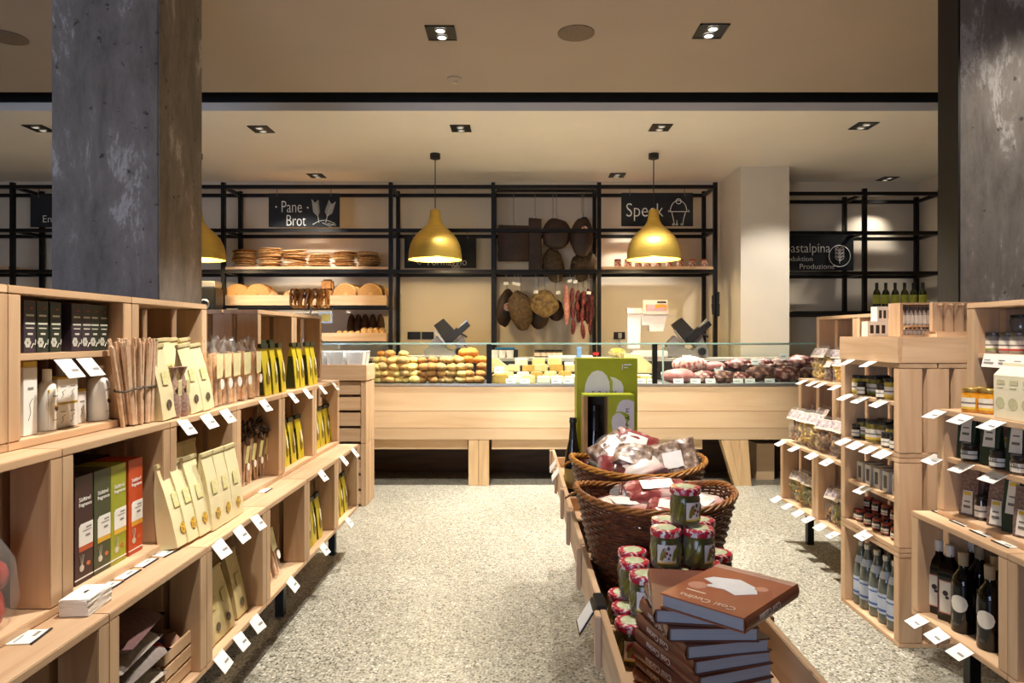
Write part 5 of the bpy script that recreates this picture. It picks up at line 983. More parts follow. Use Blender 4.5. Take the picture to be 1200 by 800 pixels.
YK = Kind('yellow_knob', 'decoration', MB().blob((0, 0, 0.014), (0.012, 0.012, 0.014), 0, sub=2).mesh('knob', YEL))

# ================================================================== goods on the right shelves
def R_(*a, **k): return L_(*a, sgn=1, **k)
LABW = mat('jar_label', C(232, 226, 212), 0.5, var=0.03); LIDD = mat('dark_lid', C(40, 38, 36), 0.35, 0.3); LIDG = mat('grey_lid', C(96, 94, 92), 0.35, 0.5); LIDGo = mat('gold_lid', C(196, 164, 90), 0.35, 0.7)
PRI = mat('small_print', C(120, 112, 100), 0.7)
def jar(name, r, h, fill, lid, lab=LABW, cover=150, acc=None, print_=True, txt=None):
    lh = h*0.16; b = h-lh
    a0 = -PI/2-math.radians(cover/2); n = 14
    def band(z0, z1, k=1.012): return MB().loft([[(r*k*math.cos(a0+math.radians(cover)*q/n), r*k*math.sin(a0+math.radians(cover)*q/n), z) for q in range(n+1)] for z in (z0, z1)], False, False)
    parts = [('lid', MB().lathe([(0, b), (r*0.94, b), (r*0.96, b+lh*0.15), (r*0.96, h-0.002), (r*0.9, h), (0, h)], 20).mesh('lid', lid))]
    sub = []
    if print_: sub.append(('print', band(b*0.42, b*0.50, 1.02).mesh('print', PRI)))
    if lab: parts.append(('label', band(b*0.16, b*0.72).mesh('label', lab), None, sub))
    if acc: parts.append(('label_accent', band(b*0.16, b*0.27, 1.022).mesh('label_accent', acc)))
    return Kind(name, 'jar', MB().lathe([(0, 0), (r*0.93, 0), (r, h*0.05), (r, b*0.86), (r*0.86, b*0.97), (r*0.86, b-0.0005), (0, b-0.0005)], 20).mesh('jar', fill), parts)
FAMB = blotch('amber_fill', C(196, 120, 20), C(232, 170, 50), 40, 0.5, 0.12, coat=0.9, soft=0.2); FGRY = mat('grey_jar', C(150, 146, 140), 0.3); FYEL = blotch('yellow_pickle', C(150, 140, 50), C(206, 180, 70), 50, 0.5, 0.15, coat=0.8, soft=0.2); FDRK = mat('dark_fill', C(52, 40, 30), 0.15, coat=0.8, var=0.2); FOLV = blotch('olive_fill', C(90, 86, 40), C(150, 134, 60), 50, 0.5, 0.15, coat=0.8, soft=0.2); FRED = mat('dark_red_fill', C(70, 24, 20), 0.15, coat=0.8, var=0.2)
GRNA = mat('green_accent', C(130, 150, 60), 0.5); REDA = mat('red_accent', C(176, 60, 44), 0.5); YELA = mat('yellow_accent', C(222, 190, 60), 0.5)
JA = jar('spread_jar', 0.029, 0.076, FGRY, LIDG, LABW, 200, GRNA); JB = jar('spread_jar', 0.029, 0.076, FGRY, LIDG, LABW, 200, REDA); JC = jar('spread_jar', 0.034, 0.07, mat('smoky_jar', C(104, 102, 100), 0.2, coat=0.6), LIDD, None)
sz = Z2+0.2155
R_(JA, 1164.5, B3+0.04, sz, 0.03, 'grey-lidded jar with a green mark, left of the top right shelf', 'grey-lidded jars'); R_(JB, 1181.5, B3+0.04, sz, 0.03, 'grey-lidded jar with a red mark, second on the top right shelf', 'grey-lidded jars'); R_(JB, 1194.5, B3+0.04, sz, 0.03, 'grey-lidded jar with a red mark, third on the top right shelf', 'grey-lidded jars')
for k, (px, l) in enumerate(((1172, 0), (1188, 0), (1179, 1), (1196, 1))): R_(JC, px, B3+0.12, sz+l*0.0705, 0.035, 'smoky unlabelled jar in the rear of the top right shelf, %s level, %s one' % (('lower', 'upper')[l], ('left', 'right')[k % 2]), 'smoky jars')
st_ = MB().bx(-0.19, 0.19, -0.0015, 0.0, -0.045, 0.004); o = st_.obj('label_strip', TAGM); o.location = (B3+0.008, 2.31, sz-0.006); o.rotation_euler = (math.radians(-14), 0, RIGHT); tag(o, 'white printed strip along the shelf below the grey-lidded jars', 'label strip')
for q in range(5): MB().bx(-0.18+q*0.075, -0.13+q*0.075, -0.0026, -0.0016, -0.032, -0.026).bx(-0.18+q*0.075, -0.15+q*0.075, -0.0026, -0.0016, -0.02, -0.017).obj('print', GREYINK, o)
JH = jar('amber_jar', 0.034, 0.088, FAMB, LIDGo, LABW, 90, YELA)
for k, (px, Xf) in enumerate(((1139, B2+.02), (1149, B2+.085), (1159.5, B2+.05))): R_(JH, px, Xf, TOP2, 0.034, '%s jar of amber preserve from the left on the upper right ledge' % ORD[k], 'amber jars', rz=0.5)
CART = mat('cream_carton', C(238, 230, 200), 0.5, var=0.03); CARTP = mat('carton_print', C(206, 200, 160), 0.6)
def carton():
    W, D, H = 0.066, 0.066, 0.185; y = -D/2-0.001
    b = MB().loft([[(-W/2, -D/2, 0), (W/2, -D/2, 0), (W/2, D/2, 0), (-W/2, D/2, 0)], [(-W/2, -D/2, H*0.78), (W/2, -D/2, H*0.78), (W/2, D/2, H*0.78), (-W/2, D/2, H*0.78)], [(-W/2, -0.003, H*0.94), (W/2, -0.003, H*0.94), (W/2, 0.003, H*0.94), (-W/2, 0.003, H*0.94)], [(-W/2, -0.002, H), (W/2, -0.002, H), (W/2, 0.002, H), (-W/2, 0.002, H)]])
    return Kind('drink_carton', 'carton', b.mesh('carton', CART), [('emblem', MB().disc((-0.004, y, H*0.28), 0.02, 0.02, 18, th=0.002).mesh('emblem', CARTP)), ('print', MB().bx(-0.018, 0.016, y, y+0.0015, H*0.62, H*0.70).bx(-0.018, 0.010, y, y+0.0015, H*0.55, H*0.57).mesh('print', CARTP))])
KCT = carton()
for k, px in enumerate((1172, 1187, 1203)): R_(KCT, px, B2+.02, TOP2, 0.035, '%s cream gable-top carton from the left on the upper right ledge' % ORD[k], 'cream cartons', rz=0.05)
for k, px in enumerate((1182, 1197)): R_(KCT, px, B2+.12, TOP2, 0.035, '%s cream gable-top carton in the rear row of the upper right ledge' % ORD[k], 'cream cartons')
# labelled bags and dark jars in the middle crate
GRB = mat('dark_green_bag', C(36, 56, 38), 0.45, var=0.15, bump=0.2, scale=20); CLB = glass('smoked_film', (0.62, 0.58, 0.55, 1), 0.2, 0.15, 0.35, C(120, 108, 104)); DRY = blotch('dried_goods', C(92, 66, 60), C(150, 122, 112), 150, 0.5, 0.4, soft=0.2, coat=0.3)
def tbag(m, seed, h=0.17, lab=(0.05, 0.95)):
    w_, dp = 0.062, 0.046; y = -dp/2-0.004
    z0, z1 = h*lab[0], h*lab[1]; zm = (z0+z1)/2
    return Kind('labelled_bag', 'bag', bag_mesh(w_, dp, h, seed, m), [('label_strip', patch([(-0.020, z0), (0.020, z0), (0.018, zm), (0.016, z1), (-0.016, z1), (-0.018, zm)], h, dp).mesh('label_strip', LABW), None, [('print', patch(rect(-0.010, 0.010, zm, zm+0.005), h, dp, 0.0045).mesh('print', PRI)), ('print', patch(rect(-0.012, 0.012, z0*.75+z1*.25, z0*.75+z1*.25+0.009), h, dp, 0.0045).mesh('print', PRI)), ('orange_mark', patch(rect(-0.012, 0.012, z1-0.016, z1-0.004), h, dp, 0.0045).mesh('orange_mark', YELA))])])
TB1, TB2, TB3 = tbag(GRB, 71, 0.165, (0.38, 0.96)), tbag(DRY, 72, 0.165, (0.05, 0.55)), tbag(GRB, 73, 0.18, (0.35, 0.95))
JD = jar('dark_spread_jar', 0.029, 0.062, FDRK, LIDD, LABW, 170)
s2, f2 = Z1+0.2255, Z1+0.0215
jt = [('lettering', text_mesh('TER', 0.016, INK, 0.0004))]
for k, (kd, px, Xf, lab) in enumerate(((TB1, 1127, .05, 'dark green bag with a pale strip, first on the inner right shelf'), (TB1, 1154, .05, 'dark green bag with a pale strip, second on the inner right shelf'), (TB3, 1185, .05, 'dark green bag with a pale strip, third on the inner right shelf'), (TB2, 1141, .13, 'dark bag in the rear between the first two green bags'), (TB2, 1171, .13, 'dark bag in the rear between the last two green bags'))): R_(kd, px, B2+Xf, s2, 0.026, lab, 'labelled bags on the inner right shelf', rz=0.5, rot=None)
for k, px in enumerate((1137, 1171, 1196)):
    o = R_(JD, px, B2+.02, s2, 0.03, '%s dark-lidded jar with a white lettered label from the left on the inner right shelf' % ORD[k], 'white-labelled dark jars', rz=0.35)
    lb = [c for c in o.children if c.name.startswith('label')][0]
    le = link('lettering', jt[0][1], lb); le.location = (0.0, -0.0305, 0.031)
for k, (kd, px, Xf, lab) in enumerate(((TB1, 1118, .05, 'dark green bag with a pale strip, far end of the lower right compartment'), (TB2, 1130, .04, 'clear bag with a low pale label beside the far green bag'), (TB2, 1163, .04, 'clear bag with a low pale label in the middle of the lower right compartment'), (TB3, 1181, .04, 'dark green bag with a pale strip, right of the lower compartment'), (TB2, 1194, .035, 'clear bag with a low pale label at the right edge'), (TB2, 1142, .13, 'dark bag in the rear of the lower right compartment'), (TB2, 1172, .13, 'dark bag in the rear right of the lower compartment'))): R_(kd, px, B2+Xf, f2, 0.026, lab, 'labelled bags in the lower right compartment', rz=0.45)
R_(jar('dark_spread_jar', 0.021, 0.085, FDRK, LIDD, LABW, 170), 1150, B2+.03, f2, 0.03, 'slim dark jar with a white label in the lower right compartment', None, rz=0.35)
# oil and wine bottles
DKG = mat('black_glass', C(10, 9, 8), 0.10, coat=0.0, var=0.1); WCAP = mat('white_capsule', C(206, 204, 202), 0.4); PNK = mat('pink_label', C(226, 150, 130), 0.5); CORK = mat('wax_seal', C(150, 132, 104), 0.6, var=0.2)
def sq(x, z): return [(-x, -x, z), (x, -x, z), (x, x, z), (-x, x, z)]
ob = MB().loft([sq(0.026, 0), sq(0.029, 0.004), sq(0.029, 0.175), sq(0.024, 0.20), sq(0.0115, 0.225), sq(0.0115, 0.245)])
KOB = Kind('oil_bottle', 'bottle', ob.mesh('bottle', DKG), [('cap', MB().lathe([(0, 0.238), (0.015, 0.238), (0.0155, 0.275), (0.014, 0.279), (0, 0.279)], 16).mesh('cap', WCAP)), ('label', MB().bx(-0.023, 0.023, -0.0305, -0.0292, 0.03, 0.15).mesh('label', PNK), 'cream label with a pink edge', [('print', MB().bx(-0.019, 0.019, -0.0312, -0.0306, 0.034, 0.146).mesh('print', LABW)), ('olive_picture', MB().disc((0, -0.0318, 0.105), 0.010, 0.010, 12, th=0.0005).disc((0.006, -0.0318, 0.09), 0.007, 0.006, 10, th=0.0005).mesh('olive_picture', INK))])])
for k, (px, Xf) in enumerate(((1100, B1+.05), (1113, B1+.05), (1117, B1+.14))): R_(KOB, px, Xf, FL1, 0.03, '%s square dark oil bottle with a white cap from the left' % ORD[k], 'square oil bottles', rz=0.55)
R_(KOB, 1140, B1+.17, FL1, 0.03, 'square dark oil bottle with a white cap standing in the rear right', 'square oil bottles')
KWN = Kind('dark_wine_bottle', 'bottle', MB().lathe([(0, 0), (0.036, 0), (0.039, 0.006), (0.039, 0.165), (0.034, 0.195), (0.0155, 0.222), (0.0145, 0.27), (0.0165, 0.272), (0.0165, 0.28), (0, 0.28)], 22).mesh('bottle', DKG), [('wax_top', MB().lathe([(0.0158, 0.235), (0.0172, 0.281), (0, 0.283)], 16, caps=False).mesh('wax_top', CORK)), ('oval_label', MB().loft([[(0.0402*math.sin(a)*1.0, -0.0402*math.cos(a), 0.105+s*0.030*math.sqrt(max(0.0, 1-(a/0.75)**2))) for a in [-0.75+1.5*q/12 for q in range(13)]] for s in (-1, 1)], False, False).mesh('oval_label', LABW))])
for k, (px, Xf) in enumerate(((1129, B1+.03), (1160, B1+.03), (1148, B1+.14), (1167, B1+.12))): R_(KWN, px, Xf, FL1, 0.04, ('dark wine bottle with an oval label, front middle of the bottom right crate', 'dark wine bottle with an oval label, front right of the bottom right crate', 'dark wine bottle standing behind the front two', 'dark wine bottle at the right post of the bottom crate')[k], 'dark wine bottles', rz=0.6)
# tall stack: preserves, window boxes, small jars, water bottles
J1 = jar('preserve_jar', 0.030, 0.092, FYEL, LIDD, LABW, 150, YELA); J2 = jar('preserve_jar', 0.022, 0.066, FDRK, LIDD, LABW, 170); J3 = jar('preserve_jar', 0.030, 0.092, FOLV, LIDD, LABW, 150, GRNA); J4 = jar('preserve_jar', 0.036, 0.10, FOLV, LIDD, LABW, 160, YELA)
for nm, z, items in (('upper', 1.0355, ((1003, .02, J1), (1010, .0, J2), (1017, .05, J1), (1026, .06, J3), (1033, .0, J2), (1044, .03, J1), (1034, .12, J3), (1016, .14, J3), (1051, .10, J1))), ('lower', 0.8235, ((1001, .01, J2), (1010, .04, J3), (1024, .03, J4), (1036, .06, J4), (1039, .0, J2), (1046, .05, J1), (1049, .0, J2), (1022, .14, J3), (1043, .15, J3)))):
    for k, (px, q, kd) in enumerate(items): R_(kd, px, TX+q, z, 0.03, '%s preserve jar from the counter end, %s jar level of the tall stack' % (ORD[k], nm), 'preserve jars on the tall stack', rz=0.2, dl=(2.96, 3.325))
GBX = mat('grey_box', C(196, 190, 182), 0.55, var=0.04); DWN = mat('box_window', C(50, 40, 36), 0.3)
KGB = Kind('window_box', 'box', MB().box((0, 0, 0.046), (0.052, 0.10, 0.092), None, 0.001).mesh('box', GBX), [('window', MB().bx(-0.013, 0.013, -0.0512, -0.0495, 0.018, 0.074).mesh('window', DWN)), ('top_print', MB().bx(-0.015, 0.015, -0.02, 0.03, 0.0922, 0.0928).mesh('top_print', GREYINK))])
for k, px in enumerate((1007.5, 1017, 1027, 1037.5, 1049)): R_(KGB, px, TX+.035, 0.6195, 0.05, '%s grey box with a dark window counted from the counter end on the tall stack' % ORD[k], 'grey window boxes')
JS = jar('small_jar', 0.0235, 0.052, FDRK, mat('red_gold_lid', C(150, 60, 44), 0.35, 0.4), LABW, 140, REDA)
for k, (px, q) in enumerate(((1000, .03), (1009, .03), (1018.5, .03), (1028.5, .03), (1039, .03), (1050.5, .03))): R_(JS, px, TX+q, 0.4215, 0.024, '%s small red-lidded jar from the counter end in the front row of the tall stack' % ORD[k], 'small red-lidded jars', rz=0.2, dl=(2.96, 3.335))
for k, (px, q) in enumerate(((1018, .09), (1028, .09), (1039, .09), (1050, .09))):
    for l in range(2): R_(JS, px, TX+q, 0.4215+l*0.0525, 0.024, '%s small red-lidded jar from the counter end in the rear row, %s level' % (ORD[k], ('lower', 'upper')[l]), 'small red-lidded jars')
WTR = mat('water_glass', C(92, 98, 92), 0.05, coat=0.4, var=0.1); BLU = mat('blue_white_label', C(186, 196, 214), 0.5, var=0.04); BLU2 = mat('blue_mark', C(70, 96, 160), 0.5); CAPS = mat('silver_cap', C(190, 186, 176), 0.35, 0.6)
KWT = Kind('water_bottle', 'bottle', MB().lathe([(0, 0), (0.033, 0), (0.036, 0.006), (0.036, 0.15), (0.033, 0.185), (0.020, 0.235), (0.0135, 0.265), (0.0135, 0.285), (0, 0.285)], 18).mesh('bottle', WTR), [('cap', MB().lathe([(0, 0.280), (0.0155, 0.280), (0.0155, 0.302), (0, 0.302)], 14).mesh('cap', CAPS)), ('label', MB().lathe([(0.0366, 0.045), (0.0366, 0.135)], 18, caps=False).mesh('label', BLU), None, [('blue_stripe', MB().lathe([(0.0370, z0), (0.0370, z1)], 18, caps=False).mesh('blue_stripe', BLU2)) for z0, z1 in ((0.055, 0.066), (0.115, 0.122))]), ('neck_label', MB().lathe([(0.0300, 0.200), (0.0215, 0.233)], 18, caps=False).mesh('neck_label', BLU))])
for k, (px, q) in enumerate(((1007.5, .025), (1017, .025), (1028, .025), (1039, .025), (1049.5, .025))): R_(KWT, px, TX+q, 0.0215, 0.036, '%s water bottle counted from the counter end in the front row on the floor crate' % ORD[k], 'water bottles', dl=(2.965, 3.32))
for k, (px, q) in enumerate(((1019, .115), (1031, .115), (1043, .115), (1054, .115))): R_(KWT, px, TX+q, 0.0215, 0.036, '%s water bottle counted from the counter end in the rear row on the floor crate' % ORD[k], 'water bottles', dl=(2.965, 3.32))
# pasta bags
PCOL = {'straw': (C(170, 136, 60), C(216, 186, 108)), 'yellow': (C(210, 160, 30), C(236, 196, 70)), 'brown': (C(120, 84, 56), C(176, 140, 96)), 'green': (C(104, 104, 52), C(170, 160, 92)), 'dark': (C(76, 48, 40), C(128, 92, 76)), 'mixed': (C(120, 110, 60), C(226, 176, 60))}
PM = {k: blotch('pasta_'+k, a, b, 26, 0.5, 0.7, soft=0.12) for k, (a, b) in PCOL.items()}
HDR = mat('header_card', C(226, 214, 196), 0.5); PIC = blotch('header_picture', C(110, 96, 116), C(220, 206, 200), 60, 0.5, 0.5, soft=0.2, c3=C(150, 70, 60), thr2=0.66, detail=6)
def pasta(col, seed, w_=0.13, dp=0.075, h=0.19):
    rnd = random.Random(seed); b = MB()
    for k in range(26):
        x, y, z = rnd.uniform(-w_*.36, w_*.36), rnd.uniform(-dp*.32, dp*.32), rnd.uniform(0.022, h*0.62)
        a0 = rnd.uniform(0, 6); r0 = rnd.uniform(0.010, 0.02); T_ = E(rnd.uniform(0, 3), rnd.uniform(0, 3), 0).to_matrix()
        b.tube([Vector((x, y, z))+T_ @ Vector((r0*math.cos(a0+q*0.8), r0*math.sin(a0+q*0.8), 0.002*q)) for q in range(9)], rnd.uniform(0.004, 0.0065), 5)
    for k in range(9): b.blob((rnd.uniform(-w_*.3, w_*.3), rnd.uniform(-dp*.15, dp*.15), rnd.uniform(0.03, h*.55)), (0.03, 0.024, 0.028), 0.5, 3, 2, seed=k+seed)
    rings = [[(w_/2*kw*math.copysign(abs(math.cos(2*PI*q/12))**0.6, math.cos(2*PI*q/12)), dp/2*kd*math.copysign(abs(math.sin(2*PI*q/12))**0.6, math.sin(2*PI*q/12)), z*h) for q in range(12)] for z, kw, kd in ((0.0, 0.9, 0.9), (0.1, 1.05, 1.1), (0.5, 1.05, 1.05), (0.74, 0.98, 0.6), (0.82, 0.96, 0.15), (1.0, 0.96, 0.1))]
    y = -0.016
    return Kind('pasta_bag', 'bag', b.mesh('pasta', PM[col], 60), [('clear_bag', MB().loft(rings, True, False).mesh('clear_bag', FILM)), ('header_card', MB().prism([(-w_*.47, 0), (w_*.47, 0), (w_*.47, h*.30), (-w_*.47, h*.30)], -0.002, 0.0, Matrix.Translation((0, -dp*.52, h*.66)) @ Matrix.Rotation(-0.55, 4, 'X')).mesh('header_card', HDR), None, [('picture', MB().prism([(-w_*.44, h*.06), (w_*.44, h*.06), (w_*.44, h*.28), (-w_*.44, h*.28)], -0.0032, -0.0022, Matrix.Translation((0, -dp*.52, h*.66)) @ Matrix.Rotation(-0.55, 4, 'X')).mesh('picture', PIC))])])
for k, (px, Xf, z, col, sc, lab) in enumerate(((955, D2+.02, TOP2, 'straw', 1.15, 'large bag of straw-coloured pasta at the far end of the upper pasta ledge'), (967.5, D2+.02, TOP2, 'dark', .7, 'small bag of dark pasta on the upper pasta ledge'), (979, D2+.01, TOP2, 'yellow', .8, 'small bag of bright yellow pasta on the upper pasta ledge'), (965, D2+.10, TOP2, 'straw', 1.1, 'bag of straw-coloured pasta in the rear of the upper ledge'), (977, D2+.10, TOP2, 'brown', 1.1, 'bag of brown pasta in the rear of the upper ledge'), (991, D2+.06, TOP2, 'brown', .9, 'bag of brown pasta half hidden by the tall stack'),
    (927, D1+.004, TOP1, 'brown', 1.2, 'big bag of brown pasta at the far end of the middle ledge'), (937, D1+.004, TOP1, 'straw', 1.2, 'big bag of straw pasta, second from the far end of the middle ledge'), (949, D1+.004, TOP1, 'straw', 1.25, 'big bag of straw pasta, third from the far end of the middle ledge'), (961, D1+.004, TOP1, 'brown', 1.15, 'big bag of brown pasta, fourth from the far end of the middle ledge'), (976, D1+.004, TOP1, 'brown', 1.2, 'big bag of brown pasta beside the tall stack on the middle ledge'), (938, D1+.13, TOP1+0.0205, 'straw', 1.2, 'bag of pasta in the rear of the middle ledge, far one'), (958, D1+.13, TOP1+0.0205, 'brown', 1.2, 'bag of pasta in the rear of the middle ledge, near one'),
    (923, D1+.04, FL1, 'green', 1.1, 'bag of green pasta at the far end of the bottom pasta crate'), (934, D1+.03, FL1, 'mixed', 1.15, 'bag of mixed yellow and green pasta in the bottom pasta crate'), (943, D1+.04, FL1, 'green', 1.1, 'bag of green pasta by the post of the bottom pasta crate'), (957, D1+.04, FL1, 'yellow', 1.05, 'bag of bright yellow pasta in the near bottom pasta crate'), (967, D1+.03, FL1, 'brown', 1.1, 'bag of brown pasta in the near bottom pasta crate'), (980, D1+.03, FL1, 'green', 1.2, 'bag of olive pasta beside the tall stack in the bottom crate'))):
    R_(pasta(col, 80+k), px, Xf, z, 0.045*sc, lab, 'pasta bags', rz=random.uniform(-.05, .35), sc=sc*0.98, dl=None if z != FL1 else (4.085, 4.37) if px < 950 else (3.57, 3.85))
# on the tray of the tall stack
TT = 1.2025+0.113
WBX = mat('white_gift_box', C(232, 226, 214), 0.5, var=0.03)
def gift(w_, d_, h, em): return Kind('window_gift_box', 'box', MB().box((0, 0, h/2), (w_, d_, h), None, 0.001).mesh('box', WBX), [('window', MB().bx(-w_*.42+q*w_*.2, -w_*.30+q*w_*.2, -d_/2-0.001, -d_/2+0.001, h*.2, h*.75).mesh('window', DWN)) for q in range(3)]+([('emblem', MB().disc((w_*.32, -d_/2-0.001, h*.62), 0.011, 0.008, 14, th=0.002).mesh('emblem', mat('olive_emblem', C(110, 110, 80), 0.6)))] if em else []))
gift(0.138, 0.06, 0.072, True).put((PX(1030, 3.28), 3.28, TT), 0, 'white window box, lower one on the tall stack tray', 'white window boxes'); gift(0.105, 0.06, 0.07, False).put((PX(1037, 3.28), 3.28, TT+0.0725), 0, 'white window box, upper one on the tall stack tray', 'white window boxes')
t = thing('bottle_rack_crate', 'small open wooden crate with two levels of miniature bottles on the tall stack', 'crate', (PX(1069, 3.12), 3.12, TT)); W = 0.165; H = 0.152
for s in (-1, 1): MB().bx(s*W/2-s*0.012, s*W/2, -0.05, 0.05, 0, H, 0.001).obj('side_panel', WZ, t)
for z in (0.0, 0.044): MB().bx(-W/2+0.0125, W/2-0.0125, -0.049, 0.049, z, z+0.008).obj('shelf', WX, t)
MB().bx(-W/2+0.0125, W/2-0.0125, 0.04, 0.049, 0.053, H).obj('back_panel', WX, t); MB().bx(-W/2+0.0125, W/2-0.0125, -0.049, 0.049, H-0.008, H).obj('top_panel', WX, t)
KMN = Kind('miniature_bottle', 'bottle', MB().lathe([(0, 0), (0.0085, 0), (0.0088, 0.05), (0.005, 0.062), (0.005, 0.078), (0, 0.078)], 12).mesh('bottle', mat('mini_glass', C(190, 180, 170), 0.1, coat=0.8)), [('label', MB().lathe([(0.0092, 0.006), (0.0092, 0.044)], 12, caps=False).mesh('label', LABW)), ('cap', MB().lathe([(0.0056, 0.066), (0.0056, 0.082), (0, 0.082)], 10, caps=False).mesh('cap', mat('mini_cap', C(60, 50, 56), 0.4)))])
for k in range(7): KMN.put(t.location+Vector((-0.058+k*0.0193, -0.025, 0.0525)), 0, '%s miniature bottle from the left on the upper level of the small crate' % ORD[k], 'miniature bottles in the small crate')
for k in range(7): KMN.put(t.location+Vector((-0.058+k*0.0193, -0.02, 0.0085)), 0, '%s dark little jar top from the left on the low level of the small crate' % ORD[k], 'miniature bottles in the small crate', sc=(1, 1, 0.4))
t = thing('peg_board_box', 'wooden box of upright boards with little pegs on the tall stack', 'box', (PX(1128, 2.98), 2.98, TT)); W = 0.28
for k in range(6):
    x = -W/2+0.024+k*0.0465; bd = MB().box((x, 0, 0.085), (0.043, 0.03, 0.13), None, 0.003).obj('upright_board', WZ, t)
    MB().lathe([(0.005, 0), (0.005, 0.012), (0.009, 0.018), (0.004, 0.026), (0, 0.027)], 10, M=Matrix.Translation((x, -0.016, 0.135)) @ Matrix.Rotation(PI/2, 4, 'X')).obj('peg', WZ, bd)
MB().bx(-W/2, W/2, -0.045, -0.037, 0, 0.022).bx(-W/2, W/2, 0.037, 0.045, 0, 0.022).bx(-W/2, W/2, -0.0365, 0.0365, 0, 0.012).obj('tray', WX, t)

# ================================================================== centre display: row of low trays on trestles
TZ = 0.55; TX0, TX1 = 0.200, 0.600
t_names = ('tray at the near end under the cookbooks, centre display', 'tray under the pickle jars, centre display', 'tray under the front wicker basket, centre display', 'tray under the rear wicker basket, centre display', 'tray under the green wine boxes, centre display', 'far tray end nearest the counter, centre display')
TE = [1.16, 1.675, 2.19, 2.65, 3.02, 3.50, 4.02]
for k, lab in enumerate(t_names):
    y0, y1 = TE[k]+0.002, TE[k+1]-0.002; D = (y1-y0)/2; t = thing('wooden_tray', lab, 'tray', ((TX0+TX1)/2, (y0+y1)/2, TZ-0.02), 0, 'low wooden trays of the centre display'); W = (TX1-TX0)/2
    for s in (-1, 1):
        MB().bx(s*W, s*(W-0.016), -D, D, 0.0, 0.12, 0.002).obj('side_board', WY, t)
        MB().bx(s*(W+0.014), s*(W+0.0005), D, D-0.04, -0.012, 0.118, 0.002).obj('corner_post', WZ, t)
    for e in (-1, 1): MB().bx(-W+0.0165, W-0.0165, e*D, e*(D-0.014), 0.0, 0.075, 0.002).obj('end_board', WX, t)
    for q in range(3): MB().bx(-W+0.017+q*0.123, -W+0.017+q*0.123+0.119, -D+0.0145, D-0.0145, 0.0, 0.019).obj('floor_board', WY, t)
for k, (y, lab) in enumerate(((1.5, 'trestle under the near trays'), (2.75, 'trestle under the middle trays'), (3.75, 'trestle under the far trays'))):
    t = thing('trestle', 'low wooden '+lab+' of the centre display', 'trestle', (0.40, y, 0), 0, 'trestles of the centre display')
    for sx in (-1, 1):
        for sy in (-1, 1): MB().bx(sx*0.035-0.022, sx*0.035+0.022, sy*0.22-0.022, sy*0.22+0.022, 0, TZ-0.061).obj('leg', WZ, t)
        MB().bx(sx*0.035-0.022, sx*0.035+0.022, -0.4, 0.4, TZ-0.0605, TZ-0.0212).obj('beam', WY, t)
# price holders clipped on the tray rims
for k, (y, lab) in enumerate(((1.72, 'white price card in a black clip on the near tray rim'), (3.62, 'white price tag clipped to the far tray rim, upper one'), (3.40, 'white price tag clipped to the far tray rim, lower one'))):
    t = thing('clip_price_tag', lab, 'price tag', (TX0-0.003, y, TZ+0.10), -PI/2, 'clipped price cards')
    if k == 0:
        MB().bx(-0.045, 0.045, -0.004, 0.022, -0.03, 0.006, 0.002).obj('clip', BLACKP, t); MB().box((0, -0.026, -0.036), (0.082, 0.003, 0.075), E(math.radians(-32), 0, 0)).obj('frame', BLACKP, t); MB().box((0, -0.0285, -0.0365), (0.072, 0.002, 0.060), E(math.radians(-32), 0, 0)).obj('card', TAGM, t)
    else: MB().box((0, -0.012, -0.02), (0.06, 0.002, 0.06), E(math.radians(-32), 0.3, 0)).obj('card', TAGM, t)

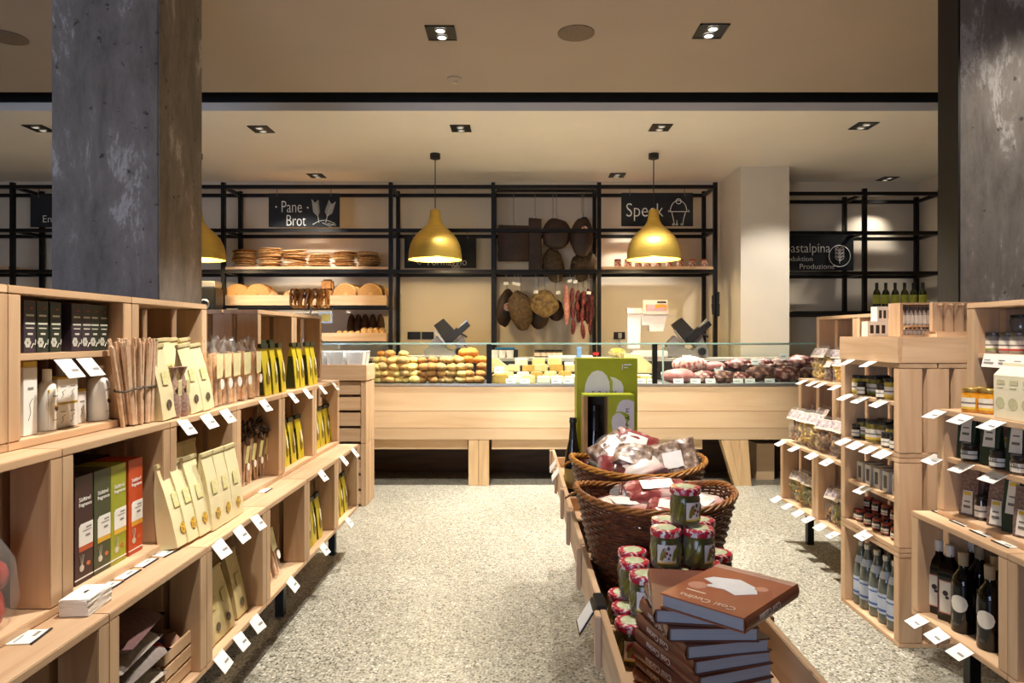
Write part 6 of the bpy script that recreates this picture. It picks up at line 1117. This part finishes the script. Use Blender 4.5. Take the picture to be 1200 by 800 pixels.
# ---- wicker baskets
WICK = blotch('dark_wicker', C(74, 36, 16), C(128, 70, 34), 60, 0.5, 0.5, soft=0.2, coat=0.15); WICK2 = blotch('light_wicker', C(116, 66, 24), C(172, 110, 48), 60, 0.5, 0.45, soft=0.2, coat=0.15)
def basket(name_label, loc, h, bw, bd, tw, td, wm, rm, rise=0.03):
    t = thing('wicker_basket', name_label, 'basket', loc, 0, 'wicker baskets on the centre display')
    NS = 44
    def rad(a, u):           # superellipse growing from the base to the rim
        W = bw+(tw-bw)*u**0.8; D = bd+(td-bd)*u**0.8
        c, s = math.cos(a), math.sin(a); e = 0.82
        return W/2*math.copysign(abs(c)**e, c), D/2*math.copysign(abs(s)**e, s)
    def zz(a, u): return u*(h+rise*math.cos(a)**2-rise*0.2)
    st = MB()
    for k in range(NS):
        a = 2*PI*k/NS; st.tube([(*rad(a, u), zz(a, u)+0.004) for u in (0, .25, .5, .75, .98)], 0.0035, 5)
    st.obj('stakes', wm, t)
    wv = MB(); rows = int(h/0.0092)
    for r in range(rows):
        u = (r+0.5)/rows; pts = []
        for q in range(NS*2):
            a = 2*PI*q/(NS*2); x, y = rad(a, u); off = 0.0036*(1 if (q+ r*2) % 4 < 2 else -1)*(1 if q % 2 == 0 else 0.2); L = math.hypot(x, y)
            pts.append((x*(1+off/L), y*(1+off/L), zz(a, u)+0.004))
        wv.tube(pts, 0.0046, 5, True)
    wv.obj('weave', wm, t)
    rim = MB()
    for s in range(4):
        pts = []
        for q in range(110):
            a = 2*PI*q/110; x, y = rad(a, 1.0); ph = a*11+s*PI/2; L = math.hypot(x, y)
            pts.append((x*(1+0.0068*math.cos(ph)/L), y*(1+0.0068*math.cos(ph)/L), zz(a, 1.0)+0.004+0.0068*math.sin(ph)))
        rim.tube(pts, 0.0046, 6, True)
    rim.obj('rim', rm, t)
    MB().loft([[(*rad(2*PI*k/40, 0), 0.0) for k in range(40)], [(*rad(2*PI*k/40, 0.02), 0.010) for k in range(40)]]).obj('base', wm, t)
    tw_ = MB()
    for k in range(5): tw_.tube([(-tw/2+0.01, -0.02+k*0.008, h+rise*.7), (-tw/2-0.02-0.004*k, -0.03+k*0.01, h+rise*.6-0.006*k)], 0.003, 5)
    tw_.obj('loose_ends', rm, t)
    return t
BY1, BY2 = 2.10, 2.53
basket('big dark wicker basket in front, filled with vacuum-packed speck', (0.418, BY1, TZ+0.0005), 0.272, 0.315, 0.25, 0.475, 0.36, WICK, WICK2)
basket('rear wicker basket with a lighter rim, filled with cured meat pieces', (0.442, BY2, TZ+0.0005), 0.285, 0.315, 0.25, 0.485, 0.36, WICK, blotch('gold_wicker', C(150, 92, 24), C(206, 140, 50), 60, 0.5, 0.45, soft=0.2, coat=0.15), 0.035)
# ---- vacuum packed meat
PF1 = blotch('packed_speck', C(120, 40, 40), C(176, 92, 88), 12, 0.46, 0.22, coat=0.7, soft=0.12, c3=C(222, 200, 190), thr2=0.60); PF2 = blotch('packed_white', C(232, 216, 206), C(206, 150, 142), 10, 0.58, 0.25, coat=0.6, soft=0.08); PF3 = blotch('packed_rind', C(96, 70, 56), C(176, 150, 128), 40, 0.48, 0.3, coat=0.5, soft=0.12, c3=C(224, 212, 200), thr2=0.62); PF4 = blotch('packed_dark', C(60, 24, 24), C(110, 50, 46), 10, 0.5, 0.2, coat=0.8, soft=0.2); PLAB = mat('pack_label', C(240, 236, 230), 0.35, var=0.03, coat=0.4)
def meat(loc, size, rot, m, seed, lab, group, label_size=None):
    b = MB(); r = bmesh.ops.create_cube(b.bm, size=1); bmesh.ops.subdivide_edges(b.bm, edges=b.bm.edges[:], cuts=5, use_grid_fill=True)
    for v in b.bm.verts:
        p = v.co.copy(); q = p*1.0; k = 1-0.16*(abs(p.x*2)**3*abs(p.z*2)**3+abs(p.y*2)**3*abs(p.z*2)**3)
        n_ = noise.noise_vector(p*3.2+Vector((seed*2.3, seed, seed*1.1)))
        v.co = Vector((q.x*size[0]*k*(1-0.25*(p.y+0.5)*(seed % 2)), q.y*size[1]*k, q.z*size[2]*(1-0.12*abs(p.x*2)))) + Vector((n_.x*0.010, n_.y*0.010, n_.z*0.010))
    o = b.obj('meat_pack', m, None, 55); o.location = loc; o.rotation_euler = rot; tag(o, lab, 'packed meat', group)
    fl = MB(); W, D = size[0]*.56, size[1]*.56
    fl.loft([[(W*1.08*math.cos(a)*(1+.05*math.sin(5*a+seed)), D*1.1*math.sin(a)*(1+.05*math.cos(4*a)), 0.003*math.sin(6*a+seed)+z) for a in [2*PI*q/28 for q in range(28)]] for z in (-0.0006, 0.0006)]).obj('film_seam', FILM, o)
    if label_size:
        lx, ly = label_size[0]*0.78, label_size[1]*0.78; n = 5
        MB().loft([[((-.5+i/n)*lx, s*ly/2, size[2]*0.5+0.0035+0.004*noise.noise(Vector((i*.5, s, seed)))) for i in range(n+1)] for s in (-1, 1)], False, False).obj('label', PLAB, o)
    return o
cx1, zr1 = 0.418, TZ+0.255
gp = 'packed meat in the front basket'
for a in (((-.10, -.02, -.015), (.17, .13, .05), (.12, .1, .3), PF2, 1, 'pale packed piece lying at the left in the front basket', (.10, .08)), ((.02, .05, .02), (.19, .13, .055), (.2, -.05, .0), PF1, 2, 'packed speck block with a white label in the middle of the front basket', (.13, .085)), ((.03, -.07, -.01), (.15, .11, .045), (.25, .1, -.3), PF1, 3, 'packed piece at the front rim, behind the top pickle jar', (.08, .07)), ((.15, .0, -.015), (.12, .14, .05), (.15, -.3, .6), PF2, 4, 'pale crumpled pack at the right in the front basket', (.06, .08)), ((-.03, .10, .0), (.15, .10, .045), (.4, .1, .1), PF4, 5, 'dark red pack at the rear of the front basket', None), ((.12, .10, -.02), (.13, .1, .05), (.2, .2, -.4), PF1, 6, 'packed piece at the rear right of the front basket', (.07, .05)), ((-.12, .08, -.03), (.13, .1, .05), (.1, -.2, .2), PF4, 7, 'dark pack in the rear left corner of the front basket', None), ((.0, -.0, -.07), (.24, .2, .06), (0, 0, 0), PF4, 8, 'dark pack lying deepest in the front basket', None)):
    meat((cx1+a[0][0], BY1+a[0][1], zr1+a[0][2]), a[1], a[2], a[3], a[4], a[5], gp, a[6])
cx2, zr2 = 0.442, TZ+0.285; gp = 'cured meat in the rear basket'
for a in (((-.11, -.05, .0), (.13, .09, .05), (1.2, .2, .9), PF1, 11, 'red packed slab standing on edge at the left of the rear basket', None), ((-.09, .04, .06), (.16, .10, .05), (.7, -.5, .4), PF3, 12, 'pale-rinded piece leaning high at the left of the rear basket', (.09, .06)), ((-.02, -.04, .04), (.16, .10, .055), (.8, .1, -.2), PF3, 13, 'spotted piece in the front middle of the rear basket', None), ((.0, .05, .07), (.16, .11, .05), (.8, .3, -.2), PF1, 14, 'packed piece with a white label high in the middle of the rear basket', (.10, .08)), ((.0, -.08, .0), (.17, .08, .05), (.7, -.35, .2), PF2, 15, 'pale long piece lying across the front of the rear basket', None), ((.13, -.03, .02), (.17, .16, .055), (1.05, -.25, -.25), PF3, 16, 'big spotted wedge with a white label leaning at the right of the rear basket', (.09, .08)), ((.09, .06, .03), (.14, .1, .05), (.6, .3, .5), PF3, 17, 'brown-rinded piece behind the big spotted wedge', None), ((-.06, -.08, -.02), (.12, .09, .05), (.5, .2, .1), PF4, 18, 'dark red piece at the front left of the rear basket', None), ((.06, -.09, -.03), (.12, .08, .05), (.4, 0, -.2), PF4, 19, 'dark piece at the front rim of the rear basket', None), ((.0, .0, -.06), (.26, .2, .06), (0, 0, .0), PF4, 20, 'dark piece lying deepest in the rear basket', None), ((-.15, .05, -.03), (.10, .1, .05), (.3, .4, .4), PF4, 21, 'dark piece in the rear left corner of the rear basket', None)):
    meat((cx2+a[0][0], BY2+a[0][1], zr2+a[0][2]), a[1], a[2], a[3], a[4], a[5], gp, a[6])

# ---- green wine boxes and bottle behind the baskets
LIME = mat('lime_box', C(166, 168, 20), 0.5, var=0.04); LIME2 = mat('lime_box_light', C(178, 186, 40), 0.5, var=0.04); WBL = mat('white_blob', C(232, 226, 226), 0.5, var=0.02); BRN = mat('box_inside', C(176, 136, 84), 0.7)
GD = 3.24
def gx(px): return PX(px, GD)
def gz(py): return PZ(py, GD)
bx0, bx1, bz1 = gx(676), gx(747), gz(420); Wb = bx1-bx0; Hb = bz1-TZ
t = thing('wine_box', 'tall lime green wine box with a white figure, behind the smaller one', 'box', ((bx0+bx1)/2, GD, TZ), 0, 'lime green wine boxes')
MB().bx(-Wb/2, Wb/2, 0, 0.13, 0.0, Hb, 0.001).obj('box', LIME, t); mx_ = (bx0+bx1)/2
def gp_(px, py): return (gx(px)-mx_, gz(py)-TZ)
def smooth_poly(pts): return [gp_(*p) for p in pts]
MB().prism(smooth_poly([(685, 470), (685, 458), (686, 450), (689, 442), (694, 436), (700, 433.8), (706, 435), (711, 440), (714, 447), (715, 455), (713.5, 463), (709, 470)]), -0.0015, 0.0).obj('white_figure', WBL, t)
MB().prism(smooth_poly([(716, 470), (716.5, 455), (715, 441), (722, 443), (728, 447), (730.5, 453), (731, 470)]), -0.0015, 0.0).obj('white_figure', WBL, t)
MB().prism(smooth_poly([(707, 470), (712, 466), (715, 458), (716, 447), (714.5, 441), (718, 446), (717.6, 460), (715, 470)]), -0.0022, -0.0016).obj('green_drop', LIME2, t)
link('lettering', text_mesh('S·P·A·M', 0.030, INK, 0.0004, spacing=1.25), t).location = (gp_(708, 461)[0], -0.0028, gp_(708, 461)[1])
MB().bx(*sorted((gp_(729, 426)[0], gp_(729.8, 426)[0])), -0.0015, 0, *sorted((gp_(729, 433)[1], gp_(729, 426.5)[1]))).bx(*sorted((gp_(731, 426)[0], gp_(740, 426)[0])), -0.0015, 0, *sorted((gp_(729, 428)[1], gp_(729, 426.5)[1]))).bx(*sorted((gp_(731, 430)[0], gp_(736, 426)[0])), -0.0015, 0, *sorted((gp_(729, 431)[1], gp_(729, 430)[1]))).obj('small_print', WBL, t)
GD = 3.07
cx0, cx1_, cz1 = gx(684), gx(743.5), gz(462.5); Wc = cx1_-cx0; Hc = cz1-TZ; mx_ = (cx0+cx1_)/2
t = thing('wine_box', 'smaller lime green wine box, its left half open and showing a dark bottle', 'box', (mx_, GD, TZ), 0, 'lime green wine boxes')
xs_ = gx(713)-mx_
MB().bx(xs_, Wc/2, 0, 0.115, 0, Hc, 0.001).obj('closed_half', LIME2, t)
for x in (-Wc/2, xs_-0.005): MB().bx(x, x+(0.018 if x < -Wc/2+.001 else 0.0045), 0, 0.115, 0, Hc-0.008).obj('side_wall', BRN, t)
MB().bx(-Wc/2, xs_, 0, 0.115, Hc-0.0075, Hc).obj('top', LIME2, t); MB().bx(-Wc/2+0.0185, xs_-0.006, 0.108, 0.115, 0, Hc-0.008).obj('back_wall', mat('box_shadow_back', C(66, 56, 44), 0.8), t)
MB().prism(smooth_poly([(717.5, 502), (716.5, 494), (718, 488), (722, 484), (727, 483.5), (731, 487), (733.5, 493), (734, 502), (743, 512), (743, 470), (737, 468), (730, 469), (726, 472), (723, 479), (721, 484), (728, 482), (735, 484), (738.5, 490), (736, 491), (731, 486), (726, 484.5), (721, 486.5)][:8]+[(734, 512), (718, 512)]), -0.0015, 0).obj('white_figure', WBL, t)
MB().prism(smooth_poly([(722, 482.5), (723.5, 476), (726, 471), (730, 468.5), (736, 468), (743, 470.5), (743, 512), (736, 512), (735.2, 495), (738, 491), (737, 486), (732, 483), (727, 481.8)]), -0.0015, 0).obj('white_figure', WBL, t)
lt = link('lettering', text_mesh('S·P·A·M', 0.026, INK, 0.0004, spacing=1.3), t); lt.location = (gp_(735.5, 492)[0], -0.003, gp_(735.5, 492)[1]); lt.rotation_euler = (0, -PI/2, 0)
KSB = Kind('sparkling_bottle', 'bottle', MB().lathe([(0, 0), (0.036, 0), (0.042, 0.008), (0.042, 0.16), (0.036, 0.20), (0.020, 0.26), (0.0155, 0.30), (0.0155, 0.325), (0.018, 0.328), (0.016, 0.345), (0, 0.346)], 20).mesh('bottle', DKG), [('foil', MB().lathe([(0.0215, 0.258), (0.0166, 0.30), (0.0166, 0.325), (0.0188, 0.328), (0.0168, 0.347), (0, 0.348)], 20, caps=False).mesh('foil', mat('dark_foil', C(34, 34, 34), 0.35, 0.4))), ('label', MB().lathe([(0.0428, 0.06), (0.0428, 0.14)], 20, caps=False).mesh('label', mat('ochre_label', C(160, 130, 60), 0.5)))])
KSB.put((gx(698.5), GD+0.055, TZ), 0, 'dark sparkling wine bottle inside the open half of the small lime box', None, sc=(1, 1, 1.3)); KSB.put((PX(674.5, 3.15)-0.01, 3.17, TZ), 0, 'dark sparkling wine bottle left of the lime green boxes', None, sc=(0.95, 0.95, 1.12))

# ---- pickle jars
LIDR = blotch('red_white_lid', C(190, 34, 58), C(240, 222, 214), 80, 0.55, 0.35, coat=0.3, soft=0.03); LTOP = blotch('lid_top_print', C(222, 222, 196), C(196, 206, 160), 60, 0.5, 0.4, soft=0.06); PICK = blotch('pickles', C(70, 62, 14), C(118, 106, 28), 22, 0.5, 0.25, soft=0.22, coat=0.2); GHK = blotch('gherkin', C(100, 98, 24), C(146, 136, 44), 40, 0.5, 0.3, coat=0.2, soft=0.2)
PLB = mat('pickle_label', C(232, 222, 214), 0.45, var=0.03); PLI = blotch('label_picture', C(160, 60, 56), C(90, 84, 76), 60, 0.5, 0.6); LRED = mat('label_red', C(170, 44, 48), 0.5)
PR, PH = 0.0385, 0.094
def pickle():
    brine = MB().lathe([(0, 0.003), (PR*0.90, 0.003), (PR*0.95, 0.010), (PR*0.95, 0.068), (PR*0.84, 0.076), (0, 0.076)], 24)
    gh = MB()
    for k in range(8):
        a = 2*PI*k/8+0.3; pts = [(PR*0.80*math.cos(a+0.12*q), PR*0.80*math.sin(a+0.12*q), 0.008+q*0.0145) for q in range(5)]; gh.tube(pts, 0.011, 8, False, [0.004, 0.009, 0.0105, 0.009, 0.004])
    lab = []
    def band(w_, z0, z1, k, a0=-PI/2): return MB().loft([[(PR*k*math.cos(a0-w_/2+w_*q/10), PR*k*math.sin(a0-w_/2+w_*q/10), z) for q in range(11)] for z in (z0, z1)], False, False)
    pic = MB()
    for (a, z, r1) in ((-0.18, 0.048, 0.004), (0.1, 0.052, 0.0045), (0.0, 0.040, 0.004), (0.2, 0.036, 0.0035), (-0.1, 0.032, 0.003), (0.12, 0.027, 0.003)):
        pic.blob((PR*1.012*math.sin(a), -PR*1.012*math.cos(a), z), (r1, 0.0008, r1*1.3), 0.2, 3, 1)
    lid = MB().lathe([(0, 0.076), (PR*0.98, 0.0765), (PR*1.02, 0.078), (PR*1.02, 0.089), (PR*0.97, 0.0935), (0, 0.0945)], 30)
    return Kind('pickle_jar', 'jar', MB().lathe([(0, 0), (PR*0.93, 0), (PR, 0.006), (PR, 0.066), (PR*0.90, 0.0757)], 24, caps=False).mesh('glass', JARGLASS),
        [('brine', brine.mesh('brine', PICK)), ('gherkins', gh.mesh('gherkins', GHK)), ('label', band(1.25, 0.016, 0.060, 1.008).mesh('label', PLB), None, [('label_picture', pic.mesh('label_picture', PLI)), ('gold_edge', band(1.25, 0.014, 0.018, 1.012).mesh('gold_edge', YELA))]),
         ('lid', lid.mesh('lid', LIDR), None, [('lid_print', MB().lathe([(0, 0.0946), (PR*0.66, 0.0946), (PR*0.64, 0.0952), (0, 0.0954)], 24).mesh('lid_print', LTOP))])])
KP_ = pickle()
gpj = 'pickle jars on the centre display'
lv = TZ+0.0005; jar_pos = []
def pj(px, py, lvl, lab, rz=0):   # base-centre from the image row of the jar's foot
    z = lv+lvl*0.0962; d = F*(CH-z)/(py-CY)+0.0; KP_.put((PX(px, d), d, z), rz, lab, gpj)
rows_ = [  # x, y, level, label, turn
 (0.268, 1.62, 0, 'pickle jar at the front left of the bottom layer, with a round red label', 0.05), (0.272, 1.71, 0, 'pickle jar second from the front, left side of the bottom layer', .4), (0.276, 1.80, 0, 'pickle jar third from the front, left side of the bottom layer', .2), (0.352, 1.65, 0, 'pickle jar at the front of the bottom layer beside the red-labelled one', .2),
 (0.356, 1.74, 0, 'pickle jar in the middle of the bottom layer', 0), (0.436, 1.66, 0, 'pickle jar of the bottom layer right behind the cookbooks', 0), (0.440, 1.75, 0, 'pickle jar of the bottom layer, right of centre', .1), (0.36, 1.83, 0, 'pickle jar at the rear of the bottom layer', .2), (0.445, 1.84, 0, 'pickle jar at the rear right of the bottom layer', 0), (0.525, 1.80, 0, 'pickle jar at the right end of the bottom layer', 0), (0.52, 1.71, 0, 'pickle jar at the right end of the bottom layer, nearer the books', 0),
 (0.310, 1.665, 1, 'pickle jar with a white picture label, front left of the second layer', -.1), (0.300, 1.76, 1, 'pickle jar at the left of the second layer, seen by its lid', .3), (0.396, 1.69, 1, 'pickle jar in front of the second layer, behind the cookbooks', .6), (0.395, 1.79, 1, 'pickle jar at the rear of the second layer', 0), (0.48, 1.755, 1, 'pickle jar right in the second layer', 0.2), (0.535, 1.83, 1, 'pickle jar at the far right of the second layer, seen by its lid', 0.2), (0.31, 1.85, 1, 'pickle jar at the rear left of the second layer, seen by its lid', 0),
 (0.373, 1.72, 2, 'pickle jar with a white label, left of the third layer', -.15), (0.455, 1.72, 2, 'pickle jar showing whole gherkins, right of the third layer', .75), (0.392, 1.805, 2, 'pickle jar at the rear of the third layer, left of the top jar', 0), (0.480, 1.80, 2, 'pickle jar at the rear right of the third layer', .3),
 (0.430, 1.755, 3, 'single pickle jar crowning the pyramid', .45)]
for x, y, l, lab, rz in rows_: KP_.put((x, y, lv+l*0.0962), rz, lab, gpj)
sl_ = MB().loft([[(PR*1.02*math.cos(-PI/2-0.5+1.0*q/10), PR*1.02*math.sin(-PI/2-0.5+1.0*q/10), 0.040+s*0.019*math.sqrt(max(0, 1-((q-5)/5)**2))) for q in range(11)] for s in (-1, 1)], False, False).mesh('round_label', LRED)
fj = [o for o in COL.objects if o.get('label', '').startswith('pickle jar at the front left of the bottom layer')][0]; link('round_label', sl_, fj)

# ---- cookbooks
COV = blotch('book_cover_terracotta', C(150, 82, 52), C(176, 104, 66), 8, 0.5, 0.4, soft=0.25, coat=0.25); COVD = blotch('book_cover_brown', C(104, 58, 42), C(126, 74, 54), 8, 0.5, 0.4, soft=0.25, coat=0.25); PAGES = mat('page_block', C(166, 163, 166), 0.8, var=0.08, scale=3, stretch=(1, 1, 160)); SPW = mat('spine_lettering', C(226, 208, 186), 0.6)
BW, BH, BT = 0.176, 0.240, 0.0285
def book_parts(top):
    m = COV if top else COVD
    cov = MB().bx(-BW/2, BW/2, -BH/2, BH/2, BT-0.0028, BT, 0.0006).bx(-BW/2, BW/2, -BH/2, BH/2, 0, 0.0028, 0.0006).mesh('cover', m)
    spine = MB().loft([[(-BW/2-0.004*math.sin(PI*q/8), y, BT*q/8) for y in (-BH/2, BH/2)] for q in range(9)], False, False).bx(-BW/2, -BW/2+0.002, -BH/2, BH/2, 0.0029, BT-0.0029).mesh('spine', m)
    pages = MB().bx(-BW/2+0.003, BW/2-0.004, -BH/2+0.004, BH/2-0.004, 0.0030, BT-0.0030).mesh('pages', PAGES)
    tx = text_mesh('Così Cucina', 0.019, SPW, 0.0003, sx=1.0)     # spine faces -x, head of the book at -y: reads along y, upside down for the camera
    tx.transform(Matrix.Translation((-BW/2-0.0046, 0.02, BT/2)) @ Matrix.Rotation(-PI/2, 4, 'Z') @ Matrix.Rotation(PI, 4, 'Y'))
    parts = [('spine', spine, None, [('lettering', tx)]), ('pages', pages)]
    if top:
        t1 = text_mesh('Così Cucina', 0.024, SPW, 0.0003); t1.transform(Matrix.Translation((0.0, 0.094, BT+0.0006)) @ Matrix.Rotation(-PI/2, 4, 'X'))
        pic = MB().prism([(-0.045, -0.03), (0.0, -0.052), (0.05, -0.03), (0.06, -0.008), (0.03, 0.008), (0.045, 0.03), (0.0, 0.02), (-0.03, 0.035), (-0.06, 0.0)], BT+0.0001, BT+0.0008, Matrix(((1, 0, 0, 0.005), (0, 0, 1, -0.005), (0, 1, 0, 0), (0, 0, 0, 1)))).mesh('cover_picture', mat('napkin_white', C(226, 226, 230), 0.5, var=0.06))
        pic2 = MB().lathe([(0, BT), (0.02, BT), (0.019, BT+0.0012), (0, BT+0.0012)], 16, (0.055, 0.03, 0)).mesh('cover_picture', mat('egg_tone', C(196, 140, 116), 0.5)); pic4 = MB().lathe([(0, BT), (0.014, BT), (0.013, BT+0.0012), (0, BT+0.0012)], 16, (-0.05, -0.035, 0)).mesh('cover_picture', mat('egg_tone', C(196, 140, 116), 0.5)); pic3 = MB().bx(-BW/2, BW/2, -BH/2, -0.096, BT, BT+0.0007).mesh('cover_band', mat('cover_pale', C(190, 150, 130), 0.4, coat=0.3))
        parts += [('lettering', t1), ('cover_picture', pic), ('cover_picture', pic2), ('cover_picture', pic4), ('cover_band', pic3), ('subtitle_print', MB().bx(0.02, 0.062, 0.060, 0.064, BT, BT+0.0007).mesh('subtitle_print', SPW))]
    return Kind('cookbook', 'book', cov, parts)
KBK, KBT = book_parts(False), book_parts(True)
gb = 'stack of cookbooks on the centre display'
bz = TZ+0.0005; yaws = (22, 20, 23, 20, 17, 11, 0, -8); bxs = (.387, .389, .386, .388, .388, .388, .381, .374)
bn = ('lowest cookbook of the stack', 'second cookbook from the bottom of the stack', 'third cookbook from the bottom of the stack', 'fourth cookbook from the bottom of the stack', 'fifth cookbook from the bottom of the stack', 'sixth cookbook from the bottom of the stack', 'seventh cookbook from the bottom of the stack', 'cookbook directly under the top one')
for k in range(8):
    KBK.put((bxs[k], 1.448+0.003*math.cos(k*1.7), bz), math.radians(yaws[k]), bn[k]+', brown spine lettered in white', gb); bz += BT+0.0004
KBT.put((0.428, 1.378, bz), math.radians(136), 'top cookbook with a terracotta cover showing a white napkin', gb)
